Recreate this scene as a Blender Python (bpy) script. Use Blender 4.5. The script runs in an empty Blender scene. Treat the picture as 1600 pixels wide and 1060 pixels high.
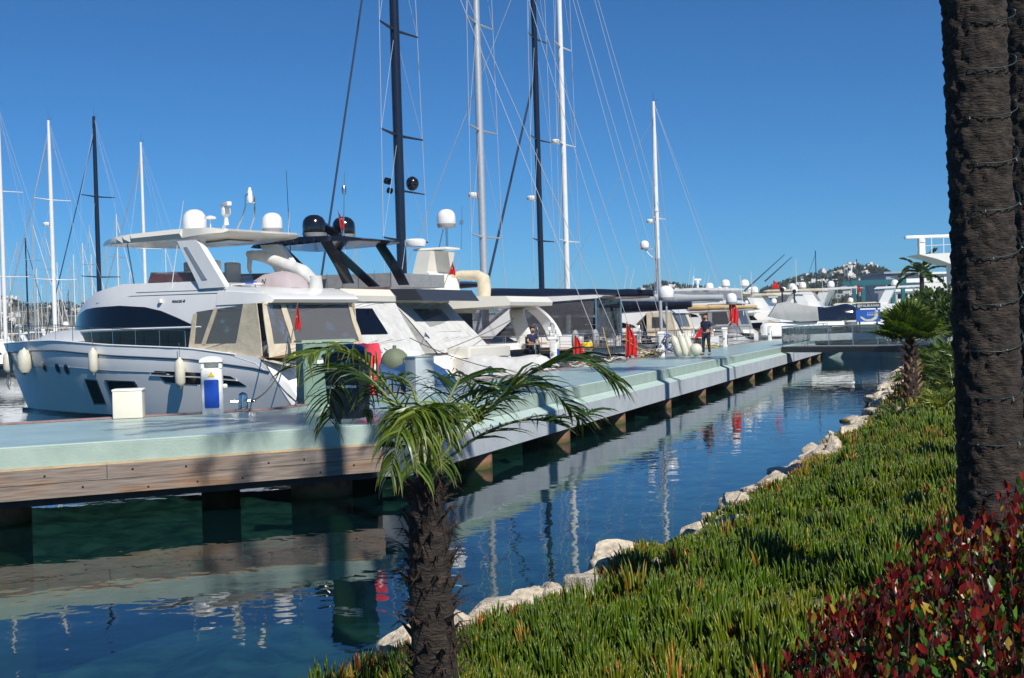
import bpy, bmesh, math, random
import numpy as np
from mathutils import Vector, Matrix, noise
from mathutils.geometry import tessellate_polygon, delaunay_2d_cdt
rad = math.radians
SC = bpy.context.scene
COL = SC.collection

# ------------------------------------------------------------------ camera
F = 1900.0; CZ = 2.66; PITCH = math.atan(.01); ROLL = rad(1.7)
cam_d = bpy.data.cameras.new('camera'); cam = bpy.data.objects.new('camera', cam_d); COL.objects.link(cam)
cam_d.sensor_width = 36.0; cam_d.lens = F/1600*36.0; cam_d.clip_start = .05; cam_d.clip_end = 12000
CM = Matrix.Rotation(math.pi/2-PITCH, 3, 'X') @ Matrix.Rotation(-ROLL, 3, 'Z')
cam.matrix_world = Matrix.Translation((0, 0, CZ)) @ CM.to_4x4()
SC.camera = cam
# ------------------------------------------------------------------ world, sun, exposure
SUN_EL = rad(44); SUN_T = Vector((-.47, .88, 0)).normalized()      # SUN_T: way the shadows travel
world = bpy.data.worlds.new('World'); SC.world = world; world.use_nodes = True
wn = world.node_tree.nodes; wl = world.node_tree.links; wn.clear()
sky = wn.new('ShaderNodeTexSky'); sky.sky_type = 'NISHITA'; sky.sun_disc = False
sky.sun_elevation = SUN_EL; sky.sun_rotation = math.atan2(-SUN_T.x, -SUN_T.y)
sky.altitude = 2000; sky.air_density = 1.0; sky.dust_density = 0; sky.ozone_density = 8.0
bg = wn.new('ShaderNodeBackground'); bg.inputs[1].default_value = .1
tint = wn.new('ShaderNodeMix'); tint.data_type = 'RGBA'; tint.blend_type = 'MULTIPLY'; tint.inputs[0].default_value = 1; tint.inputs[7].default_value = (.33, .64, .80, 1)   # polarised deep blue
wo = wn.new('ShaderNodeOutputWorld'); wl.new(sky.outputs[0], tint.inputs[6]); wl.new(tint.outputs[2], bg.inputs[0]); wl.new(bg.outputs[0], wo.inputs[0])
sl = bpy.data.lights.new('sun', 'SUN'); sl.energy = 4.7; sl.angle = rad(.5); sl.color = (1, .95, .87)
so = bpy.data.objects.new('sun', sl); COL.objects.link(so)
sd = Vector((SUN_T.x*math.cos(SUN_EL), SUN_T.y*math.cos(SUN_EL), -math.sin(SUN_EL)))
so.rotation_euler = sd.to_track_quat('-Z', 'Y').to_euler(); so.location = (0, 0, 40)
SC.view_settings.view_transform = 'Standard'; SC.view_settings.look = 'None'
SC.view_settings.exposure = 0.22; SC.view_settings.gamma = 1.0
SC.cycles.transparent_max_bounces = 32; SC.cycles.max_bounces = 7
SC.cycles.caustics_reflective = False; SC.cycles.caustics_refractive = False

# ------------------------------------------------------------------ survey helpers (sight lines of the photograph)
def sight(x, y):
    return CM @ Vector(((x-800)/F, -(y-530)/F, -1))
def onz(x, y, z):
    r = sight(x, y); t = (z-CZ)/r.z; return Vector((r.x*t, r.y*t, z))
def atd(x, y, d):
    r = sight(x, y); return Vector((0, 0, CZ)) + r*(d/r.y)

# ------------------------------------------------------------------ tags
def tag(o, label=None, cat=None, group=None, kind=None):
    if label: o['label'] = label
    if cat: o['category'] = cat
    if group: o['group'] = group
    if kind: o['kind'] = kind
    return o
def thing(name, label, cat, loc=(0, 0, 0), rz=0, group=None):
    o = bpy.data.objects.new(name, None); COL.objects.link(o); o.empty_display_size = .2
    o.location = loc; o.rotation_euler = (0, 0, rz)
    return tag(o, label, cat, group)
def copy_tree(o, parent=None):
    c = o.copy(); COL.objects.link(c); c.parent = parent
    for ch in list(o.children): copy_tree(ch, c)
    return c

# ------------------------------------------------------------------ materials
MATS = {}
def mat(name, col, rough=.5, metal=0.0, spec=.5, var=0.0, vscale=3.0, bump=0.0, bscale=20.0, col2=None, coat=0.0, trans=0.0, ramp=(.35, .65), stretch=None, detail=6.0):
    if name in MATS: return MATS[name]
    m = bpy.data.materials.new(name); m.use_nodes = True; nt = m.node_tree; n = nt.nodes; l = nt.links
    b = n['Principled BSDF']
    b.inputs['Base Color'].default_value = (*col, 1); b.inputs['Roughness'].default_value = rough
    b.inputs['Metallic'].default_value = metal; b.inputs['Specular IOR Level'].default_value = spec
    b.inputs['Coat Weight'].default_value = coat; b.inputs['Coat Roughness'].default_value = .08
    if var or bump or col2:
        tc = n.new('ShaderNodeTexCoord'); mp = n.new('ShaderNodeMapping'); l.new(tc.outputs['Object'], mp.inputs[0])
        if stretch: mp.inputs['Scale'].default_value = stretch
    if var or col2:
        nz = n.new('ShaderNodeTexNoise'); nz.inputs['Scale'].default_value = vscale; nz.inputs['Detail'].default_value = detail
        nz.inputs['Roughness'].default_value = .6
        l.new(mp.outputs[0], nz.inputs[0])
        cr = n.new('ShaderNodeValToRGB'); l.new(nz.outputs[0], cr.inputs[0])
        cr.color_ramp.elements[0].position = ramp[0]; cr.color_ramp.elements[1].position = ramp[1]
        c2 = col2 or tuple(c*(1-var) for c in col)
        cr.color_ramp.elements[0].color = (*c2, 1); cr.color_ramp.elements[1].color = (*col, 1)
        l.new(cr.outputs[0], b.inputs['Base Color'])
        if not metal and var:
            mr = n.new('ShaderNodeMapRange'); l.new(nz.outputs[0], mr.inputs[0])
            mr.inputs[3].default_value = min(1, rough*1.3); mr.inputs[4].default_value = rough*.8
            l.new(mr.outputs[0], b.inputs['Roughness'])
    if bump:
        n2 = n.new('ShaderNodeTexNoise'); n2.inputs['Scale'].default_value = bscale; n2.inputs['Detail'].default_value = 5
        l.new(mp.outputs[0], n2.inputs[0])
        bp = n.new('ShaderNodeBump'); bp.inputs['Strength'].default_value = bump; bp.inputs['Distance'].default_value = .02
        l.new(n2.outputs[0], bp.inputs['Height']); l.new(bp.outputs[0], b.inputs['Normal'])
    MATS[name] = m; return m
def leaf_mat(name, rough=.35, transl=.35, spec=.5):
    """foliage whose hue comes from the leaf's own colour attribute"""
    if name in MATS: return MATS[name]
    m = bpy.data.materials.new(name); m.use_nodes = True; nt = m.node_tree; n = nt.nodes; l = nt.links
    b = n['Principled BSDF']; out = n['Material Output']
    at = n.new('ShaderNodeAttribute'); at.attribute_name = 'hue'
    l.new(at.outputs['Color'], b.inputs['Base Color']); b.inputs['Roughness'].default_value = rough
    b.inputs['Specular IOR Level'].default_value = spec
    tr = n.new('ShaderNodeBsdfTranslucent')
    hs = n.new('ShaderNodeHueSaturation'); hs.inputs['Saturation'].default_value = 1.1; hs.inputs['Value'].default_value = 1.5
    l.new(at.outputs['Color'], hs.inputs['Color']); l.new(hs.outputs[0], tr.inputs[0])
    mx = n.new('ShaderNodeMixShader'); mx.inputs[0].default_value = transl
    l.new(b.outputs[0], mx.inputs[1]); l.new(tr.outputs[0], mx.inputs[2]); l.new(mx.outputs[0], out.inputs[0])
    MATS[name] = m; return m
def sheet_mat(name, col, alpha, rough=.05, gloss=.9):
    """clear vinyl or tinted glass: part see-through, part shiny"""
    if name in MATS: return MATS[name]
    m = bpy.data.materials.new(name); m.use_nodes = True; nt = m.node_tree; n = nt.nodes; l = nt.links
    n.remove(n['Principled BSDF']); out = n['Material Output']
    tr = n.new('ShaderNodeBsdfTransparent'); tr.inputs[0].default_value = (*[min(1, c*1.0) for c in (.85, .88, .9)], 1)
    df = n.new('ShaderNodeBsdfDiffuse'); df.inputs[0].default_value = (*col, 1)
    m1 = n.new('ShaderNodeMixShader'); m1.inputs[0].default_value = alpha
    l.new(tr.outputs[0], m1.inputs[1]); l.new(df.outputs[0], m1.inputs[2])
    gl = n.new('ShaderNodeBsdfGlossy'); gl.inputs['Roughness'].default_value = rough
    fr = n.new('ShaderNodeFresnel'); fr.inputs[0].default_value = 1.5
    nz = n.new('ShaderNodeTexNoise'); nz.inputs['Scale'].default_value = 2.5
    bp = n.new('ShaderNodeBump'); bp.inputs['Strength'].default_value = .5; bp.inputs['Distance'].default_value = .05
    l.new(nz.outputs[0], bp.inputs['Height']); l.new(bp.outputs[0], gl.inputs['Normal']); l.new(bp.outputs[0], fr.inputs['Normal'])
    m2 = n.new('ShaderNodeMixShader'); l.new(fr.outputs[0], m2.inputs[0])
    l.new(m1.outputs[0], m2.inputs[1]); l.new(gl.outputs[0], m2.inputs[2]); l.new(m2.outputs[0], out.inputs[0])
    MATS[name] = m; return m

GEL = mat('white_gelcoat', (.80, .80, .78), .22, var=.06, vscale=1.2, coat=.4)
GELC = mat('cream_gelcoat', (.78, .75, .66), .28, var=.06, vscale=1.2, coat=.3)
HULLW = mat('hull_gelcoat', (.90, .90, .895), .22, var=.05, vscale=.8, coat=.25)
NAVY = mat('navy_gelcoat', (.010, .014, .028), .12, coat=.8, var=.2, vscale=2)
BLACKG = mat('black_gelcoat', (.008, .009, .012), .15, coat=.6, var=.2, vscale=3)
GLASS = mat('dark_glass', (.004, .006, .012), .06, spec=.32)
CANV = mat('cream_canvas', (.66, .58, .43), .85, var=.2, vscale=3, bump=.9, bscale=4)
CANVW = mat('white_canvas', (.60, .60, .58), .8, var=.2, vscale=3, bump=.9, bscale=4)
CANVG = mat('grey_canvas', (.30, .31, .32), .85, var=.18, vscale=3, bump=.5, bscale=8)
MESH = mat('grey_mesh', (.16, .17, .18), .7, var=.2, vscale=5)
CHROME = mat('steel', (.62, .63, .64), .22, metal=1.0)
ALU = mat('aluminium', (.60, .61, .62), .38, metal=.55, var=.1, vscale=6)
MASTW = mat('white_mast_paint', (.74, .74, .72), .3, var=.08, vscale=2)
MASTB = mat('navy_mast_paint', (.010, .016, .035), .25, var=.2, vscale=2)
RIG = mat('rigging_wire', (.34, .37, .42), .7)
RIGD = mat('dark_rigging', (.03, .05, .10), .5)
ROPE = mat('mooring_rope', (.10, .10, .11), .9)
ROPEY = mat('yellow_rope', (.55, .42, .10), .9)
TEAK = mat('teak', (.30, .17, .08), .6, var=.3, vscale=4, stretch=(1, 10, 1))
RED = mat('red_cloth', (.65, .02, .02), .75, var=.25, vscale=5)
WHITE = mat('white_paint', (.78, .77, .72), .45, var=.06, vscale=2)
BLUE = mat('blue_plastic', (.015, .08, .48), .35)
YEL = mat('yellow_plastic', (.85, .62, .03), .5)
TARP = mat('blue_tarp', (.03, .09, .22), .6, var=.25, vscale=3, bump=.8, bscale=4)
TAN = mat('tan_sailcloth', (.62, .43, .20), .8, var=.25, vscale=2, stretch=(1, 1, 8))
BLKP = mat('black_plastic', (.012, .014, .016), .35, var=.3, vscale=4)
GREYP = mat('grey_paint', (.30, .35, .36), .5, var=.1, vscale=3)
FEND = mat('fender_vinyl', (.66, .63, .52), .4, var=.15, vscale=4)
PINK = mat('dusty_pink_cover', (.42, .36, .37), .8, var=.1, vscale=3, bump=.4, bscale=4)
CLEAR = sheet_mat('clear_vinyl', (.42, .42, .42), .30)
CLEARD = sheet_mat('smoked_vinyl', (.20, .20, .21), .36)
FLYG = sheet_mat('bronze_screen', (.16, .07, .06), .75)

# ------------------------------------------------------------------ mesh builder
class MB:
    def __init__(s): s.v = []; s.f = []; s.m = []
    def add(s, v, f, mi=0):
        o = len(s.v); s.v += [tuple(p) for p in v]; s.f += [tuple(i+o for i in q) for q in f]; s.m += [mi]*len(f); return s
    def box(s, c, d, rz=0, mi=0, top=None, rx=0, ry=0):
        """c centre, d full sizes; top=(sx,sy) scales the top face"""
        x, y, z = [q/2 for q in d]; tx, ty = top or (1, 1)
        P = [(-x, -y, -z), (x, -y, -z), (x, y, -z), (-x, y, -z), (-x*tx, -y*ty, z), (x*tx, -y*ty, z), (x*tx, y*ty, z), (-x*tx, y*ty, z)]
        R = Matrix.Rotation(rz, 3, 'Z') @ Matrix.Rotation(ry, 3, 'Y') @ Matrix.Rotation(rx, 3, 'X'); c = Vector(c)
        return s.add([R @ Vector(p)+c for p in P], [(0, 3, 2, 1), (4, 5, 6, 7), (0, 1, 5, 4), (1, 2, 6, 5), (2, 3, 7, 6), (3, 0, 4, 7)], mi)
    def rbox(s, c, d, b=.03, rz=0, mi=0):
        """box with rounded vertical corners and a chamfered top"""
        x, y, z = [q/2 for q in d]; ring = []
        for k, (sx, sy) in enumerate([(1, 1), (-1, 1), (-1, -1), (1, -1)]):
            for a in (0, 30, 60, 90):
                t = rad(a+90*k); ring.append(((x-b)*sx+b*math.cos(t), (y-b)*sy+b*math.sin(t)))
        R = Matrix.Rotation(rz, 3, 'Z'); c = Vector(c); n = len(ring); V = []
        for zz, q in ((-z, 1), (z-b*.6, 1), (z-b*.15, 1-b*.35/max(x, .01)), (z, 1-b*.9/max(x, .01))):
            V += [R @ Vector((p[0]*q, p[1]*q, zz))+c for p in ring]
        f = [(j*n+i, j*n+(i+1) % n, (j+1)*n+(i+1) % n, (j+1)*n+i) for j in range(3) for i in range(n)]
        f += [tuple(range(n-1, -1, -1)), tuple(3*n+i for i in range(n))]
        return s.add(V, f, mi)
    def tube(s, pts, r, n=8, mi=0, cap=True):
        P = [Vector(p) for p in pts]; rs = r if isinstance(r, (list, tuple)) else [r]*len(P); V = []
        up = Vector((0, 0, 1)); prev = None
        for i, p in enumerate(P):
            t = (P[min(i+1, len(P)-1)]-P[max(i-1, 0)])
            if t.length < 1e-9: t = up.copy()
            t.normalize()
            if prev is None:
                a = t.cross(up if abs(t.z) < .95 else Vector((1, 0, 0))); a.normalize()
            else:
                a = prev-t*prev.dot(t)
                if a.length < 1e-6: a = t.orthogonal()
                a.normalize()
            prev = a; b = t.cross(a)
            V += [p+(a*math.cos(2*math.pi*k/n)+b*math.sin(2*math.pi*k/n))*rs[i] for k in range(n)]
        m = len(P); f = [(i*n+k, i*n+(k+1) % n, (i+1)*n+(k+1) % n, (i+1)*n+k) for i in range(m-1) for k in range(n)]
        if cap: f += [tuple(range(n-1, -1, -1)), tuple((m-1)*n+k for k in range(n))]
        return s.add(V, f, mi)
    def lathe(s, prof, c=(0, 0, 0), n=20, mi=0, axis=None):
        """prof [(r,z)]; axis a Vector to turn z onto"""
        c = Vector(c); R = Matrix.Identity(3)
        if axis is not None: R = Vector((0, 0, 1)).rotation_difference(Vector(axis)).to_matrix()
        V = []; m = len(prof)
        for r, z in prof: V += [c+R @ Vector((max(r, 1e-4)*math.cos(2*math.pi*k/n), max(r, 1e-4)*math.sin(2*math.pi*k/n), z)) for k in range(n)]
        f = [(i*n+k, i*n+(k+1) % n, (i+1)*n+(k+1) % n, (i+1)*n+k) for i in range(m-1) for k in range(n)]
        f += [tuple(range(n-1, -1, -1)), tuple((m-1)*n+k for k in range(n))]
        return s.add(V, f, mi)
    def prism(s, poly, h0, h1, fn, mi=0):
        """poly 2-D outline; fn(a,b,h) -> 3-D"""
        n = len(poly); V = [fn(a, b, h0) for a, b in poly]+[fn(a, b, h1) for a, b in poly]
        T = tessellate_polygon([[Vector((a, b, 0)) for a, b in poly]])
        f = [tuple(t) for t in T]+[tuple(i+n for i in reversed(t)) for t in T]
        f += [(i, (i+1) % n, (i+1) % n+n, i+n) for i in range(n)]
        return s.add(V, f, mi)
    def sidep(s, poly, y0, y1, mi=0): return s.prism(poly, y0, y1, lambda a, b, h: (a, h, b), mi)
    def grid(s, rows, mi=0, closed=False):
        m = len(rows); n = len(rows[0]); V = [p for r in rows for p in r]; q = n if closed else n-1
        return s.add(V, [(i*n+k, i*n+(k+1) % n, (i+1)*n+(k+1) % n, (i+1)*n+k) for i in range(m-1) for k in range(q)], mi)
    def ball(s, c, r, n=14, mi=0, sc=(1, 1, 1)):
        m = max(6, n//2); V = []
        for i in range(m+1):
            t = math.pi*i/m
            for k in range(n):
                p = 2*math.pi*k/n; rr = max(math.sin(t), 1e-3)
                V.append((c[0]+r*sc[0]*rr*math.cos(p), c[1]+r*sc[1]*rr*math.sin(p), c[2]-r*sc[2]*math.cos(t)))
        f = [(i*n+k, i*n+(k+1) % n, (i+1)*n+(k+1) % n, (i+1)*n+k) for i in range(m) for k in range(n)]
        return s.add(V, f, mi)
    def build(s, name, mats, parent=None, smooth=35, label=None):
        me = bpy.data.meshes.new(name); me.from_pydata(s.v, [], s.f)
        mats = mats if isinstance(mats, (list, tuple)) else [mats]
        for q in mats: me.materials.append(q)
        if len(mats) > 1: me.polygons.foreach_set('material_index', s.m)
        bm = bmesh.new(); bm.from_mesh(me); bmesh.ops.recalc_face_normals(bm, faces=bm.faces); bm.to_mesh(me); bm.free()
        if smooth:
            me.shade_smooth(); me.set_sharp_from_angle(angle=rad(smooth))
        o = bpy.data.objects.new(name, me); COL.objects.link(o); o.parent = parent
        if label: o['label'] = label
        return o
def densify(poly, step):
    out = []
    n = len(poly)
    for i in range(n):
        a = poly[i]; b = poly[(i+1) % n]; L = math.hypot(b[0]-a[0], b[1]-a[1]); k = max(1, int(L/step))
        out += [(a[0]+(b[0]-a[0])*j/k, a[1]+(b[1]-a[1])*j/k) for j in range(k)]
    return out
def fill2d(P, step):
    """triangles over an outline with interior points, so that a bent side shades smoothly"""
    xs = [p[0] for p in P]; ys = [p[1] for p in P]; n = len(P)
    def inside(x, y):
        r = False; j = n-1
        for i in range(n):
            if (P[i][1] > y) != (P[j][1] > y) and x < (P[j][0]-P[i][0])*(y-P[i][1])/(P[j][1]-P[i][1])+P[i][0]: r = not r
            j = i
        return r
    def edge_d(x, y):
        return min((x-p[0])**2+(y-p[1])**2 for p in P)
    pts = [Vector(p) for p in P]; x = min(xs)+step*.5
    while x < max(xs):
        y = min(ys)+step*.4
        while y < max(ys):
            if inside(x, y) and edge_d(x, y) > (step*.35)**2: pts.append(Vector((x, y)))
            y += step*.8
        x += step
    v, e, f, *_ = delaunay_2d_cdt(pts, [(i, (i+1) % n) for i in range(n)], [], 1, 1e-5)
    return [tuple(q) for q in v], [tuple(t) for t in f]
def slab(mb, poly, yf, step=.35, mi=0):
    """a side profile carried right across the boat; yf(x,z) is the half width"""
    P = densify(poly, step); n = len(P)
    v2, f2 = fill2d(P, step); nv = len(v2)
    V = [(a, yf(a, b), b) for a, b in v2]+[(a, -yf(a, b), b) for a, b in v2]
    mb.add(V, [t for t in f2]+[tuple(i+nv for i in reversed(t)) for t in f2], mi)
    cols = [-1, -.6, 0, .6, 1]; V = []
    for q in cols: V += [(a, yf(a, b)*q, b) for a, b in P]
    f = []
    for j in range(len(cols)-1): f += [(j*n+i, j*n+(i+1) % n, (j+1)*n+(i+1) % n, (j+1)*n+i) for i in range(n)]
    return mb.add(V, f, mi)
def attr_mesh(name, V, Fc, C, m, parent=None, smooth=False):
    """big numpy mesh with a per-vertex 'hue' colour. Fc: (n,k) array, all faces the same size"""
    me = bpy.data.meshes.new(name); nv = len(V); nf, k = Fc.shape
    me.vertices.add(nv); me.vertices.foreach_set('co', np.asarray(V, np.float32).ravel())
    me.loops.add(nf*k); me.loops.foreach_set('vertex_index', Fc.astype(np.int32).ravel())
    me.polygons.add(nf); me.polygons.foreach_set('loop_start', np.arange(0, nf*k, k, dtype=np.int32))
    me.update(calc_edges=True); me.validate()
    a = me.color_attributes.new('hue', 'FLOAT_COLOR', 'POINT'); cc = np.ones((nv, 4), np.float32); cc[:, :3] = C
    a.data.foreach_set('color', cc.ravel()); me.materials.append(m)
    if smooth: me.shade_smooth()
    o = bpy.data.objects.new(name, me); COL.objects.link(o); o.parent = parent; return o
# ================================================================== THE SETTING
DZ = 1.19                                   # pier deck above the water
U1 = Vector((math.cos(rad(25)), math.sin(rad(25)), 0)); N1 = Vector((U1.y, -U1.x, 0))    # near pier: along, towards canal
U2 = Vector((math.cos(rad(70)), math.sin(rad(70)), 0)); N2 = Vector((U2.y, -U2.x, 0))    # far pier
CF = Vector((-2.15, 19.15, 0))              # front corner of the bend
CB = Vector((-4.75, 23.75, 0))              # back corner of the bend
NEAR0F = CF-U1*26; NEAR0B = CB-U1*26
FARL = 82.0
# --- bank line (waterline of the planted shore)
BANK = [(-8.6, -6), (-6.3, 0), (-4.4, 4), (-2.5, 7.2), (-.4, 10.4), (1.3, 13.3), (4.9, 21.3), (8.4, 29.6), (13.0, 42.5), (17.0, 53.5), (20.5, 63), (25.0, 75)]
def bank_pt(t):
    t = max(0, min(t, len(BANK)-1.001)); i = int(t); f = t-i
    return Vector((BANK[i][0]*(1-f)+BANK[i+1][0]*f, BANK[i][1]*(1-f)+BANK[i+1][1]*f, 0))
def bank_n(t):
    d = bank_pt(t+.3)-bank_pt(t-.3); d.normalize(); return Vector((d.y, -d.x, 0))
def rise(e, x, y):
    k = min(max(e, -4)/1.0, 1)
    if e < 0: z = e*.62
    else: z = .20*min(e/.35, 1)+.60*min(max(e-.7, 0)/3.0, 1)+.34*min(max(e-2.9, 0)/4, 1)
    return z+(.07*noise.noise(Vector((x*.6, y*.6, 0)))+.04*noise.noise(Vector((x*1.9, y*1.9, 3))))*min(1, abs(e)*1.5)
ES = [-5, -3.5, -2.2, -1.2, -.6, -.2, 0, .15, .3, .5, .8, 1.2, 1.7, 2.3, 3, 3.8, 4.8, 6, 8, 11, 16, 30, 80]
def bank_xyz(t, e):
    p = bank_pt(t)+bank_n(t)*e; return Vector((p.x, p.y, rise(e, p.x, p.y)))
mb = MB()
TS = [i*.1 for i in range(0, 110)]
mb.grid([[bank_xyz(t, e) for e in ES] for t in TS])
SOIL = mat('earth', (.16, .12, .07), .95, col2=(.05, .055, .02), vscale=5, bump=1.0, bscale=14)
tag(mb.build('planted_bank', SOIL), kind='structure')
# --- seabed
SEAB = mat('seabed_stones', (.20, .21, .15), .9, col2=(.03, .06, .05), vscale=1.5, bump=1.0, bscale=3, ramp=(.38, .62))
mb = MB(); rows = []
for j in range(60):
    y = 2+j*1.6; r = []
    for i in range(60):
        x = -34+i*1.1
        r.append((x, y, -1.15-.10*max(0, min(14, (x*-.86+y*.5-3.0)))+.35*noise.noise(Vector((x*.5, y*.5, 0)))+.35*noise.noise(Vector((x*1.3, y*1.3, 7)))-.03*max(0, -x-4)))
    rows.append(r)
mb.grid(rows); tag(mb.build('seabed', SEAB, smooth=0), kind='structure')
mb = MB(); mb.add([(-1500, -60, -6), (1500, -60, -6), (1500, 1900, -6), (-1500, 1900, -6)], [(0, 1, 2, 3)])
tag(mb.build('deep_seabed', mat('deep_absorption_teal', (.01, .04, .05), .9)), kind='structure')  # dark teal stands in for light absorbed by deep water
# --- water
wm = bpy.data.materials.new('water'); wm.use_nodes = True; nt = wm.node_tree; n = nt.nodes; l = nt.links
n.remove(n['Principled BSDF']); out = n['Material Output']
tr = n.new('ShaderNodeBsdfTransparent'); tr.inputs[0].default_value = (.32, .62, .60, 1)
df = n.new('ShaderNodeBsdfDiffuse'); df.inputs[0].default_value = (.003, .024, .030, 1)
m1 = n.new('ShaderNodeMixShader'); m1.inputs[0].default_value = .30
l.new(tr.outputs[0], m1.inputs[1]); l.new(df.outputs[0], m1.inputs[2])
gl = n.new('ShaderNodeBsdfGlossy'); gl.inputs['Roughness'].default_value = .015; gl.inputs[0].default_value = (.92, .96, 1, 1)
geo = n.new('ShaderNodeNewGeometry')
na = n.new('ShaderNodeTexNoise'); na.inputs['Scale'].default_value = 1.1; na.inputs['Detail'].default_value = 3
nb = n.new('ShaderNodeTexNoise'); nb.inputs['Scale'].default_value = 6.0; nb.inputs['Detail'].default_value = 3
nc = n.new('ShaderNodeTexNoise'); nc.inputs['Scale'].default_value = .22; nc.inputs['Detail'].default_value = 2
for q in (na, nb, nc): l.new(geo.outputs['Position'], q.inputs[0])
mr = n.new('ShaderNodeMapRange'); mr.inputs[1].default_value = .5; mr.inputs[2].default_value = .75; mr.inputs[3].default_value = .10; mr.inputs[4].default_value = 1.0
l.new(nc.outputs[0], mr.inputs[0])
mu = n.new('ShaderNodeMath'); mu.operation = 'MULTIPLY'; l.new(nb.outputs[0], mu.inputs[0]); l.new(mr.outputs[0], mu.inputs[1])
ad = n.new('ShaderNodeMath'); ad.operation = 'MULTIPLY_ADD'; ad.inputs[1].default_value = .12
l.new(mu.outputs[0], ad.inputs[0]); l.new(na.outputs[0], ad.inputs[2])
bp = n.new('ShaderNodeBump'); bp.inputs['Strength'].default_value = .19; bp.inputs['Distance'].default_value = .05
l.new(ad.outputs[0], bp.inputs['Height'])
fr = n.new('ShaderNodeFresnel'); fr.inputs[0].default_value = 1.33
for q in (gl, fr): l.new(bp.outputs[0], q.inputs['Normal'])
m2 = n.new('ShaderNodeMixShader'); l.new(fr.outputs[0], m2.inputs[0]); l.new(m1.outputs[0], m2.inputs[1]); l.new(gl.outputs[0], m2.inputs[2])
l.new(m2.outputs[0], out.inputs[0])
mb = MB(); mb.add([(-1500, -60, 0), (1500, -60, 0), (1500, 1900, 0), (-1500, 1900, 0)], [(0, 1, 2, 3)])
tag(mb.build('water', wm), kind='structure')

# ================================================================== PIER
DECK = mat('turquoise_deck', (.36, .49, .455), .27, col2=(.28, .40, .375), vscale=.9, bump=.15, bscale=60, stretch=(1, 1, 1), spec=.6)
KERB = mat('green_kerb', (.38, .475, .41), .7, col2=(.31, .405, .35), vscale=2.2, bump=.25, bscale=40)
LEDGE = mat('pale_green_ledge', (.46, .58, .52), .6, var=.12, vscale=2)
FASC = mat('lilac_concrete', (.49, .53, .56), .75, col2=(.40, .44, .47), vscale=1.6, bump=.2, bscale=30)
PINKST = mat('worn_pink_edge', (.36, .21, .20), .8, col2=(.22, .15, .14), vscale=6)
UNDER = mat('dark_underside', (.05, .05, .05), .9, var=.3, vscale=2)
RUST = mat('rusty_steel', (.40, .19, .11), .8, col2=(.16, .09, .055), vscale=5, bump=.7, bscale=12)
nt = RUST.node_tree; n = nt.nodes; l = nt.links; pb_ = n['Principled BSDF']; src = pb_.inputs['Base Color'].links[0].from_socket
g_ = n.new('ShaderNodeNewGeometry'); sx_ = n.new('ShaderNodeSeparateXYZ'); l.new(g_.outputs['Position'], sx_.inputs[0]); nz_ = n.new('ShaderNodeTexNoise'); nz_.inputs['Scale'].default_value = 5; l.new(g_.outputs['Position'], nz_.inputs[0])
ma_ = n.new('ShaderNodeMath'); ma_.operation = 'MULTIPLY_ADD'; ma_.inputs[1].default_value = -.25; l.new(nz_.outputs[0], ma_.inputs[0]); l.new(sx_.outputs['Z'], ma_.inputs[2])
mr_ = n.new('ShaderNodeMapRange'); mr_.inputs[1].default_value = -.10; mr_.inputs[2].default_value = .02; l.new(ma_.outputs[0], mr_.inputs[0])
mw_ = n.new('ShaderNodeMix'); mw_.data_type = 'RGBA'; mw_.inputs[6].default_value = (.09, .085, .02, 1); l.new(mr_.outputs[0], mw_.inputs[0]); l.new(src, mw_.inputs[7]); l.new(mw_.outputs[2], pb_.inputs['Base Color'])   # weed below the tide mark
pier = thing('pier', 'long turquoise decked concrete pier on rusty piles between the canal and the boats', 'pier', (0, 0, 0))
FARF = CF+U2*FARL; FARB = CB+U2*(FARL+4)
def zq(p, z): return (p.x, p.y, z)
def plate(name, poly, z0, z1, m, parent=pier):
    q = MB(); n_ = len(poly)
    q.add([zq(p, z0) for p in poly]+[zq(p, z1) for p in poly], [tuple(range(n_-1, -1, -1)), tuple(range(n_, 2*n_))]+[(i, (i+1) % n_, (i+1) % n_+n_, i+n_) for i in range(n_)])
    return q.build(name, m, parent)
# body of the slab: outer faces are the kerb
def offs(du1, dn):
    """line of the front edge pushed dn towards the canal (mitred at the bend)"""
    a = NEAR0F+N1*dn; b = FARF+N2*dn
    # mitre
    M2 = Matrix(((U1.x, -U2.x), (U1.y, -U2.y))); r = (FARF+N2*dn)-(NEAR0F+N1*dn); s_ = M2.inverted() @ Vector((r.x, r.y))
    return a, a+U1*s_[0], b
a, c, b = offs(0, 0)
plate('kerb_slab', [a, c, b, FARB, CB, NEAR0B], DZ-.30, DZ-.012, KERB)
a2, c2, b2 = offs(0, -.10)
mb = MB()
mb.add([zq(p, DZ) for p in (a2, c2, b2, FARB-N2*-.16, CB, NEAR0B)], [(0, 1, 4, 5), (1, 2, 3, 4)])
deck_o = mb.build('deck', DECK, pier)
# bevel between deck and kerb
mb = MB(); A = offs(0, -.10); Bq = offs(0, -.035); Cq = offs(0, .003)
mb.grid([[zq(p, DZ) for p in A], [zq(p, DZ-.006) for p in Bq], [zq(p, DZ-.045) for p in Cq]])
mb.build('kerb_edge', LEDGE, pier)
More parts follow.
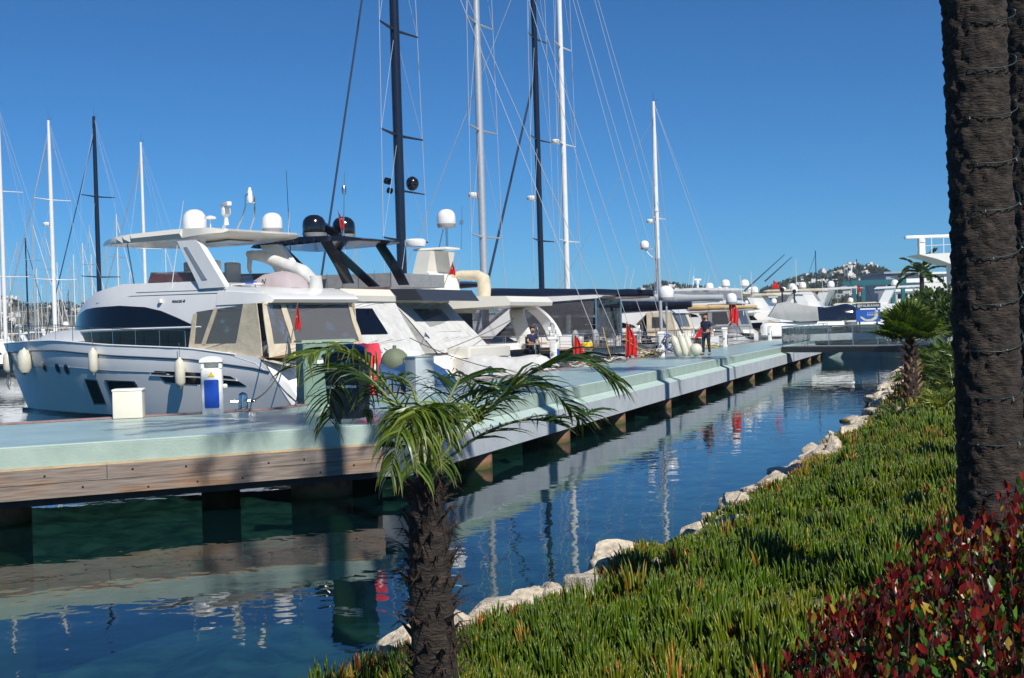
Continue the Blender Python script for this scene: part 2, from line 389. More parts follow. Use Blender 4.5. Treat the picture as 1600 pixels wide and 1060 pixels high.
# pink edging strip along the boats' side
mb = MB(); 
for p0, p1, nn in ((NEAR0B, CB, N1), (CB, FARB, N2)):
    for k in range(2):
        q0 = p0+nn*(.02+k*.13); q1 = p1+nn*(.02+k*.13)
        mb.add([zq(q0, DZ+.004), zq(q1, DZ+.004), zq(q1+nn*.10, DZ+.006), zq(q0+nn*.10, DZ+.006), zq(q0, DZ+.03), zq(q1, DZ+.03), zq(q1+nn*.10, DZ+.03), zq(q0+nn*.10, DZ+.03)],
               [(0, 1, 5, 4), (3, 7, 6, 2), (4, 5, 6, 7), (0, 4, 7, 3), (1, 2, 6, 5)])
mb.build('edge_strip', PINKST, pier)
# far ledge and lilac fascia
mb = MB(); q0 = CF-N1*.0; 
g0 = CF+U2*.35+N2*.02; 
mb.grid([[zq(g0+U2*s_+N2*.0, DZ-.292) for s_ in (0, FARL)], [zq(g0+U2*s_+N2*.26, DZ-.37) for s_ in (0, FARL)], [zq(g0+U2*s_+N2*.28, DZ-.40) for s_ in (0, FARL)]])
mb.build('ledge', LEDGE, pier)
mb = MB()
a_ = g0+N2*.285; b_ = a_+U2*FARL; c_ = b_-N2*1.0; d_ = a_-N2*1.0
mb.add([zq(p, DZ-.87) for p in (a_, b_, c_, d_)]+[zq(p, DZ-.402) for p in (a_, b_, c_, d_)], [(0, 1, 2, 3), (0, 1, 5, 4), (0, 4, 7, 3), (1, 2, 6, 5)])
mb.build('fascia', FASC, pier)
# wooden fender boards of the near stretch
WOOD = bpy.data.materials.new('weathered_boards'); WOOD.use_nodes = True; nt = WOOD.node_tree; n = nt.nodes; l = nt.links; b_s = n['Principled BSDF']
tc = n.new('ShaderNodeTexCoord'); mp = n.new('ShaderNodeMapping'); l.new(tc.outputs['Object'], mp.inputs[0]); mp.inputs['Rotation'].default_value = (0, 0, -rad(25)); mp.inputs['Scale'].default_value = (1, 1, 1)
mp2 = n.new('ShaderNodeMapping'); l.new(mp.outputs[0], mp2.inputs[0]); mp2.inputs['Scale'].default_value = (.9, 9, 16)
nz = n.new('ShaderNodeTexNoise'); nz.inputs['Scale'].default_value = 2.0; nz.inputs['Detail'].default_value = 9; l.new(mp2.outputs[0], nz.inputs[0])
mp3 = n.new('ShaderNodeMapping'); l.new(mp.outputs[0], mp3.inputs[0]); mp3.inputs['Scale'].default_value = (.5, 3, 3.5)
nz2 = n.new('ShaderNodeTexNoise'); nz2.inputs['Scale'].default_value = 1.5; nz2.inputs['Detail'].default_value = 4; l.new(mp3.outputs[0], nz2.inputs[0])
cr = n.new('ShaderNodeValToRGB'); l.new(nz.outputs[0], cr.inputs[0]); e = cr.color_ramp.elements
e[0].position = .25; e[0].color = (.10, .078, .062, 1); e[1].position = .72; e[1].color = (.31, .255, .215, 1)
cr2 = n.new('ShaderNodeValToRGB'); l.new(nz2.outputs[0], cr2.inputs[0]); e = cr2.color_ramp.elements
e[0].position = .50; e[0].color = (1, 1, 1, 1); e[1].position = .68; e[1].color = (1.2, .88, .62, 1)
mx = n.new('ShaderNodeMix'); mx.data_type = 'RGBA'; mx.blend_type = 'MULTIPLY'; mx.inputs[0].default_value = 1
l.new(cr.outputs[0], mx.inputs[6]); l.new(cr2.outputs[0], mx.inputs[7]); l.new(mx.outputs[2], b_s.inputs['Base Color'])
b_s.inputs['Roughness'].default_value = .8
bp = n.new('ShaderNodeBump'); bp.inputs['Strength'].default_value = .6; bp.inputs['Distance'].default_value = .01; l.new(nz.outputs[0], bp.inputs['Height']); l.new(bp.outputs[0], b_s.inputs['Normal'])
LAND = mat('raw_timber', (.62, .45, .26), .8, var=.25, vscale=5)
random.seed(4)
NL = (CF-NEAR0F).length
def near_pt(s_, dn, z): p = CF-U1*(NL-s_)+N1*dn; return (p.x, p.y, z)
# s_ runs 0..NL
for row, (z0, z1) in enumerate(((DZ-.535, DZ-.332), (DZ-.745, DZ-.539))):
    s_ = -.3*row
    cuts = [0]; 
    s_ = NL-4.1-row*1.9
    cs = [NL+.05+.0]
    while s_ > 0: cs.append(s_); s_ -= random.uniform(3.0, 4.2)
    cs.append(0); cs = sorted(cs)
    for i in range(len(cs)-1):
        a0, a1 = cs[i]+.004, cs[i+1]-.004; q = MB(); dn = .045+random.uniform(-.006, .006)
        w_ = .055
        P = [near_pt(a0, dn-w_, z0), near_pt(a1, dn-w_, z0), near_pt(a1, dn, z0), near_pt(a0, dn, z0), near_pt(a0, dn-w_, z1), near_pt(a1, dn-w_, z1), near_pt(a1, dn-.008, z1), near_pt(a0, dn-.008, z1)]
        q.add(P, [(0, 3, 2, 1), (4, 5, 6, 7), (0, 1, 5, 4), (1, 2, 6, 5), (2, 3, 7, 6), (3, 0, 4, 7)])
        pl = q.build('board', WOOD, pier, smooth=0)
        q = MB(); k = a0+.35
        while k < a1-.2:
            zc = (z0+z1)/2+random.uniform(-.05, .04); c_ = Vector(near_pt(k, dn-.003, zc)); q.lathe([(.016, 0), (.016, .007), (.008, .01)], c_, 8, axis=N1); k += random.uniform(.5, 1.3)
        if q.v: q.build('bolt', BLKP, pl)['kind'] = 'stuff'
mb = MB(); P = [near_pt(0, -.3, DZ-.330), near_pt(NL, -.3, DZ-.330), near_pt(NL, .035, DZ-.330), near_pt(0, .035, DZ-.330), near_pt(0, -.3, DZ-.302), near_pt(NL, -.3, DZ-.302), near_pt(NL, .035, DZ-.302), near_pt(0, .035, DZ-.302)]
mb.add(P, [(0, 3, 2, 1), (0, 1, 5, 4), (1, 2, 6, 5), (2, 3, 7, 6), (3, 0, 4, 7), (4, 5, 6, 7)]); mb.build('timber_rail', LAND, pier)
# underside beams
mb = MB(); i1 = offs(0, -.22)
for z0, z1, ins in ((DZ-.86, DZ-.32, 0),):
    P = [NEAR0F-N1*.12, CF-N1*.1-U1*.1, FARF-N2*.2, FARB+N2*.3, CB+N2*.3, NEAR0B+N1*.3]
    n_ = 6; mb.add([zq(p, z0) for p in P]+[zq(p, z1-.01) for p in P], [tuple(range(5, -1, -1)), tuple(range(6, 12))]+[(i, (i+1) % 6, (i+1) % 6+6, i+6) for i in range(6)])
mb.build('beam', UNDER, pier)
# piles
PILES = []
for s_ in (2, 9.6, 13.2, 20.3, 25.5): PILES.append((CF-U1*(26-s_)-N1*.45, .55))
PILES = [(CF-U1*5.6-N1*1.35, .56), (CF-U1*.6-N1*1.2, .50), (CF-U1*13-N1*1.3, .56)]
s_ = 4.2
while s_ < FARL: PILES.append((CF+U2*s_-N2*.10, .36)); s_ += 5.6 if s_ > 10 else 5.0
for i, (p, r) in enumerate(PILES):
    q = MB(); q.lathe([(r, -3.2), (r, 0), (r*1.01, .02), (r, .40)], (p.x, p.y, 0), 22); q.build('pile', RUST, pier)
s_ = 1
while s_ < FARL:
    p = CF+U2*s_-N2*3.6; q = MB(); q.lathe([(.34, -3.2), (.34, .4)], (p.x, p.y, 0), 12); q.build('pile', RUST, pier); s_ += 5.6

# ================================================================== PROMENADE beyond the canal end
PROM = mat('promenade_paving', (.30, .40, .38), .7, col2=(.22, .30, .28), vscale=1.0)
mb = MB(); e0 = CF+U2*60
P = [CF+U2*FARL-N2*3, CF+U2*66+N2*.2, CF+U2*66+N2*4, Vector((24.5, 69, 0)), Vector((60, 60, 0)), Vector((90, 160, 0)), Vector((30, 170, 0))]
n_ = len(P); mb.add([zq(p, -2) for p in P]+[zq(p, DZ-.03) for p in P], [tuple(range(n_-1, -1, -1)), tuple(range(n_, 2*n_))]+[(i, (i+1) % n_, (i+1) % n_+n_, i+n_) for i in range(n_)])
tag(mb.build('promenade', PROM), kind='structure')
# ================================================================== ROCKS along the shore
ROCK = mat('limestone', (.60, .52, .40), .85, col2=(.22, .19, .15), vscale=3.4, bump=1.0, bscale=14, ramp=(.3, .6))
nt = ROCK.node_tree; n = nt.nodes; l = nt.links; pb_ = n['Principled BSDF']; src = pb_.inputs['Base Color'].links[0].from_socket
g_ = n.new('ShaderNodeNewGeometry'); sx_ = n.new('ShaderNodeSeparateXYZ'); l.new(g_.outputs['Position'], sx_.inputs[0]); nz_ = n.new('ShaderNodeTexNoise'); nz_.inputs['Scale'].default_value = 7; l.new(g_.outputs['Position'], nz_.inputs[0])
ma_ = n.new('ShaderNodeMath'); ma_.operation = 'MULTIPLY_ADD'; ma_.inputs[1].default_value = -.16; l.new(nz_.outputs[0], ma_.inputs[0]); l.new(sx_.outputs['Z'], ma_.inputs[2])
mr_ = n.new('ShaderNodeMapRange'); mr_.inputs[1].default_value = -.05; mr_.inputs[2].default_value = .03; l.new(ma_.outputs[0], mr_.inputs[0])
mw_ = n.new('ShaderNodeMix'); mw_.data_type = 'RGBA'; mw_.inputs[6].default_value = (.055, .055, .03, 1); l.new(mr_.outputs[0], mw_.inputs[0]); l.new(src, mw_.inputs[7]); l.new(mw_.outputs[2], pb_.inputs['Base Color'])   # algae band at the waterline
rng = random.Random(11)
def rock(pos, size, seed, label, flat=.55, rz=0):
    bm = bmesh.new(); bmesh.ops.create_icosphere(bm, subdivisions=4, radius=1)
    rp = random.Random(int(seed*100)+7); planes = []
    for k_ in range(11):
        ax = Vector((rp.gauss(0, 1), rp.gauss(0, 1), rp.gauss(.25, .8))).normalized(); planes.append((ax, rp.uniform(.45, .85)))
    for v in bm.verts:
        p = v.co.copy(); q = p*1.1+Vector((seed*3.1, seed*1.7, 0))
        d = noise.noise(q)*.40+noise.noise(q*2.3)*.22+abs(noise.noise(q*5))*.10+noise.noise(q*11)*.04
        s_ = 1+d; v.co = p*s_
        for ax, cut_ in planes:
            h = v.co.dot(ax)-cut_
            if h > 0: v.co -= ax*h*.93
        v.co += v.co*(.05*noise.noise(v.co*4+Vector((seed, 0, 0)))+.025*noise.noise(v.co*10))
    me = bpy.data.meshes.new('rock'); bm.to_mesh(me); bm.free(); me.materials.append(ROCK); me.shade_smooth(); me.set_sharp_from_angle(angle=rad(22))
    o = bpy.data.objects.new('rock', me); COL.objects.link(o); o.location = pos; o.scale = (size[0], size[1], size[2]); o.rotation_euler = (0, 0, rz)
    tag(o, label, 'rock', 'pale rocks along the waterline')
def gz(x, y):
    """ground height under a point"""
    best = None
    for i in range(len(BANK)-1):
        a = Vector(BANK[i]); b = Vector(BANK[i+1]); ab = b-a; t = max(0, min(1, (Vector((x, y))-a).dot(ab)/ab.dot(ab)))
        p = a+ab*t; d = (Vector((x, y))-p); e = d.length*(1 if d.dot(Vector((ab.y, -ab.x))) > 0 else -1)
        if best is None or abs(e) < abs(best): best = e
    return rise(best, x, y)
ROCKS = [  # px, py, width px, height px, words
    (1303, 697, 34, 26, 'round cream boulder sitting proud above the waterline halfway along the shore'),
    (1275, 712, 40, 16, 'flat pale slab lying just left of the round cream boulder'),
    (1290, 722, 18, 12, 'small white stone in front of the round cream boulder'),
    (1198, 757, 46, 34, 'grey blue shore rock, the tallest at the water edge'),
    (1222, 766, 34, 18, 'tan pitted rock touching the grey blue shore rock'),
    (1165, 786, 56, 20, 'long pale flat rock running down from the grey blue shore rock'),
    (1148, 822, 52, 36, 'big whitish boulder beside the yellow tipped plants near the middle of the shore'),
    (1105, 838, 60, 26, 'smooth sloping white slab left of the big whitish boulder'),
    (1070, 858, 66, 30, 'broad tan slab with a crack above the still water'),
    (1028, 878, 66, 22, 'low cream ledge of rock where the shore starts to curve nearer'),
    (990, 892, 40, 16, 'thin tan rock half under the green fingers near the water'),
    (915, 930, 44, 24, 'pale rounded rock between ice plants close to the small palm'),
    (870, 945, 40, 18, 'low whitish rock left of the pale rounded rock'),
    (820, 970, 56, 26, 'tan and white rock partly grown over, right of the small palm'),
    (770, 995, 60, 22, 'sloping whitish rock at the water right of the small palm trunk'),
    (745, 1006, 30, 16, 'small cream rock nearest the small palm trunk'),
    (1345, 667, 34, 12, 'flat bright stone among red tipped plants in the far half of the shore'),
    (1330, 655, 30, 12, 'grey flat stone at the water under the far bank'),
    (1370, 650, 28, 10, 'pale stone with red tips growing over it'),
    (1390, 632, 26, 10, 'pale stone a little before the fan palm'),
    (1405, 640, 22, 9, 'small bright stone just before the fan palm'),
    (1455, 602, 22, 9, 'white stone right of the fan palm trunk'),
    (1465, 580, 26, 8, 'whitish stone behind the fan palm trunk'),
    (1450, 574, 20, 8, 'uppermost white stone behind the fan palm'),
]
for i, (x, y, w, h, lb) in enumerate(ROCKS):
    # find the distance at which the sight line meets the ground
    d = 4.0
    while d < 80:
        p = atd(x, y+h*.35, d)
        if p.z <= gz(p.x, p.y)+.02 or p.z < 0: break
        d += .1
    k = d/F; rock((p.x, p.y, p.z+h*k*.18), (w*k*.80, w*k*.55, h*k*.85), i*1.37, lb, rz=rad(60+rng.uniform(-30, 30)))
HOWP = ['buff', 'chalky', 'grey streaked', 'cream']
for i in range(140):
    t = 3.75+i*.043; e = rng.uniform(-.04, .36); p = bank_xyz(t, e); s_ = rng.choice((.10, .15, .20, .26, .31))*rng.uniform(.8, 1.1)*(1+max(0, t-6)*.16)
    rock((p.x, p.y, max(p.z, .02)*.5+.05), (s_*1.5, s_*.95, s_*.85), 50+i*2.1, 'low weathered rock at the waterline of the planted shore', rz=rad(55+rng.uniform(-40, 40)))

# ================================================================== ICE PLANT ground cover
LEAF = leaf_mat('succulent_leaf', .32, .22)
def blades(name, pts, lens, rads, leans, cols, tipc, seg=3):
    """n fleshy tapering fingers, 3-sided"""
    N = len(pts); V = np.zeros((N, seg*3+1, 3)); C = np.zeros((N, seg*3+1, 3)); az = np.random.rand(N)*6.28
    for j in range(seg):
        f = j/seg; r = rads*(1.0 if j < seg-1 else .75)*(.8 if j == 0 else 1)
        cx = pts[:, 0]+leans[:, 0]*f*f*lens; cy = pts[:, 1]+leans[:, 1]*f*f*lens; cz = pts[:, 2]+lens*f*(1-.15*f*np.hypot(leans[:, 0], leans[:, 1]))
        for k in range(3):
            a = az+k*2.094; V[:, j*3+k] = np.stack([cx+np.cos(a)*r, cy+np.sin(a)*r, cz], 1); C[:, j*3+k] = cols*(1-f*.0)+(tipc-cols)*(f**3)
    V[:, -1] = np.stack([pts[:, 0]+leans[:, 0]*lens, pts[:, 1]+leans[:, 1]*lens, pts[:, 2]+lens*.95], 1); C[:, -1] = tipc
    base = (np.arange(N)*(seg*3+1))[:, None]; F_ = []
    for j in range(seg-1):
        for k in range(3):
            a, b = j*3+k, j*3+(k+1) % 3; F_.append([a, b, b+3]); F_.append([a, b+3, a+3])
    for k in range(3): F_.append([(seg-1)*3+k, (seg-1)*3+(k+1) % 3, seg*3])
    F_ = np.array(F_); Fc = (base[:, :, None]+F_[None]).reshape(-1, 3)
    return attr_mesh(name, V.reshape(-1, 3), Fc, C.reshape(-1, 3), LEAF, smooth=True)
np.random.seed(5); rng = random.Random(5)
PT = []; LN = []; RD = []; LE = []; CO = []; TC = []
def vis(p):
    c = CM.transposed() @ (Vector(p)-Vector((0, 0, CZ)))
    if c.z > -.5: return False
    x = 800+F*c.x/-c.z; y = 530-F*c.y/-c.z
    return -200 < x < 1750 and y < 1250
t = 1.5
for (t0, t1, e0, e1, n_, ls, rs, cr_) in ((2.2, 4.7, .42, 7.5, 50000, .125, .0078, .17), (4.5, 6.3, .45, 9, 40000, .135, .0105, .22), (6.1, 8.2, .5, 10, 20000, .17, .016, .32), (8.0, 10.4, .6, 9, 9000, .26, .03, .6)):
    c_ = 0; tries = 0
    while c_ < n_ and tries < n_:
        tries += 1
        t = rng.uniform(t0, t1); e = e0+(e1-e0)*rng.random()**1.2; p = bank_xyz(t, e)
        if not vis((p.x, p.y, p.z)): continue
        dn = noise.noise(Vector((p.x*.8, p.y*.8, 2)))+.5*noise.noise(Vector((p.x*2.2, p.y*2.2, 5)))
        if dn < -.45 and rng.random() < .8: continue
        edge = math.exp(-max(0, e-.4)/.4); yel = noise.noise(Vector((p.x*.7, p.y*.7, 9))); dry = rng.random() < .05+.45*edge
        sc_c = (.55+.45*min(1, (e-.3)/1.1))*(1+.75*dn)*rng.uniform(.6, 1.6); R_ = cr_*rng.uniform(.6, 1.3); mound = ls*.9*sc_c; hue = rng.uniform(.75, 1.25); yy = max(0, yel)+.35*(rng.random() < .12)
        for j in range(rng.randint(24, 46)):
            a = rng.random()*6.28; rr = rng.random()**.6; x = p.x+math.cos(a)*R_*rr; y = p.y+math.sin(a)*R_*rr
            z = p.z+mound*(1-rr*rr)-.02; ln = ls*sc_c*rng.uniform(.55, 1.15)*(1-.25*rr); le = .08+.55*rr*rng.random()
            PT.append((x, y, z)); LN.append(ln); RD.append(rs*rng.uniform(1.0, 1.6)); LE.append((math.cos(a)*le, math.sin(a)*le)); g = rng.random(); v = hue*rng.uniform(.75, 1.25)
            if (dry and rng.random() < .6) or rng.random() < .01:
                col = rng.choice(((.26, .20, .02), (.30, .09, .02), (.30, .26, .04), (.18, .05, .02))); tip = rng.choice(((.45, .10, .03), (.45, .34, .05)))
            else:
                col = (.055+.032*g+.09*yy, .108+.05*g+.04*yy, .005+.006*g); tip = (.10+.06*yy, .155, .014) if rng.random() < .93 else (.28, .20, .02)
            CO.append([q*v for q in col]); TC.append([q*v for q in tip]); c_ += 1
PT, LN, RD, LE, CO, TC = map(np.array, (PT, LN, RD, LE, CO, TC))
tag(blades('ice_plant', PT, LN, RD, LE, CO, TC), 'dense green finger leaved succulent ground cover with yellow and red tips on the bank', 'ground cover', kind='stuff')
# dry stems in the far half of the bed
mb = MB()
for i in range(70):
    q = atd(rng.uniform(1330, 1480), rng.uniform(705, 745), 14.5); z0 = gz(q.x, q.y); a = rng.uniform(-.6, .6); L = rng.uniform(.15, .45)
    mb.tube([(q.x, q.y, z0+.04), (q.x+L*.5*math.cos(a), q.y+L*.3*math.sin(a), z0+.16+rng.uniform(0, .06)), (q.x+L*math.cos(a), q.y+L*.6*math.sin(a), z0+.1)], .004, 4)
tag(mb.build('dry_stems', mat('dry_stem', (.30, .22, .13), .9)), 'tangle of thin dry stems lying on the ground cover', 'dry stems', kind='stuff')

# ================================================================== SHRUB with red new leaves (bottom right)
SHL = leaf_mat('glossy_leaf', .32, .18, .4)
def leaf_cloud(name, P, D, S, C, m, parent):
    """n pointed oval leaves: P base, D direction, S length, C colour; each leaf 6 faces folded along the midrib"""
    N = len(P); up = np.random.randn(N, 3); D = D/np.linalg.norm(D, axis=1)[:, None]; W = np.cross(D, up); W /= np.linalg.norm(W, axis=1)[:, None]; Nn = np.cross(D, W)
    prof = [(0, 0, 0), (.3, .20, .05), (.62, .23, .06), (1, 0, 0)]
    V = []; 
    V.append(P)
    for f, w, h in prof[1:3]:
        c = P+D*(S*f)[:, None]-Nn*(S*.10*f*f)[:, None]
        V += [c+W*(S*w)[:, None]+Nn*(S*h)[:, None], c, c-W*(S*w)[:, None]+Nn*(S*h)[:, None]]
    V.append(P+D*S[:, None]-Nn*(S*.12)[:, None])
    V = np.stack(V, 1); F_ = np.array([[0, 2, 1], [0, 3, 2], [1, 2, 5], [1, 5, 4], [2, 3, 6], [2, 6, 5], [4, 5, 7], [5, 6, 7]])
    Fc = ((np.arange(N)*8)[:, None, None]+F_[None]).reshape(-1, 3); Cc = np.repeat(C[:, None], 8, 1)
    return attr_mesh(name, V.reshape(-1, 3), Fc, Cc.reshape(-1, 3), m, parent, smooth=True)
sh = thing('shrub', 'glossy shrub with dark red young leaves at the foot of the big palm', 'shrub', (2.0, 4.3, .9))
def shrub_top(x, y):
    """canopy height over the ground, world coords"""
    u = (x-2.35)/1.5; v = (y-4.2)/1.9
    r = u*u+v*v
    return (.95+.30*u-.10*v)*max(0, 1-r**1.5)**.5 if r < 1 else 0
P = []; D = []; S = []; C = []; st = MB(); rng = random.Random(8)
for i in range(2900):
    x = rng.uniform(.85, 3.85); y = rng.uniform(2.3, 6.1); h = shrub_top(x, y)
    if h < .05: continue
    h *= 1+.25*noise.noise(Vector((x*3, y*3, 1)))
    g = gz(x, y); base = Vector((x+rng.uniform(-.1, .1), y+rng.uniform(-.1, .1), g)); top = Vector((x, y, g+h*rng.uniform(.86, 1.05)))
    tip = top+Vector((rng.uniform(-.06, .06), rng.uniform(-.06, .06), .05))
    st.tube([tuple(base+(top-base)*.72-Vector((2.0, 4.3, .9))), tuple(top-Vector((2.0, 4.3, .9)))], [.004, .002], 4)
    nl = rng.randint(12, 18)
    for k in range(nl):
        f = k/nl; q = top+(tip-top)*f - Vector((0, 0, (1-f)*.22)); a = k*2.4+rng.random(); el = .35+1.0*f
        d = Vector((math.cos(a)*math.cos(el), math.sin(a)*math.cos(el), math.sin(el)))
        P.append(q-Vector((2.0, 4.3, .9))); D.append(d); S.append(rng.uniform(.038, .066)*(1-.25*f))
        if f > .5 and rng.random() < .80: c = rng.choice(((.10, .006, .009), (.055, .004, .006), (.16, .011, .010), (.08, .010, .010), (.15, .028, .012)))
        elif rng.random() < .25: c = rng.choice(((.30, .20, .02), (.36, .12, .02)))
        else: c = rng.choice(((.05, .13, .015), (.035, .10, .012), (.08, .17, .02)))
        v = rng.uniform(.8, 1.25); C.append([q_*v for q_ in c])
leaf_cloud('foliage', np.array(P), np.array(D), np.array(S), np.array(C), SHL, sh)
st.build('stems', mat('shrub_stem', (.10, .06, .03), .8), sh)

# ================================================================== PALMS
BARK = mat('palm_bark', (.050, .037, .028), .95, col2=(.007, .006, .005), vscale=9, bump=1.0, bscale=30, stretch=(1, 1, 3))
FROND = leaf_mat('palm_leaflet', .35, .25)
def big_palm_trunk(root, H, r0, seed, lean=(0, 0)):
    """stout trunk ringed with overlapping old leaf scars"""
    rng = random.Random(seed); rows = []; nz_ = int(H/.022); nk = 72
    for i in range(nz_+1):
        z = H*i/nz_; row = []
        rr = r0*(1.10-.10*min(1, z/2.5))*(1+.10*math.exp(-z*3))
        for k in range(nk):
            a = 2*math.pi*k/nk
            # diamond leaf scars in two spirals
            zz = z+.035*noise.noise(Vector((math.cos(a)*2, math.sin(a)*2, z*1.5+seed)))
            u = (a/(2*math.pi)*9+zz/.21) ; v = (a/(2*math.pi)*9-zz/.21)
            du = abs((u % 1)-.5)*2; dv = abs((v % 1)-.5)*2
            ph = (zz/.105+.5*(int(u) % 2)) % 1
            scar = (1-max(du, dv)**3)
            lip = .028*scar*(.4+.6*ph)
            rg = .013*noise.noise(Vector((math.cos(a)*5, math.sin(a)*5, z*8+seed)))+.010*noise.noise(Vector((math.cos(a)*14, math.sin(a)*14, z*40)))
            R_ = rr+lip+rg
            row.append((math.cos(a)*R_+lean[0]*z, math.sin(a)*R_+lean[1]*z, z))
        rows.append(row)
    q = MB(); q.grid(rows, closed=True)
    return q.build('trunk', BARK, root, smooth=60)
def frond(q_list, base, az, el, L, droop, leaf_len, nleaf, rng, col, twist=0.0, wid=.016, hang=.35):
    """feather frond: returns rachis points; leaflets appended to q_list as (pts, colour)"""
    pts = []; p = Vector(base); d = Vector((math.cos(az)*math.cos(el), math.sin(az)*math.cos(el), math.sin(el))); n_ = 16
    for i in range(n_+1):
        pts.append(p.copy()); p = p+d*(L/n_); d = (d+Vector((0, 0, -droop/n_*(.4+1.2*i/n_)))).normalized()
    return pts
def leaflets(pts, leaf_len, nleaf, rng, cols, hang, wid, out, up=.3, start=.14):
    n_ = len(pts)-1
    for i in range(nleaf):
        f = start+(1-start)*i/nleaf; s_ = f*n_; j = min(int(s_), n_-1); p = pts[j].lerp(pts[j+1], s_-j); t = (pts[min(j+1, n_)]-pts[max(j-1, 0)]).normalized()
        side = t.cross(Vector((0, 0, 1))); side.normalize() if side.length > 1e-3 else None
        nn = side.cross(t)
        for sg in (-1, 1):
            ll = leaf_len*(1-.55*abs(f-.42)**1.3*1.8)*rng.uniform(.8, 1.1)
            if ll < .04: continue
            d = (side*sg*rng.uniform(.6, .95)+t*rng.uniform(.45, .8)+nn*rng.uniform(-.2, .45)*up*2).normalized()
            q = p.copy(); P_ = [q.copy()]; 
            for k in range(4):
                q = q+d*(ll/4); d = (d+Vector((0, 0, -hang*(.35+.3*k)*rng.uniform(.8, 1.2)))).normalized(); P_.append(q.copy())
            out.append((P_, cols(rng), wid*rng.uniform(.8, 1.15)))
def leaflet_mesh(name, items, parent):
    N = len(items); V = np.zeros((N, 9, 3)); C = np.zeros((N, 9, 3))
    ws = [.55, 1, .85, .5]
    for i, (P_, c, w) in enumerate(items):
        for k in range(4):
            t = (P_[k+1]-P_[max(k-1, 0)]).normalized(); s_ = t.cross(Vector((0, 0, 1)))
            if s_.length < .2: s_ = t.cross(Vector((.3, 1, 0)))
            s_.normalize(); 
            if k == 0: s0 = (s_*math.cos(i*1.7)+t.cross(s_)*math.sin(i*1.7)*.7).normalized()
            V[i, 2*k] = P_[k]+s0*w*ws[k]*.5; V[i, 2*k+1] = P_[k]-s0*w*ws[k]*.5
        V[i, 8] = P_[4]; C[i] = c; C[i, 8] = (.25, .22, .08)
    F_ = []
    for k in range(3): F_ += [[2*k, 2*k+1, 2*k+3], [2*k, 2*k+3, 2*k+2]]
    F_.append([6, 7, 8]); F_ = np.array(F_)
    Fc = ((np.arange(N)*9)[:, None, None]+F_[None]).reshape(-1, 3)
    return attr_mesh(name, V.reshape(-1, 3), Fc, C.reshape(-1, 3), FROND, parent, smooth=True)
STALK = mat('frond_stalk', (.16, .19, .05), .5)
def crown(root, top, n_, L, rng, cols, leaf_len=.42, elr=(-.5, 1.3), droop=1.0, nleaf=60, wid=.03, hang=.25):
    items = []; q = MB()
    for i in range(n_):
        az = i*2.399+rng.uniform(-.2, .2); el = elr[0]+(elr[1]-elr[0])*((i+.5)/n_)
        pts = frond(None, top, az, el, L*rng.uniform(.85, 1.1), droop*rng.uniform(.8, 1.2), 0, 0, rng, None)
        q.tube(pts, [.028*(1-.85*k/16) for k in range(17)], 5); leaflets(pts, leaf_len, nleaf, rng, cols, hang, wid, items)
    q.build('stalks', STALK, root); leaflet_mesh('fronds', items, root)
def green(rng):
    v = rng.uniform(.7, 1.3); return rng.choice(((.045*v, .085*v, .015*v), (.03*v, .065*v, .012*v), (.075*v, .11*v, .02*v)))
# -- the tall palm beside the camera and its row
def light_cord(root, r, turns, z0, dz, seed):
    rng = random.Random(seed)
    q = MB(); pts = []
    for i in range(int(turns*36)):
        a = i/36*2*math.pi+seed; z = z0+dz*i/36+.03*math.sin(a*2+seed); pts.append((math.cos(a)*(r+.03+.012*math.sin(a*5)), math.sin(a)*(r+.03+.012*math.cos(a*3)), z))
    q.tube(pts, .004, 5); c = q.build('light_cord', mat('green_cable', (.005, .022, .022), .6), root)
    q = MB()
    for i in range(4, len(pts)-4, 7):
        p = Vector(pts[i]); q.tube([p, p+Vector((p.x*.05, p.y*.05, rng.uniform(-.03, .01)))], .004, 5)
    b = q.build('bulbs', mat('clear_bulb', (.16, .18, .17), .5), c); b['kind'] = 'stuff'
PALMS = [((3.12, 7.95), .182, 14.2, 'stout dark palm trunk wound with a light cord, the nearest on the planted bank', 0),
         ((4.34, 9.95), .215, 10.8, 'second palm trunk cut off by the right edge of the picture', 0)]
for i, ((x, y), r, H, lb, sd_) in enumerate(PALMS):
    z0 = gz(x, y)-.05; root = thing('palm_tree', lb, 'palm tree', (x, y, z0), 0, 'tall palms in a row on the bank')
    big_palm_trunk(root, 4.6 if i == 0 else 4.6, r, 3+i*4, lean=(-.012, 0))
    q = MB(); q.tube([(-.055, 0, 4.62), (-.12, 0, H*.7), (-.15, 0, H)], [r*1.05, r, r*.95], 24); q.build('upper_trunk', BARK, root)
    light_cord(root, r, 13, .5, .30, i*2.2+1)
    crown(root, Vector((-.15, 0, H)), 34 if i == 0 else 18, 3.0 if i == 0 else 2.0, random.Random(20+i), green, nleaf=46, wid=.04, leaf_len=.5)
far_palms = []
for (px, py) in ((6.6, 15.6), (10.4, 26.3), (14.1, 36.2)):
    z0 = gz(px, py)-.05
    if not far_palms:
        root = thing('palm_tree', 'tall palm further along the bank, hidden behind the nearest trunk', 'palm tree', (px, py, z0), 0, 'tall palms in a row on the bank')
        q = MB(); q.tube([(0, 0, 0), (0, 0, 7), (0, 0, 14.2)], [.26, .24, .22], 20); q.build('trunk', BARK, root)
        crown(root, Vector((0, 0, 14.2)), 24, 2.3, random.Random(33), green, nleaf=34, wid=.045, leaf_len=.5, elr=(.0, 1.3), droop=.8)
    else:
        root = copy_tree(far_palms[0]); root.location = (px, py, z0); root.rotation_euler[2] = len(far_palms)*1.3
    far_palms.append(root)
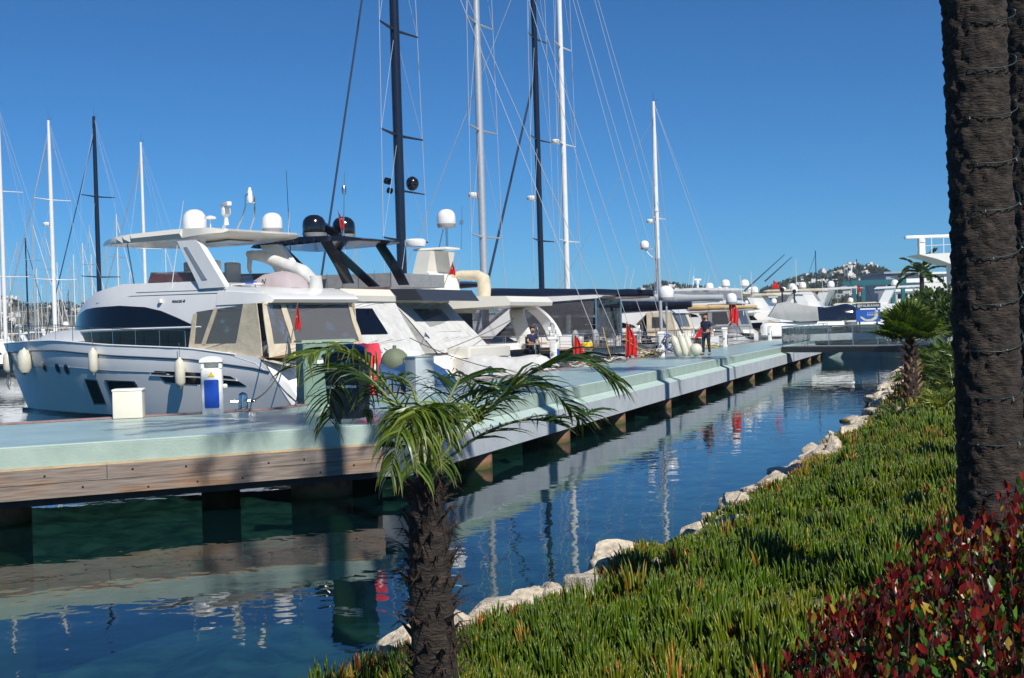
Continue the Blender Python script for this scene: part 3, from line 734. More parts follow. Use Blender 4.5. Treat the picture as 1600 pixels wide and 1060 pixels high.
# -- the small date palm in the foreground
pb = atd(683, 1075, 6.5); pb.z = gz(pb.x, pb.y)-.08
sp = thing('date_palm', 'small date palm with a shaggy trunk and arching feather fronds before the canal', 'palm tree', pb)
ct = atd(664, 745, 6.5)-pb                     # crown heart, local
rng = random.Random(2); q = MB(); Ht = ct.z
def axis_at(z): f = z/Ht; return Vector((ct.x*f, ct.y*f, z))
q.tube([axis_at(z_)for z_ in (0, Ht*.3, Ht*.6, Ht*.85, Ht)], [.125, .12, .115, .10, .06], 16)
q.build('trunk', BARK, sp)
q = MB(); kk = 0; z_ = .02
while z_ < Ht*1.0:
    for j in range(3):
        a = kk*2.399+rng.uniform(-.2, .2); kk += 1; c = axis_at(z_+rng.uniform(-.02, .02)); rr = .10-.03*(z_/Ht)**4
        o_ = Vector((math.cos(a), math.sin(a), 0)); tpt = c+o_*(rr+rng.uniform(.035, .085))+Vector((0, 0, rng.uniform(.05, .11))); s_ = Vector((-o_.y, o_.x, 0))*rng.uniform(.014, .028)
        b0 = c+o_*(rr*.75); V = [b0-s_*1.2, b0+s_*1.2, b0+Vector((0, 0, -.05))+o_*.012, tpt-s_*.55, tpt+s_*.55, tpt-Vector((0, 0, .012))-o_*.005]
        q.add(V, [(0, 1, 4, 3), (1, 2, 5, 4), (2, 0, 3, 5), (3, 4, 5), (0, 2, 1)])
        for h_ in range(4):
            st_ = tpt; e_ = st_+Vector((rng.uniform(-.05, .05)+o_.x*.03, rng.uniform(-.05, .05)+o_.y*.03, rng.uniform(-.07, .04))); q.tube([st_, e_], [.004, .001], 3)
    z_ += .034
SHAG = mat('leaf_base_fibre', (.060, .038, .026), .95, col2=(.014, .010, .008), vscale=14, bump=.8, bscale=40)
q.build('leaf_bases', SHAG, sp, smooth=0)
def curve(pts, n_=18):
    """smooth line through survey points (px, py, depth), local to the small palm"""
    P = [atd(*p)-pb for p in pts]; out = []
    P = [P[0]*2-P[1]]+P+[P[-1]*2-P[-2]]
    for i in range(1, len(P)-2):
        for k in range(n_//(len(P)-3)+1):
            t = k/(n_//(len(P)-3)+1); a, b, c, d = P[i-1:i+3]
            out.append(.5*((2*b)+(c-a)*t+(2*a-5*b+4*c-d)*t*t+(3*b-a-3*c+d)*t**3))
    out.append(P[-2]); return out
def sunlit_green(rng):  # brighter leaflet greens: sunlight put into the frond colour
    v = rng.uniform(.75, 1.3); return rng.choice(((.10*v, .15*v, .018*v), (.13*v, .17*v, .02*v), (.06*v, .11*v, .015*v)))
def shaded_green(rng):  # darker leaflet greens: shade put into the frond colour
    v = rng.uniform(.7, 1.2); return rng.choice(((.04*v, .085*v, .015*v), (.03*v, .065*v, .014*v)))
FR = [([(662, 735, 6.5), (640, 660, 6.4), (590, 585, 6.3), (540, 548, 6.2), (495, 550, 6.1), (462, 575, 6.0)], .36, 56, sunlit_green, .6, .014),
      ([(658, 735, 6.5), (625, 650, 6.7), (575, 590, 6.8), (530, 575, 6.9), (516, 610, 7.0), (514, 660, 7.0)], .38, 60, shaded_green, .7, .014),
      ([(662, 740, 6.4), (655, 690, 6.2), (652, 655, 6.0), (642, 645, 5.9), (624, 675, 5.8), (610, 740, 5.75)], .34, 84, sunlit_green, 1.15, .015),
      ([(668, 740, 6.4), (672, 690, 6.2), (672, 650, 6.0), (666, 640, 5.9), (658, 670, 5.8), (650, 740, 5.7)], .34, 84, sunlit_green, 1.15, .015),
      ([(672, 740, 6.5), (720, 680, 6.5), (770, 632, 6.5), (830, 585, 6.5), (900, 562, 6.5), (968, 600, 6.5)], .50, 84, shaded_green, .42, .016),
      ([(672, 738, 6.5), (700, 670, 6.7), (745, 622, 6.9), (800, 600, 7.0), (860, 610, 7.1), (915, 665, 7.2)], .46, 66, shaded_green, .40, .015),
      ([(670, 736, 6.5), (690, 660, 6.6), (708, 610, 6.7), (725, 590, 6.8), (748, 600, 6.9), (775, 640, 7.0)], .42, 54, shaded_green, .4, .015),
      ([(670, 738, 6.5), (690, 680, 6.3), (700, 645, 6.1), (692, 640, 6.0), (688, 680, 5.9), (690, 735, 5.85)], .30, 70, sunlit_green, 1.0, .015),
      ([(666, 735, 6.5), (655, 650, 6.7), (640, 600, 6.9), (610, 590, 7.1), (580, 615, 7.2), (565, 650, 7.3)], .30, 44, shaded_green, .6, .013),
      ([(672, 742, 6.5), (735, 690, 6.7), (800, 660, 6.9), (850, 655, 7.0), (900, 650, 7.2), (930, 640, 7.3)], .34, 44, shaded_green, .35, .013)]
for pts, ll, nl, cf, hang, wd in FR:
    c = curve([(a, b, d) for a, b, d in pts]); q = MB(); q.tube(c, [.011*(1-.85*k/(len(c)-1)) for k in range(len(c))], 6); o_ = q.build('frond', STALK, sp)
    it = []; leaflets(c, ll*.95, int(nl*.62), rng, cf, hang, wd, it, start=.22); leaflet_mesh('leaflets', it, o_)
# -- fan palm further along the shore
fb = atd(1424, 622, 31.5); fb.z = gz(fb.x, fb.y)
fp = thing('fan_palm', 'low fan palm with stiff green fans and orange brown leaf stubs on its trunk', 'palm tree', fb)
q = MB(); H = 1.75; rng = random.Random(6); q.lathe([(.24, -.1), (.20, .4), (.17, 1.0), (.12, H)], (0, 0, 0), 14); q.build('trunk', BARK, fp)
q = MB(); z_ = .0; kk = 0
while z_ < H*.95:
    for j in range(2):
        a = kk*2.399; kk += 1; rr = .21-.05*z_/H; o_ = Vector((math.cos(a), math.sin(a), 0)); b0 = o_*rr*.8+Vector((0, 0, z_)); t_ = o_*(rr+rng.uniform(.08, .17))+Vector((0, 0, z_+rng.uniform(.08, .16))); s_ = Vector((-o_.y, o_.x, 0))*.05
        q.add([b0-s_, b0+s_, b0-Vector((0, 0, .06)), t_-s_*.4, t_+s_*.4, t_-Vector((0, 0, .02))], [(0, 1, 4, 3), (1, 2, 5, 4), (2, 0, 3, 5), (3, 4, 5)])
    z_ += .05
q.build('leaf_stubs', mat('orange_leaf_stub', (.78, .44, .26), .8, col2=(.34, .18, .10), vscale=12), fp, smooth=0)
def fans(root, top, n_, stalk, R, rng, cols, elr):
    V = []; Fq = []; C = []; q = MB()
    for i in range(n_):
        az = i*2.399+rng.uniform(-.2, .2); el = elr[0]+(elr[1]-elr[0])*(i+.5)/n_; d = Vector((math.cos(az)*math.cos(el), math.sin(az)*math.cos(el), math.sin(el)))
        hub = top+d*stalk*rng.uniform(.8, 1.15); q.tube([top, hub], [.018, .010], 4); side = d.cross(Vector((0, 0, 1))).normalized(); nn = side.cross(d).normalized(); c = cols(rng)
        for k in range(26):
            a = rad(-125+250*k/25); dd = (d*math.cos(a)+side*math.sin(a)+nn*.12*math.cos(a)).normalized(); w = (side*math.cos(a)-d*math.sin(a))*.026
            ll = R*(1-.25*abs(a)/2.2)*rng.uniform(.9, 1.08); m_ = hub+dd*ll*.6; e_ = hub+dd*ll+Vector((0, 0, -.18*ll*rng.uniform(.3, 1.2))); o = len(V)
            V += [hub, m_+w+nn*.008, m_-nn*.012, m_-w+nn*.008, e_]; Fq += [[o, o+1, o+2], [o, o+2, o+3], [o+1, o+4, o+2], [o+2, o+4, o+3]]; v = rng.uniform(.8, 1.25); C += [[x*v for x in c]]*5
    q.build('stalks', STALK, root); attr_mesh('fans', np.array([tuple(v) for v in V]), np.array(Fq), np.array(C), FROND, root, smooth=False)
def fgreen(rng):
    v = rng.uniform(.7, 1.3); return rng.choice(((.07*v, .13*v, .02*v), (.10*v, .16*v, .02*v), (.05*v, .10*v, .016*v), (.15*v, .20*v, .04*v)))
fans(fp, Vector((0, 0, H)), 40, .50, .68, rng, fgreen, (.12, 1.45))
# -- small cycad like clumps round the fan palm and to its right
def clump(px, py, d, R, label, cols, n_=16, seed=1, up=(.3, 1.3), name='palm_bush', cat='bush', raise_=0):
    p = atd(px, py, d); p.z = gz(p.x, p.y)+raise_
    root = thing(name, label, cat, p); crown(root, Vector((0, 0, .05)), n_, R, random.Random(seed), cols, nleaf=26, wid=.03*R, leaf_len=.34*R, elr=up, droop=1.1, hang=.2); return root
def ylw(rng): v = rng.uniform(.8, 1.25); return rng.choice(((.24*v, .26*v, .03*v), (.16*v, .22*v, .03*v)))
clump(1402, 640, 27, .55, 'small spiky green bush left of the fan palm foot', green, 14, 3)
clump(1468, 628, 26, .75, 'yellow green feather leaved bush right of the fan palm foot', ylw, 16, 4)
clump(1490, 590, 30, .9, 'dark green feather leaved bush behind the big trunk, right of the fan palm', green, 20, 5)
clump(1462, 560, 38, 1.5, 'broad green bush filling the bank behind the fan palm', fgreen, 26, 7)
clump(1500, 560, 34, 1.7, 'tall bush with long arching leaves half hidden by the big trunk', fgreen, 26, 9)
# ================================================================== BOATS
def interp(tab, x):
    if x <= tab[0][0]: return tab[0][1]
    for (a, p), (b, q) in zip(tab, tab[1:]):
        if x <= b: return p+(q-p)*(x-a)/(b-a)
    return tab[-1][1]
class Hull:
    def __init__(s, L, B, sheer, stem=1.6, keel=-.5, fine=2.4, tumble=.0, aft=.93, chine=.72, cut=None):
        s.cut = cut
        s.L, s.B, s.sheer, s.stem, s.keel, s.fine, s.aft, s.chine = L, B, sheer, stem, keel, fine, aft, chine
    def zs(s, x): return interp(s.sheer, x)
    def y(s, x, z):
        f = max(0, min(1, (z-s.keel)/(s.zs(x)-s.keel))); xs = s.L-s.stem*(1-f)**1.1; t = min(1, max(0, x/xs))
        e = s.fine-.75*(1-f); plan = 1-max(0, (t-.34)/.66)**e; plan *= s.aft+(1-s.aft)*min(1, t/.3)
        return s.B/2*plan*(s.chine+(1-s.chine)*min(1, f*1.25)**.75)
    def mesh(s, m, parent, mat2=None):
        q = MB(); fs = [0, .06, .14, .25, .38, .52, .66, .8, .92, 1]; ts = [i/26 for i in range(27)]; ts[-1] = 1.0
        for sg in (1, -1):
            rows = []
            for f in fs:
                xs = s.L-s.stem*(1-f)**1.1; r = []
                for t in ts:
                    x = xs*t; z = s.keel+f*(s.zs(x)-s.keel)
                    if s.cut: x0 = interp(s.cut, z); x = x0+(xs-x0)*t; z = s.keel+f*(s.zs(x)-s.keel); r.append((x, sg*max(s.y(x, z), .0 if t == 1 else 0), z))
                rows.append(r)
            q.grid(rows)
        # transom and bottom
        ring = [(0, s.y(0, s.keel+f*(s.zs(0)-s.keel)), s.keel+f*(s.zs(0)-s.keel)) for f in fs]
        if not s.cut: q.add(ring+[(0, -p[1], p[2]) for p in reversed(ring)], [tuple(range(2*len(ring)))])
        o = q.build('hull', m, parent, smooth=45)
        q = MB(); q.grid([[(s.L*t, sg*max(0, s.y(s.L*t, s.zs(s.L*t))-.03), s.zs(s.L*t)-.05) for t in ts] for sg in (1, 0, -1)]); q.build('deck', mat2 or GELC, parent)
        return o
    def line(s, z_of, x0, x1, r, name, m, parent, off=.0, n=26, sides=(1, -1)):
        q = MB()
        for sg in sides:
            q.tube([(x0+(x1-x0)*i/n, sg*(s.y(x0+(x1-x0)*i/n, z_of(x0+(x1-x0)*i/n))+off), z_of(x0+(x1-x0)*i/n)) for i in range(n+1)], r, 6)
            q2 = q.build(name, m, parent); q = MB()
        return q2
    def plate(s, poly, h0, h1, name, m, parent, step=.35, sides=(1,)):
        r = None
        for sg in sides:
            q = MB(); P = densify(poly, step); q.prism(P, h0, h1, lambda a, b, h: (a, sg*(s.y(a, b)+h), b)); r = q.build(name, m, parent)
        return r
def dome(c, r, h, m, parent, name='radome'):
    q = MB(); q.lathe([(r*.86, 0), (r*.9, h*.08), (r, h*.18), (r, h*.55), (r*.93, h*.74), (r*.72, h*.89), (r*.4, h*.975), (0, h)], c, 20); o = q.build(name, m, parent)
    q = MB(); q.lathe([(r*.90, h*.02), (r*1.012, h*.20), (r*1.012, h*.215), (r*.9, h*.215)], c, 20); q.build('seam', CANVG, o); return o
def radar(c, r, m, parent, ang=.4, bar=True):
    q = MB(); q.lathe([(r*.25, -.35), (r*.16, -.1), (r*.42, 0), (r*.45, .16), (r*.2, .26)], c, 14); o = q.build('radar', m, parent)
    if bar:
        q = MB(); q.rbox((c[0], c[1], c[2]+.32), (r*2.4, .16, .13), .05, ang); q.build('scanner', m, o)
    return o
def rail(pts, h, parent, m=CHROME, r=.013, posts=6, name='rail', mid=True):
    P = [Vector(p) for p in pts]; q = MB(); q.tube([p+Vector((0, 0, h)) for p in P], r, 6)
    if mid: q.tube([p+Vector((0, 0, h*.5)) for p in P], r*.6, 5)
    n_ = len(P)
    for i in range(posts):
        s_ = i*(n_-1)/(posts-1); j = min(int(s_), n_-2); p = P[j].lerp(P[j+1], s_-j); q.tube([p, p+Vector((0, 0, h))], r, 6)
    return q.build(name, m, parent)
def text_mesh(word, size, parent, loc, rot, m, name='lettering', depth=.004, align='CENTER', shear=0):
    cu = bpy.data.curves.new(name, 'FONT'); cu.body = word; cu.size = size; cu.extrude = depth; cu.align_x = align; cu.align_y = 'CENTER'; cu.shear = shear
    t = bpy.data.objects.new('tmp', cu); COL.objects.link(t); bpy.context.view_layer.update()
    me = bpy.data.meshes.new_from_object(t.evaluated_get(bpy.context.evaluated_depsgraph_get())); bpy.data.objects.remove(t)
    me.materials.clear(); me.materials.append(m); o = bpy.data.objects.new(name, me); COL.objects.link(o); o.parent = parent; o.location = loc; o.rotation_euler = rot; return o
def whip(p0, p1, parent, r=.018, m=WHITE): q = MB(); q.tube([p0, p1], [r, r*.4], 6); return q.build('antenna', m, parent)
def cloth(name, m, parent, ring_pts, fold=.03, seed=0):
    """slack cover: rows of 3-D points, wrinkled"""
    rows = [[Vector(p)+Vector((noise.noise(Vector(p)*2.3+Vector((seed, 0, 0)))*fold, noise.noise(Vector(p)*2.9+Vector((0, seed, 0)))*fold, noise.noise(Vector(p)*3.7)*fold*.6)) for p in r] for r in ring_pts]
    q = MB(); q.grid(rows); o = q.build(name, m, parent, smooth=60); return o
def flag(root_loc, label, h=1.3, tip=(0, 0), drop=.75, w=.28, rz=0, cat='flag', staff=True, lean=.35, scale=1.0):
    """red ensign hanging slack from a leaning staff; star and crescent in white"""
    t = thing('flag', label, cat, root_loc, rz); t.scale = (scale,)*3
    q = MB(); q.tube([(0, 0, 0), (lean, 0, h)], .014, 6); q.build('staff', TEAK if staff else CHROME, t)
    top = Vector((lean*.97, 0, h*.97)); rows = []
    for i in range(13):
        f = i/12; r = []; wf = w*(.30+.70*min(1, f*1.6)**.7)*(1-.25*f*f)
        for k in range(13):
            u = k/12; x = top.x-lean*.5*f*(1-u)+wf*u*.8; y = .05*math.sin(u*14+f*1.5)*(.5+f*.6); z = top.z-drop*f*(1-.12*math.sin(u*3.1))-.16*u*(1-f)
            r.append((x, y, z))
        rows.append(r)
    q = MB(); q.grid(rows); c = q.build('cloth', RED, t, smooth=60)
    q = MB(); a = .07
    a = .05*min(1, w/.3)
    P = [(math.cos(x_)*a, math.sin(x_)*a) for x_ in [rad(40+i*28) for i in range(11)]]+[(.022+math.cos(x_)*a*.78, math.sin(x_)*a*.78) for x_ in [rad(320-i*28) for i in range(11)]]
    q.prism(P, -.062, -.066, lambda u, v, h_: (top.x-lean*.2+w*.35+u*.6, h_-.03, top.z-drop*.45+v)); q.build('emblem', WHITE, c); return t
def pod(n_, c, r): pass

# ------------------------------------------------ the big white motor yacht on the left
B1 = thing('motor_yacht', 'large white flybridge motor yacht with dark curved windows, cream aft tent and arched hardtop', 'yacht', (-5.2, 37.4, 0), rad(145))
CUT = [(-.55, .25), (.5, .25), (.8, .42), (1.15, .62), (1.5, .98), (1.8, 1.5), (2.0, 2.3), (2.2, 3.0)]
H1 = Hull(18.0, 4.75, [(0, 1.72), (1.6, 2.02), (2.6, 2.12), (4.3, 2.31), (8.2, 2.47), (11.7, 2.68), (13.2, 2.68), (18, 2.60)], stem=1.9, keel=-.55, fine=2.6, cut=CUT)
hu = H1.mesh(HULLW, B1)
H1.line(lambda x: H1.zs(x)-.36-.02*x/18, .9, 17.6, .028, 'rub_rail', mat('rail_dark', (.06, .07, .09), .4), B1, .012)
H1.line(lambda x: H1.zs(x)-.02, 2.3, 17.9, .035, 'gunwale', GEL, B1, -.01)
H1.line(lambda x: H1.zs(x)-.75-.015*x, 5.5, 16.6, .012, 'styling_line', mat('line_grey', (.25, .28, .32), .4), B1, .004)
q = MB(); 
for sg in (1, -1): q.grid([[(x, sg*(H1.y(x, z)+.006), z) for x in [i*.65 for i in range(27)]] for z in (-.1, .10)])
bt = q.build('boot_stripe', NAVY, B1)
def hullwin(poly, name='hull_window'):
    cx = sum(p[0] for p in poly)/len(poly); cz = sum(p[1] for p in poly)/len(poly)
    o = H1.plate([(cx+(a-cx)*1.10+(.03 if a > cx else -.03), cz+(b-cz)*1.10) for a, b in poly], -.03, .012, 'window_frame', CHROME, B1, .2, (1, -1))
    w_ = H1.plate(poly, .008, .022, 'pane', GLASS, o, .2); return o
hullwin([(10.07, 1.28), (9.36, 1.25), (9.22, .47), (9.95, .45)]); hullwin([(8.73, 1.25), (7.25, 1.22), (7.15, 1.1), (7.22, .42), (8.58, .43)])
for cx in (13.0, 11.88, 11.2):
    cz = 1.63+(cx-11.2)*.05; o = H1.plate([(cx+.20*math.cos(a), cz+.20*math.sin(a)) for a in [i*.3927 for i in range(16)]], -.02, .015, 'porthole', CHROME, B1, 1)
    H1.plate([(cx+.15*math.cos(a), cz+.15*math.sin(a)) for a in [i*.3927 for i in range(16)]], .01, .02, 'pane', GLASS, o, 1)
v_ = H1.plate([(6.24, 1.48), (6.0, 1.59), (3.82, 1.52), (2.58, 1.41), (1.98, 1.11), (3.75, 1.13), (5.6, 1.22), (5.85, 1.40)], -.02, .012, 'hull_vent', BLACKG, B1, .3)
H1.plate([(6.3, 1.47), (6.3, 1.435), (4.0, 1.36), (2.3, 1.26), (2.35, 1.30), (4, 1.40)], .01, .035, 'vent_blade', HULLW, v_, .3)
# foredeck coaming
q = MB(); slab(q, [(14.9, 2.62), (13.2, 2.92), (12.0, 3.0), (9.7, 2.93), (9.4, 2.6), (12.5, 2.6)], lambda x, z: max(.15, H1.y(x, 2.5)-.42-(z-2.6)*.25)); q.build('foredeck_coaming', GEL, B1)
q = MB(); slab(q, [(13.6, 2.95), (12.5, 3.06), (12.45, 2.9), (13.6, 2.8)], lambda x, z: .9); q.build('sunpad', CANVG, B1)
def yf1(x, z):
    t = max(0, (x-8.2)/5.0); w_ = 2.08*(1-.97*t**2.2) if t < 1 else .05
    return max(.05, w_-.16*max(0, z-3.0)-(.10*max(0, z-3.9)))
q = MB(); slab(q, [(3.7, 2.2), (12.1, 2.55), (12.55, 3.0), (11.7, 3.50), (10.9, 3.90), (9.7, 4.27), (8.2, 4.47), (4.8, 4.40), (3.1, 4.18), (1.85, 4.07), (1.35, 3.87), (1.32, 3.62), (3.2, 3.5), (4.3, 2.95)], lambda x, z: max(.05, yf1(x, z))); ss = q.build('superstructure', GEL, B1, smooth=28)
q = MB(); slab(q, [(12.62, 2.98), (11.75, 3.46), (10.4, 3.70), (9.53, 3.74), (8.15, 3.75), (6.83, 3.66), (6.01, 3.51), (5.13, 3.25), (4.35, 2.99), (9.46, 3.02)], lambda x, z: yf1(x, z)+.025, .3); q.build('window_band', GLASS, B1, smooth=28)
q = MB(); slab(q, [(11.9, 2.90), (4.44, 2.90), (3.77, 2.52), (4.43, 2.28), (8.41, 2.42), (11.9, 2.6)], lambda x, z: yf1(x, z)+.022, .3); q.build('lower_window', GLASS, B1, smooth=28)
q = MB()
for sg in (1, -1): q.tube([(x, sg*(yf1(x, 2.95)+.02), 2.945+.003*(x-4)) for x in [4.0+.5*i for i in range(16)]], .035, 6)
q.build('window_divider', GEL, B1)
q = MB()
for (p0, p1) in (((7.6, 4.05), (3.2, 3.98)), ((3.2, 3.98), (3.05, 4.08)), ((3.05, 4.08), (7.4, 4.16)), ((9.6, 3.88), (7.6, 4.05)),):
    q.tube([(p0[0], yf1(p0[0], p0[1])+.004, p0[1]), (p1[0], yf1(p1[0], p1[1])+.004, p1[1])], .012, 5)
q.build('styling_recess', mat('line_grey', (.25, .28, .32), .4), B1)
text_mesh('PRINCESS 60', .115, B1, (5.2, yf1(5.2, 3.79)+.012, 3.79), (rad(90)-.12, 0, rad(180)), NAVY, 'nameplate')
q = MB(); q.rbox((6.05, yf1(6.05, 3.8)+.05, 3.83), (.12, .10, .12), .02); q.build('side_lamp', WHITE, B1)
# aft overhang and its edge
q = MB(); slab(q, [(3.4, 3.60), (1.05, 3.60), (.98, 3.70), (1.25, 3.88), (3.4, 4.05)], lambda x, z: yf1(x, z)+.03-.35*max(0, 1.6-x)**2); q.build('aft_overhang', GEL, B1)
# fly screen, seats
q = MB()
scr = [(7.9, 1.0), (8.25, .6), (8.4, 0), (8.25, -.6), (7.9, -1.0)]
rows = [[(4.7, 1.62, 4.42), (6, 1.66, 4.46), (7.2, 1.55, 4.48)]+[(a, b, 4.47) for a, b in scr]+[(7.2, -1.55, 4.48), (6, -1.66, 4.46), (4.7, -1.62, 4.42)],
        [(4.7, 1.58, 4.72), (6, 1.6, 4.76), (7.1, 1.5, 4.8)]+[(a-.2, b*.95, 4.82) for a, b in scr]+[(7.1, -1.5, 4.8), (6, -1.6, 4.76), (4.7, -1.58, 4.72)]]
q.grid(rows); q.build('fly_screen', FLYG, B1)
q = MB(); q.tube(rows[1], .014, 6); q.build('screen_rail', CHROME, B1)
for (x, y, s_) in ((6.3, .6, 1), (5.2, .7, 1), (5.9, -.8, 1)):
    q = MB(); q.rbox((x, y, 4.62), (.5, .7, .35), .08); q.rbox((x-.2, y, 4.92), (.16, .66, .42), .06); q.build('seat', CANVW, B1)
for sg in (1, -1):
    q = MB(); P = [(5.28, 5.72), (4.42, 5.70), (4.2, 5.55), (3.08, 4.22), (3.1, 4.15), (4.22, 4.15), (4.3, 4.3)]
    q.prism(P, 0, .24, lambda a, b, h: (a, sg*(1.75-.04*(b-4.2)+h*.9-.02), b)); ar = q.build('arch', GEL, B1)
    q = MB(); q.prism([(4.95, 5.5), (4.78, 5.5), (3.85, 4.42), (4.08, 4.42)], .22, .235, lambda a, b, h: (a, sg*(1.75-.04*(b-4.2)+h*.9), b)); q.build('arch_recess', mat('line_grey', (.25, .28, .32), .4), ar)
    q = MB(); q.tube([(8.3, sg*1.25, 4.45), (8.6, sg*1.25, 5.86)], .025, 6); q.build('strut', CHROME, B1)
q = MB(); slab(q, [(10.3, 5.90), (9.5, 6.01), (7.6, 6.09), (5.4, 6.10), (3.7, 6.04), (3.25, 5.93), (3.4, 5.87), (5.4, 5.78), (7.5, 5.80), (9.4, 5.85)], lambda x, z: (1.98-1.0*max(0, (x-7.5)/2.8)**2-.5*max(0, (4.1-x)/.9)**2)-.5*abs(z-5.93), .4); ht = q.build('hardtop', GELC, B1, smooth=30)
q = MB(); q.rbox((5.2, -.3, 5.765), (1.2, 1.3, .05), .1); q.build('roof_lamp_panel', GEL, ht)
dome((6.5, .1, 6.08), .40, .86, GEL, B1); dome((4.05, -1.1, 6.03), .34, .68, GEL, B1)
radar((4.72, .3, 6.62), .36, GEL, B1, 2.7)
q = MB(); q.tube([(4.9, .3, 6.1), (4.72, .3, 6.4)], .05, 8); q.build('radar_foot', GEL, B1)
q = MB(); q.lathe([(.02, 0), (.02, .32), (.20, .34), (.20, .40), (.05, .46)], (5.6, .2, 6.2), 12); q.build('gps_mushroom', GEL, B1)
q = MB()
for sg in (1, -1): q.tube([(4.3, sg*.28, 6.0), (4.0, sg*.26, 6.5), (3.9, sg*.2, 6.85), (3.9, sg*.2, 7.15), (3.9, 0, 7.3)], .025, 6)
q.tube([(3.9, -.2, 6.95), (3.9, .2, 6.95)], .02, 6); q.build('light_mast', CHROME, B1)
q = MB(); q.lathe([(.08, 0), (.10, .12), (.08, .36), (.06, .4), (.04, .5)], (3.9, 0, 6.95), 10); q.build('mast_lamp', WHITE, B1)
whip((5.7, 1.85, 4.1), (4.95, 1.85, 6.98), B1); whip((3.8, -1.6, 5.95), (3.75, -1.6, 6.75), B1, .01)
# handrail on the side deck, bow rail
H1r = lambda x: (x, H1.y(x, H1.zs(x))-.10, H1.zs(x))
for sg in (1, -1):
    rail([(x, sg*H1r(x)[1], H1r(x)[2]) for x in [4.6+.6*i for i in range(21)]], .52, B1, posts=11, mid=False)
# aft tent
ten = MB(); Y = 2.13
def sidepanel(poly, name, m, h=.02, y=Y):
    for sg in (1, -1):
        q = MB(); P = densify(poly, .25); q.prism(P, 0, h, lambda a, b, hh: (a, sg*(y+hh+.03*math.sin(a*9+b*2)*(.5 if name != 'clear_panel' else .2)), b)); r = q.build(name, m, B1)
    return r
sidepanel([(4.30, 3.36), (4.15, 3.38), (4.38, 2.12), (4.61, 2.12)], 'tent_strip', CANV)
sidepanel([(3.34, 3.51), (3.19, 3.51), (3.78, 2.40), (3.95, 2.40)], 'tent_strip', CANV, .03)
sidepanel([(4.46, 2.42), (2.3, 2.40), (2.4, 2.0), (4.63, 2.09)], 'tent_skirt', CANV)
sidepanel([(2.02, 3.60), (1.44, 3.60), (1.28, 1.96), (2.60, 1.98), (2.35, 2.5)], 'tent_corner', CANV, .03)
sidepanel([(4.2, 3.42), (1.6, 3.6), (2.3, 2.3), (4.4, 2.3)], 'clear_panel', CLEAR, .006, Y-.02)
XA = 1.22
def aftpanel(poly, name, m, h=.02, dx=0):
    q = MB(); P = densify(poly, .25); q.prism(P, 0, h, lambda a, b, hh: (XA+dx+.42*(3.6-b)*-.28-hh+.02*math.sin(a*8+b*3), a, b)); return q.build(name, m, B1)
aftpanel([(2.14, 3.62), (1.98, 3.62), (1.86, 2.0), (2.14, 2.0)], 'tent_strip', CANV)
aftpanel([(1.42, 3.62), (1.20, 3.62), (.92, 2.3), (1.12, 2.3)], 'tent_strip', CANV)
aftpanel([(-1.55, 3.62), (-1.72, 3.62), (-2.12, 2.2), (-1.92, 2.2)], 'tent_strip', CANV)
aftpanel([(2.14, 2.36), (-2.1, 2.36), (-2.12, 2.0), (2.14, 1.96)], 'tent_skirt', CANV)
aftpanel([(2.12, 3.64), (-1.8, 3.64), (-1.8, 3.54), (2.12, 3.54)], 'tent_strip', CANV)
aftpanel([(1.98, 3.56), (1.34, 3.56), (1.06, 2.36), (1.86, 2.36)], 'clear_panel', CLEAR, .006, .02)
aftpanel([(1.26, 3.56), (-1.6, 3.56), (-1.95, 2.36), (.96, 2.36)], 'clear_panel', CLEAR, .006, .02)
q = MB(); q.box((3.4, 0, 2.8), (.06, 3.9, 1.5)); q.build('saloon_door', GLASS, B1)
q = MB(); q.rbox((2.2, 0, 2.25), (.7, 3.0, .5), .1); q.build('cockpit_sofa', GEL, B1)
q = MB(); q.box((1.8, 0, 1.96), (3.4, 3.9, .05)); q.build('cockpit_floor', TEAK, B1)
for sg in (1, -1):
    # stern quarter: a broad curved face turned aft between the hull side and the inner coaming
    oz = [2.14, 2.08, 2.0, 1.8, 1.5, 1.15, .8, .5, .3]
    A_ = [(interp(CUT, z)-.02, sg*(H1.y(interp(CUT, z), z)+.008), z) for z in oz]
    B_ = [(interp(CUT, z)-(.02+.30*min(1, (2.14-z)/.5)), sg*(H1.y(interp(CUT, z), z)-.12), z+.01) for z in oz]
    C_ = [(interp(CUT, z)-(.02+.42*min(1, (2.14-z)/.5)), sg*(H1.y(interp(CUT, z), z)-.50), z+.03) for z in oz]
    D_ = [(interp(CUT, z)+.15, sg*(H1.y(interp(CUT, z), z)-.56), z+.0) for z in oz]
    q = MB(); q.grid([A_, B_, C_, D_]); q.build('stern_wing', GEL, B1, smooth=50)
q = MB(); q.rbox((-.45, 0, .42), (1.7, 4.1, .12), .25); q.build('swim_platform', GEL, B1)
q = MB(); q.rbox((.95, 0, 1.2), (1.3, 3.5, 1.5), .2); q.build('transom_locker', GEL, B1)
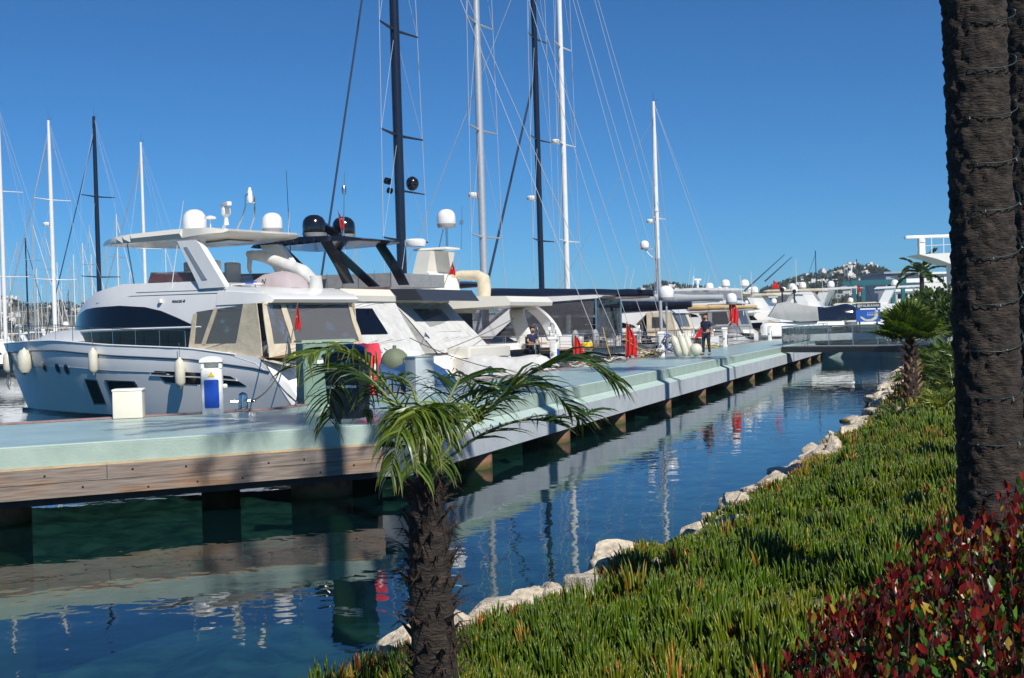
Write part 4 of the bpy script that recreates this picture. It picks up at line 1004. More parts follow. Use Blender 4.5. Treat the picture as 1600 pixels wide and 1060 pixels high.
# crane and tender on the fly deck
cr_ = thing('deck_crane', 'folded boat crane in a cream cover on the fly deck of the large yacht', 'crane', (0, 0, 0)); cr_.matrix_world = B1.matrix_world
def on(root, p): return Matrix.Translation(root.location) @ Matrix.Rotation(root.rotation_euler[2], 4, 'Z') @ Vector(p)
cr_.location = on(B1, (1.75, -1.0, 3.95)); cr_.rotation_euler = (0, 0, rad(145))
q = MB(); P = [Vector(p) for p in ((3.35, 0, 1.40), (2.75, 0, 1.33), (1.7, 0, .98), (.7, 0, .62), (.25, 0, .30))]; rr_ = [.13, .19, .22, .28, .22]
rows = []
for i in range(25):
    f = i/24*4; j = min(int(f), 3); p = P[j].lerp(P[j+1], f-j); r = rr_[j]+(rr_[j+1]-rr_[j])*(f-j); row = []
    for k in range(16):
        a = k/16*6.283; r2 = r*(1+.10*noise.noise(Vector((i*.5, math.cos(a)*1.5, math.sin(a)*1.5)))); row.append(p+Vector((.3*math.sin(a)*r2, math.cos(a)*r2, math.sin(a)*r2*1.1)))
    rows.append(row)
q.grid(rows, closed=True); q.add(rows[0], [tuple(range(16))]); q.add(rows[-1], [tuple(range(16))]); q.build('boom_cover', CANVW, cr_, smooth=70)
q = MB(); q.lathe([(.22, -.1), (.24, .2), (.2, .55)], (.3, 0, 0), 12); q.build('pedestal', CANVW, cr_)
q = MB(); q.tube([(3.3, 0, 1.35), (3.36, 0, .95), (3.3, 0, .8)], [.09, .07, .05], 8); q.build('hook_cover', CANVW, cr_)
tn = thing('covered_tender', 'tender under a dusty pink cover marked N on the large yacht', 'tender', on(B1, (3.3, -.55, 3.98)), rad(145))
rows = []
for i in range(15):
    u = -1+2*i/14; row = []
    for k in range(13):
        a = math.pi*k/12; w_ = .85*(1-abs(u)**3)**.5; hh = .82*(1-abs(u)**2.2)**.55 if abs(u) < 1 else 0
        row.append((u*1.25, math.cos(a)*w_*.8, math.sin(a)**.8*hh*.85*(1-.1*u)))
    rows.append(row)
cloth('cover', PINK, tn, rows, .04)
text_mesh('N', .26, tn, (-.15, .78, .36), (rad(90)-.35, 0, rad(180)), NAVY, 'emblem', .006)
q = MB(); q.rbox((0, 0, .05), (2.4, .9, .2), .1); q.build('hull', CANVG, tn)
sg_ = thing('fly_sunlounger', 'small white table with a blue and white towel on the aft fly deck', 'table', on(B1, (2.9, 1.2, 4.08)), rad(145))
q = MB(); q.rbox((0, 0, .16), (1.1, .35, .05), .04); q.build('top', GEL, sg_); q = MB(); q.tube([(.4, 0, -.05), (.4, 0, .16)], .02); q.build('leg', CHROME, sg_); q = MB(); q.tube([(-.4, 0, -.05), (-.4, 0, .16)], .02); q.build('leg', CHROME, sg_)
q = MB(); q.box((-.35, .12, .20), (.35, .14, .05)); q.build('towel', BLUE, sg_)
# fenders
def fender(loc, label, r=.14, h=.62, lean=0, group='fenders hanging on the large yacht', rope_to=None, m=FEND, rx=0, ry=0):
    f = thing('fender', label, 'fender', loc, 0, group); f.rotation_euler = (rx, ry, lean)
    q = MB(); q.lathe([(.03, -h/2-.06), (.05, -h/2-.02), (r*.7, -h/2+.03), (r, -h/2+r*.8), (r, h/2-r*.8), (r*.7, h/2-.03), (.05, h/2+.03), (.03, h/2+.08)], (0, 0, 0), 18); q.build('body', m, f)
    if rope_to: q = MB(); q.tube([(0, 0, h/2+.06), rope_to], .009, 5); q.build('rope', ROPE, f)
    return f
for x, zc, lb, h, r in ((17.1, 1.85, 'oval white fender at the very bow of the large yacht', .75, .17), (14.2, 1.92, 'fat white fender hanging by the portholes of the large yacht', .85, .24), (9.0, 1.92, 'white fender hanging amidships above the hull window', .78, .15), (4.62, 1.52, 'white fender hanging in front of the dark hull vent', .84, .16)):
    y = H1.y(x, zc)+r+.02
    fender(on(B1, (x, y, zc)), lb, r, h, rope_to=(.0, 0, H1.zs(x)-zc+.15))
q = thing('hanging_shackle', 'dark rope bundle dangling below the bow fender', 'rope', on(B1, (17.1, H1.y(17.1, 1.8)+.2, 1.1))); w = MB()
for k in range(5): w.tube([(math.cos(k)*.02, math.sin(k)*.02, .35), (math.cos(k*2.1)*.10, math.sin(k*2.1)*.10, 0), (math.cos(k)*.02, 0, -.3+.04*k)], .012, 5)
w.build('rope', ROPE, q)
def line_rope(p0, p1, sag, label, m=ROPE, r=.018, name='mooring_line', cat='mooring line', n=14):
    p0, p1 = Vector(p0), Vector(p1); q = MB(); q.tube([p0.lerp(p1, i/n)-Vector((0, 0, sag*4*(i/n)*(1-i/n))) for i in range(n+1)], r, 6); return tag(q.build(name, m), label, cat)
line_rope(on(B1, (17.4, .6, 2.4)), (-30, 37, 0.0), .3, 'dark bow line running down into the water at the left', RIGD)
line_rope(on(B1, (.3, 2.1, 2.05)), (-4.95, 22.9, DZ+.22), .25, 'thin mooring line from the stern wing down to the steel bollard')
line_rope(on(B1, (1.3, 2.15, 2.0)), (-4.3, 24.1, DZ+.1), .15, 'stern line of the large yacht passing behind the green cabinet')

# ------------------------------------------------ generic flybridge motor yacht
def motor_yacht(label, O, ang, L, B, zb=2.5, zs=1.7, roof=3.8, fly=4.3, hull_m=HULLW, trim=GEL, top_m=GEL, hardtop=True, tent=CANVW, arch=True, dome_m=GEL, domes=((.42, 0, .4, .75),), name='motor_yacht', pane=None, side_cover=None, group=None, aftx=.12, wing=True, clear=True, slope=.30, detail=True, glassm=GLASS, hardz=None, rails=True, whips=2):
    t = thing(name, label, 'yacht', O, ang, group)
    h = Hull(L, B, [(0, zs), (.3*L, zs+.45*(zb-zs)), (L, zb)], stem=.1*L, keel=-.5, fine=2.4); h.mesh(hull_m, t)
    h.line(lambda x: h.zs(x)-.3, .3, L*.97, .03, 'rub_rail', CANVG, t, .01)
    for sg in (1, -1):
        for f0, f1 in ((.42, .50), (.53, .62)):
            h.plate([(f1*L, zs*.72), (f0*L, zs*.70), (f0*L+.15, zs*.36), (f1*L-.1, zs*.38)], -.02, .015, 'hull_window', GLASS, t, .4, (sg,))
    xa = aftx*L; 
    def yf(x, z):
        tt = max(0, (x-.45*L)/(.28*L)); w_ = B*.44*(1-.95*tt**2.2) if tt < 1 else .05
        return max(.05, w_-.13*max(0, z-roof+.6))
    q = MB(); slab(q, [(.22*L, zs), (.68*L, zb-.1), (.70*L, roof-.85), (.60*L, roof-.12), (.52*L, fly), (.30*L, fly), (xa, fly-.15), (xa-.25, fly-.4), (xa-.2, roof), (.2*L, roof-.08), (.24*L, roof-.7)], yf); q.build('superstructure', trim, t, smooth=28)
    q = MB(); slab(q, [(.705*L, roof-.87), (.615*L, roof-.22), (.5*L, roof-.13), (.38*L, roof-.2), (.25*L, roof-.75), (.24*L, roof-.9), (.5*L, roof-.95)], lambda x, z: yf(x, z)+.02, .5); q.build('window_band', glassm, t, smooth=28)
    hz = hardz or fly+1.45
    if hardtop:
        if top_m is BLACKG:
            for sg in (1, -1): q = MB(); q.prism([(.22*L, hz), (.195*L, hz), (.09*L, fly-.1), (.12*L, fly-.1)], 0, .12, lambda a, b, hh: (a, sg*(B*.36+hh), b)); q.build('arch', top_m, t)
        q = MB(); slab(q, [(.52*L, hz+.0), (.46*L, hz+.14), (.3*L, hz+.18), (.14*L, hz+.02), (.10*L, hz-.10), (.16*L, hz-.14), (.3*L, hz-.02), (.46*L, hz-.02)], lambda x, z: B*.40-.25*((x-.3*L)/(.2*L))**2); q.build('hardtop', top_m, t)
        if arch:
            for sg in (1, -1):
                q = MB(); q.prism([(.34*L, hz), (.315*L, hz), (.20*L, fly-.1), (.235*L, fly-.1)], 0, .14, lambda a, b, hh: (a, sg*(B*.36+hh-.05*(b-fly)), b)); q.build('arch', top_m, t)
        for sg in (1, -1): q = MB(); q.tube([(.44*L, sg*B*.3, fly-.05), (.46*L, sg*B*.3, hz)], .03, 6); q.build('strut', top_m, t)
    base = hz+.14 if hardtop else fly+.02
    for (fx, y, r, hh) in domes: dome((fx*L, y, base), r, hh, dome_m, t)
    if detail:
        radar((.33*L, .35, base+.45), .34, trim, t, 1.1)
        q = MB(); q.tube([(.36*L, 0, base-.1), (.35*L, 0, base+1.1)], [.05, .03], 8); q.build('light_mast', trim, t)
    for k in range(whips): whip((.3*L+k*.8, (B*.36)*(-1)**k, fly), (.27*L+k*.7, (B*.37)*(-1)**k, fly+2.6), t, .014)
    # fly screen
    rows = [[(.30*L, B*.38, fly-.02), (.45*L, B*.36, fly-.02), (.53*L, B*.2, fly), (.54*L, 0, fly), (.53*L, -B*.2, fly), (.45*L, -B*.36, fly-.02), (.30*L, -B*.38, fly-.02)]]
    rows.append([(a-.12, b*.96, c+.38) for a, b, c in rows[0]]); q = MB(); q.grid(rows); q.build('fly_screen', FLYG, t)
    # cockpit
    q = MB(); q.box((.21*L, 0, (roof+zs)/2), (.05, B*.78, roof-zs)); q.build('saloon_door', GLASS, t)
    q = MB(); q.rbox((.09*L, 0, zs-.05), (.10*L, B*.6, .6), .1); q.build('cockpit_sofa', GEL, t)
    q = MB(); q.rbox((-.35, 0, .42), (1.5, B*.86, .12), .2); q.build('swim_platform', GEL, t)
    if wing:
        for sg in (1, -1):
            q = MB(); q.prism([(.18*L, zs+.1), (.07*L, zs+.05), (.02*L, zs*.7), (-.3, .5), (.1, .46), (.08*L, zs*.65), (.18*L, zs-.3)], 0, .24, lambda a, b, hh: (a, sg*(B*.455-.2+hh), b)); q.build('stern_wing', trim, t)
    if tent:
        def ax(b): return xa-.1-(roof-b)*slope
        def ap(poly, nm, m, hh=.02):
            q = MB(); P = densify(poly, .3); q.prism(P, 0, hh, lambda a, b, c: (ax(b)-c+.025*math.sin(a*7+b*3), a, b)); q.build(nm, m, t)
        w_ = B*.43; zt = roof; zl = zs+.15
        ap([(w_, zt), (w_*.72, zt), (w_*.62, zl), (w_*1.02, zl)], 'tent_corner', tent); ap([(-w_, zt), (-w_*.62, zt), (-w_*.72, zl), (-w_*1.02, zl)], 'tent_corner', tent)
        ap([(w_, zl+.5), (-w_, zl+.5), (-w_*1.02, zl-.1), (w_*1.02, zl-.1)], 'tent_skirt', tent, .03)
        ap([(w_*.74, zt-.02), (-w_*.64, zt-.02), (-w_*.70, zl+.45), (w_*.64, zl+.45)], 'clear_panel' if not pane else 'tent_panel', (CLEAR if clear else CLEARD) if not pane else tent, .006)
        if pane: ap([(pane[0], zt-.25), (pane[1], zt-.25), (pane[1]-.05, zl+.7), (pane[0]-.05, zl+.7)], 'window_pane', pane[2], .035)
        for sg in (1, -1):
            q = MB(); P = densify([(xa-.1, zt), (.2*L, zt), (.2*L, zl-.1), (ax(zl)+.0, zl-.1)], .3); q.prism(P, 0, .02, lambda a, b, c: (a, sg*(w_+c+.02*math.sin(a*6+b*2)), b)); q.build('tent_side', tent, t)
            q = MB(); P = [(xa+.35, zt-.3), (.18*L, zt-.3), (.18*L, zl+.5), (xa+.1, zl+.5)]; q.prism(P, .02, .03, lambda a, b, c: (a, sg*(w_+c+.02), b)); q.build('tent_window', CLEARD, t)
    if side_cover:
        P = [(xa+.0, fly), (.46*L, fly), (.46*L, fly+.62), (xa+.0, fly+.52)]
        for sg in (1, -1): q = MB(); q.prism(densify(P, .5), 0, .03, lambda a, b, c: (a, sg*(B*.41+c), b)); q.build('side_cover', side_cover, t)
        q = MB(); q.box((xa, 0, fly+.26), (.04, B*.82, .52)); q.build('aft_cover', side_cover, t)
        q = MB()
        for k in range(8):
            for sg in (1, -1): q.tube([(xa+k*(.46*L-xa)/7, sg*(B*.41+.04), fly-.02), (xa+k*(.46*L-xa)/7, sg*(B*.41+.04), fly+.66)], .014, 5)
        o = q.build('cover_stanchions', CHROME, t); o['kind'] = 'stuff'
    if rails:
        for sg in (1, -1): rail([(x, sg*(h.y(x, h.zs(x))-.08), h.zs(x)) for x in [L*(.35+.063*i) for i in range(11)]], .55, t, posts=8, mid=False)
    t['_L'] = L; return t, h
b2, h2 = motor_yacht('white motor yacht with a black hardtop and black radar domes beside the large yacht', (-3.3, 42.2, 0), rad(151), 17.5, 4.6, roof=3.72, fly=4.32, hardtop=False, domes=(), detail=False, trim=GELC, aftx=.135, slope=.62, tent=CANVW, clear=False, pane=(1.25, -.35, GLASS), whips=0)
q = MB(); slab(q, [(6.3, 5.80), (5.6, 5.93), (3.8, 6.03), (2.0, 5.97), (1.35, 5.86), (1.5, 5.80), (3.4, 5.76), (5.6, 5.72)], lambda x, z: 1.75-.6*max(0, (2.6-x)/1.3)**2-.5*max(0, (x-5)/1.3)**2-.5*abs(z-5.86)); q.build('hardtop', BLACKG, b2)
dome((3.85, .6, 6.04), .42, .84, BLACKG, b2); dome((3.55, -.75, 6.04), .42, .84, BLACKG, b2)
for sg in (1, -1):
    for P in ([(4.9, 5.78), (4.45, 5.78), (2.7, 4.3), (3.15, 4.3)], [(2.75, 5.80), (2.35, 5.80), (1.7, 4.9), (1.4, 4.3), (1.8, 4.3), (2.1, 4.85)]):
        q = MB(); q.prism(P, 0, .13, lambda x, z, c: (x, sg*(1.62+c-.04*(z-4.3)), z)); q.build('arch', BLACKG, b2)
q = MB(); q.prism([(2.9, 6.02), (3.4, 6.02), (4.3, 6.62), (4.35, 6.80), (4.1, 6.78)], -.10, .10, lambda x, z, c: (x, c-.05, z)); q.build('black_fin', BLACKG, b2)
q = MB(); q.lathe([(.16, 0), (.16, .08), (.05, .12)], (4.3, -.05, 6.72), 12, axis=(1, 0, .2)); q.build('horn', BLACKG, b2)
q = MB(); q.tube([(3.1, -.1, 6.0), (2.95, -.1, 8.4)], [.035, .015], 6); q.lathe([(.08, 0), (.09, .2), (.05, .3)], (3.0, -.1, 7.6), 10); q.build('light_mast', CHROME, b2)
whip((4.2, 1.5, 4.3), (4.3, 1.5, 8.4), b2, .02, BLACKG)
b3, h3 = motor_yacht('white motor yacht with grey side screens and a clear window in its sloping aft tent', (-1.4, 47.2, 0), rad(152), 17, 4.7, roof=3.72, fly=4.35, hardtop=False, domes=(), detail=False, side_cover=CANVG, aftx=.15, slope=1.0, tent=CANVW, whips=1, pane=(1.05, -1.0, CLEAR))
q = MB(); slab(q, [(1.0, 3.75), (5.5, 3.95), (5.5, 4.36), (1.35, 4.20)], lambda x, z: 2.14); q.build('grey_roof_edge', mat('charcoal_gelcoat', (.04, .045, .055), .25, coat=.4), b3)
q = MB(); q.rbox((-.15, 0, 1.75), (1.0, 3.3, .42), .1); q.build('transom_sunpad', GELC, b3)
q = MB(); q.prism([(.3, 1.6), (-.5, 1.5), (-.7, .6), (.2, .6)], -1.9, 1.9, lambda a, b, c: (a, c, b)); q.build('garage_door', GELC, b3)
q = MB(); q.tube([(-1.5, -2.1, .62), (-1.5, 2.1, .62)], .03); q.build('platform_rail', CHROME, b3)
b4, h4 = motor_yacht('cream white flybridge yacht with an open shaded cockpit and covered radar arch', (.7, 52.3, 0), rad(153), 18, 4.9, roof=3.55, fly=4.1, hardtop=False, domes=(), detail=False, tent=None, aftx=.0, wing=True, trim=GELC, hull_m=NAVY, whips=1)
q = MB(); q.prism([(5.3, 4.0), (3.7, 4.0), (4.3, 5.2), (4.1, 6.1), (4.75, 6.1), (5.0, 5.3)], -1.1, 1.1, lambda a, b, c: (a, c, b)); q.build('radar_arch', GELC, b4)
q = MB(); q.rbox((4.3, .2, 6.2), (1.8, 1.2, .1), .1); q.build('arch_shelf', GELC, b4); q = MB(); q.lathe([(.42, 0), (.48, .1), (.48, .26), (.4, .32)], (5.1, .7, 6.35), 16); q.build('radar', GEL, b4)
q = MB(); q.tube([(4.0, -.2, 6.2), (4.0, -.2, 7.15)], .06, 8); q.tube([(4.2, .2, 6.2), (4.05, 0, 7.1)], .03, 6); q.build('dome_stalk', CHROME, b4); dome((4.0, -.2, 7.15), .42, .85, GEL, b4)
q = MB(); q.tube([(3.5, -.6, 6.2), (3.4, -.6, 8.1)], .02, 6); q.lathe([(.09, 0), (.09, .2)], (3.45, -.6, 7.3), 8); q.build('light_mast', CHROME, b4)
cv = thing('deck_crane', 'davit under a cream cover beside the radar arch of the cream yacht', 'crane', on(b4, (3.6, -1.0, 4.15)), rad(153))
q = MB(); q.tube([(.9, 0, .85), (.2, 0, .92), (-.7, 0, .85), (-.95, 0, .70), (-1.0, 0, .3), (-.98, 0, -.1)], [.15, .2, .24, .30, .30, .28], 12); q.build('cover', CANV, cv); q = MB(); q.lathe([(.3, -.1), (.28, .8)], (.6, 0, 0), 12); q.build('pedestal', GELC, cv)
# covered tenders and tarps by the pier
def covered(name, label, cat, loc, rz, size, m, fold=.06, seed=0, pw=3.0, ridge=.8, hullm=CANVG):
    t = thing(name, label, cat, loc, rz); L, W, Hh = size; rows = []
    for i in range(19):
        u = -1+2*i/18; row = []
        for k in range(15):
            a = math.pi*k/14; e = max(0, 1-abs(u)**pw)**.5; row.append((u*L/2, math.cos(a)*W/2*(.35+.65*e), .05+math.sin(a)**ridge*Hh*(.25+.75*e)*(1+.12*math.sin(u*4+seed))))
        rows.append(row)
    cloth('cover', m, t, rows, fold, seed); q = MB(); q.rbox((0, 0, .06), (L*.96, W*.7, .24), .12); q.build('hull', hullm, t); return t
covered('jet_ski', 'jet ski under a wrinkled blue tarpaulin between the red bag and the grey cabinet', 'jet ski', (-3.9, 29.6, .84), rad(160), (3.0, 1.2, 1.15), TARP, .12, 1)
covered('tender_boat', 'small boat end under a blue cover right of the grey cabinet', 'tender', (-2.5, 31.4, .80), rad(150), (2.4, 1.1, .95), TARP, .08, 2)
covered('tender_boat', 'tender under a white cover on the swim platform of the cream yacht', 'tender', (-.2, 43.3, .70), rad(165), (3.6, 1.5, .95), CANVW, .06, 5, ridge=1.1)
for x, d, c_, lb, r in ((617, 35, mat('olive_tarp', (.16, .19, .12), .7, var=.2), 'round olive green ball fender behind the blue tarpaulin', .42), ):
    p = atd(x, 567, d); f = thing('ball_fender', lb, 'fender', p); q = MB(); q.ball((0, 0, 0), r, 20); q.lathe([(.06, r-.02), (.05, r+.08)], (0, 0, 0), 8); q.build('body', c_, f)
# inflatable boats (grey tubes) lying between platform and quay
def rib(label, loc, rz, L, W, m, r=.2):
    t = thing('inflatable_boat', label, 'dinghy', loc, rz); q = MB()
    P = [(-L/2, W/2-r, r)]+[(L*.15*i/1-L/2, W/2-r, r) for i in (1, 2, 3, 4)]+[(L*.28, (W/2-r)*.85, r*1.2), (L*.42, (W/2-r)*.5, r*1.5), (L*.48, 0, r*1.7)]
    P = P+[(a, -b, c) for a, b, c in reversed(P[:-1])]; rs = [r*.5]+[r]*(len(P)-2)+[r*.5]; q.tube(P, rs, 14); q.build('tube', m, t)
    q = MB(); q.rbox((-.1, 0, .18), (L*.75, W-r*2.4, .12), .1); q.build('floor', GREYP, t); q = MB(); q.rbox((-.2, 0, .45), (.3, W-r*2, .06), .03); q.build('thwart', CANVW, t); return t
rib('grey inflatable dinghy lying below the stern of the second white yacht', (-1.9, 34.4, .55), rad(160), 3.0, 1.5, CANVG, .26)
rib('small pale grey inflatable with rounded nose by the pier', (-.9, 36.8, .5), rad(200), 2.6, 1.4, mat('pale_hypalon', (.42, .45, .48), .5, var=.1), .24)

# ------------------------------------------------ sailing yachts
def sail_yacht(label, O, ang, L, B, mast_x, mast_h, mast_r, mast_m=MASTW, hull_m=HULLW, boom=None, cover=None, zb=1.5, lean=(0, 0), spreaders=3, stays=True, radar_z=None, group=None, forestay=None, boom_z=2.2, full=True, name='sailing_yacht', wire=.018, sprw=None, dome_z=None, fs=None):
    t = thing(name, label, 'sailboat', O, ang, group)
    h = Hull(L, B, [(0, zb*.82), (.35*L, zb*.8), (L, zb)], stem=.1*L, keel=-.5, fine=1.9, aft=.8, chine=.5); h.mesh(hull_m, t, TEAK if full else GELC)
    q = MB(); slab(q, [(.28*L, zb*.8), (.66*L, zb*.85), (.58*L, zb*.8+.45), (.32*L, zb*.8+.6)], lambda x, z: B*.28-.1*(z-zb*.8)); q.build('coachroof', GEL, t)
    q = MB(); slab(q, [(.60*L, zb*.8+.18), (.36*L, zb*.8+.26), (.36*L, zb*.8+.42), (.57*L, zb*.8+.36)], lambda x, z: B*.285-.09*(z-zb*.8)); q.build('window_strip', GLASS, t)
    mx_, mz = mast_x, zb*.8+.3; top = Vector((mx_+lean[0], lean[1], mast_h)); bot = Vector((mx_, 0, mz))
    q = MB(); q.tube([bot, bot.lerp(top, .5), bot.lerp(top, .85), top], [mast_r, mast_r, mast_r*.85, mast_r*.6], 12); m_ = q.build('mast', mast_m, t)
    q = MB(); q.tube([top, top+Vector((0, 0, .7))], .012, 4); q.tube([top, top+Vector((-.35, 0, .12))], .012, 4); q.build('masthead_aerial', RIGD, m_)
    tips = []; sw0 = sprw or B*.42
    for k in range(spreaders):
        f = (k+1)/(spreaders+1); p = bot.lerp(top, f); sw = sw0*(1-.35*f)
        for sg in (1, -1):
            q = MB(); e_ = p+Vector((-.12*sw, sg*sw, .04)); q.tube([p, e_], [mast_r*.35, mast_r*.18], 6); q.build('spreader', mast_m, m_); tips.append((sg, e_, f))
    if stays:
        q = MB(); w_ = wire
        for sg in (1, -1):
            base = Vector((mx_-.3, sg*B*.42, zb*.85)); P = [base]+[e for s_, e, f in tips if s_ == sg]+[bot.lerp(top, .95)]
            for a, b in zip(P, P[1:]): q.tube([a, b], w_, 4)
            for (s_, e, f) in tips:
                if s_ == sg: q.tube([e, bot.lerp(top, min(.97, f+1/(spreaders+1)))], w_*.7, 4)
        q.tube([top, (0.1, B*.25, zb)], w_*.8, 4); q.tube([top, (0.1, -B*.25, zb)], w_*.8, 4)
        o = q.build('rigging', RIG, t); o['kind'] = 'stuff'
    if forestay:
        q = MB(); q.tube([(L*.97, 0, zb), bot.lerp(top, .93)] if not fs else [(mx_+fs[0], 0, zb), (mx_+.1, 0, fs[1])], [forestay, forestay*.7], 8); q.build('furled_jib', RIGD if mast_m is MASTB or hull_m is NAVY else ALU, t)
    if boom:
        bz = boom_z; q = MB(); q.tube([(mx_-.1, 0, bz), (mx_-boom, 0, bz+.12)], .12, 10); q.build('boom', mast_m, t)
        if cover:
            rows = []
            for i in range(15):
                f = i/14; p = Vector((mx_-.05-boom*1.02*f, 0, bz)); hh = (.62-.36*f)*(boom/7); row = []
                for k in range(12):
                    a = k/12*6.283; row.append(p+Vector((0, math.cos(a)*.24*(1-.3*f)*(.6+.4*boom/7), .1+math.sin(a)*hh*.5+hh*.45)))
                rows.append(row)
            q = MB(); rows = [[v+Vector((0, .03*noise.noise(v*3), .05*noise.noise(v*2))) for v in r] for r in rows]; q.grid(rows, closed=True); q.add(rows[0], [tuple(range(12))]); q.add(rows[-1], [tuple(range(12))]); q.build('sail_cover', cover, t, smooth=60)
    if radar_z: 
        q = MB(); q.tube([(mx_, 0, radar_z-.1), (mx_+.4, 0, radar_z-.05)], .03); q.lathe([(.22, 0), (.26, .06), (.26, .18), (.2, .24)], (mx_+.5, 0, radar_z), 14); q.build('radar', GEL, m_)
    if full:
        for sg in (1, -1): rail([(x, sg*(h.y(x, h.zs(x))-.06), h.zs(x)) for x in [L*.02+L*.095*i for i in range(11)]], .62, t, posts=9)
        rail([(L*.02, y, h.zs(0)) for y in (-B*.36, 0, B*.36)], .62, t, posts=4)
        for sg in (1, -1):
            q = MB(); n_ = 20; q.tube([(L*.13, sg*B*.2+.42*math.cos(6.283*k/n_), zb*.8+.75+.42*math.sin(6.283*k/n_)) for k in range(n_+1)], .02, 6, cap=False)
            for k in range(3): q.tube([(L*.13, sg*B*.2-.42*math.cos(1.047*k), zb*.8+.75-.42*math.sin(1.047*k)), (L*.13, sg*B*.2+.42*math.cos(1.047*k), zb*.8+.75+.42*math.sin(1.047*k))], .01, 4)
            q.build('wheel', CHROME, t)
            q = MB(); q.rbox((L*.135, sg*B*.2, zb*.8+.35), (.25, .3, .75), .06); q.build('pedestal', GEL, t)
    return t, h
QD = rad(159)
def quay(d, gap=2.2):
    """stern position of a boat moored on the far stretch, d metres away"""
    return Vector((3.27+.364*(d-45.7)-gap*.94, d+gap*.34, 0))
def mastpx(O, ang, mx): p = Vector(O)+Vector((math.cos(ang), math.sin(ang), 0))*mx; return p
def mast_for(px, O, ang):
    """how far forward along this boat its mast stands, and the lean seen"""
    for i in range(20, 400):
        mx = i*.1; p = mastpx(O, ang, mx); c = CM.transposed() @ (Vector((p.x, p.y, 6))-Vector((0, 0, CZ)))
        if 800+F*c.x/-c.z < px: return mx
    return 12
# superyacht with the black mast
O = quay(53.5, 1.9); a = rad(157); mx = mast_for(630, O, a)
sa, hA = sail_yacht('dark blue sailing yacht with the thick black mast and a black dome on its spreader', O, a, 24, 5.6, mx, 27, .235, MASTB, NAVY, boom=mx*.40, cover=RIGD, zb=2.0, spreaders=4, boom_z=4.55, forestay=.06, sprw=2.4, fs=(5.2, 26.5))
sz = 9.0
q = MB(); q.ball((mx-.15, -1.05, 9.75), .32, 18, sc=(1, 1, 1.1)); q.build('spreader_dome', BLACKG, sa)
q = MB(); q.tube([(mx, 0, 9.33), (mx-.1, -2.5, 9.35)], [.06, .03], 6); q.build('spreader', MASTB, sa)
q = MB(); q.lathe([(.16, 0), (.16, .25)], (mx+.35, .3, 9.75), 12, axis=(1, 0, .3)); q.lathe([(.14, 0), (.14, .2)], (mx+.3, .25, 9.3), 12, axis=(1, 0, .3)); q.build('camera', BLACKG, sa)
# white targa hoop and grey helm pods on its stern
q = MB(); P = []
for i in range(25):
    t_ = math.pi*i/24; P.append((3.2+.9*math.sin(t_), 1.9*math.cos(t_)**1 if True else 0, 1.6+2.05*math.sin(t_)**.62))
rows = []
for i, p in enumerate(P):
    rows.append([(p[0]-.38, p[1], p[2]), (p[0]-.3, p[1]*.93, p[2]*.985), (p[0]+.3, p[1]*.93, p[2]*.985), (p[0]+.38, p[1], p[2]), (p[0]+.3, p[1]*1.03, p[2]+.05), (p[0]-.3, p[1]*1.03, p[2]+.05)])
q.grid(rows, closed=True); q.build('targa_hoop', GEL, sa)
for y in (1.35, -1.35):
    q = MB(); q.ball((1.1, y, 1.95), .5, 16, sc=(.32, .62, 1.0)); q.build('pod_cover', CANVG, sa)
q = MB(); q.rbox((.9, .4, 1.78), (.4, .5, .2), .08); q.build('life_buoy', YEL, sa)
# pilothouse yacht with two masts beyond
O = quay(60.5, 2.2); a = rad(158); mx = mast_for(756, O, a)
sb, hB = sail_yacht('blue hulled pilothouse sailing yacht with the tall silver mast and black boom', O, a, 25, 6.0, mx, 30, .20, ALU, NAVY, boom=9.0, cover=MASTB, zb=1.9, spreaders=4, boom_z=3.9, sprw=2.2, radar_z=9.6)
q = MB(); slab(q, [(1.6, 3.95), (9.0, 3.65), (8.9, 3.78), (5, 4.12), (1.7, 4.12), (1.3, 4.05)], lambda x, z: 2.2-.3*max(0, (x-6)/3)**2); q.build('pilothouse_roof', GEL, sb)
q = MB()
for sg in (1, -1): q.prism(densify([(1.8, 3.95), (8.2, 3.72), (10.4, 2.1), (2.0, 2.1)], .6), 0, .02, lambda x, z, c: (x, sg*(2.1-.03*max(0, x-7)**2+c), z))
q.build('clear_panel', CLEARD, sb)
q = MB(); q.prism([(2.1, 0), (-2.1, 0), (-2.1, 1.9), (2.1, 1.9)], 0, .02, lambda y, z, c: (1.75+c, y, 2.05+z)); q.build('clear_panel', CLEARD, sb)
for sg in (1, -1):
    q = MB(); q.prism([(6.0, 3.8), (5.2, 3.83), (7.3, 2.1), (8.4, 2.1)], .0, .05, lambda x, z, c: (x, sg*(2.12+c), z)); q.build('roof_pillar', GEL, sb)
    q = MB(); q.tube([(1.75, sg*2.1, 2.0), (1.75, sg*2.1, 4.0)], .05); q.build('roof_post', CHROME, sb)
# black mast
O = quay(67, 2.2); a = rad(158); mx = mast_for(847, O, a)
sc_, hC = sail_yacht('sailing yacht with the slim black mast and long navy boom', O, a, 21, 5.2, mx, 31, .17, MASTB, HULLW, boom=8.6, cover=MASTB, zb=1.8, spreaders=4, boom_z=3.35, forestay=.09, sprw=1.9, radar_z=10.0, fs=(4.4, 17))
# white mast
O = quay(72, 2.2); a = rad(158); mx = mast_for(888, O, a)
sd_, hD = sail_yacht('white sailing yacht with the tall white mast and a pale grey furled boom', O, a, 22, 5.2, mx, 32, .17, MASTW, HULLW, boom=9.5, cover=mat('pale_grey_cover', (.40, .43, .45), .6, var=.1), zb=1.9, spreaders=4, boom_z=3.75, forestay=.03, sprw=2.0, radar_z=14)
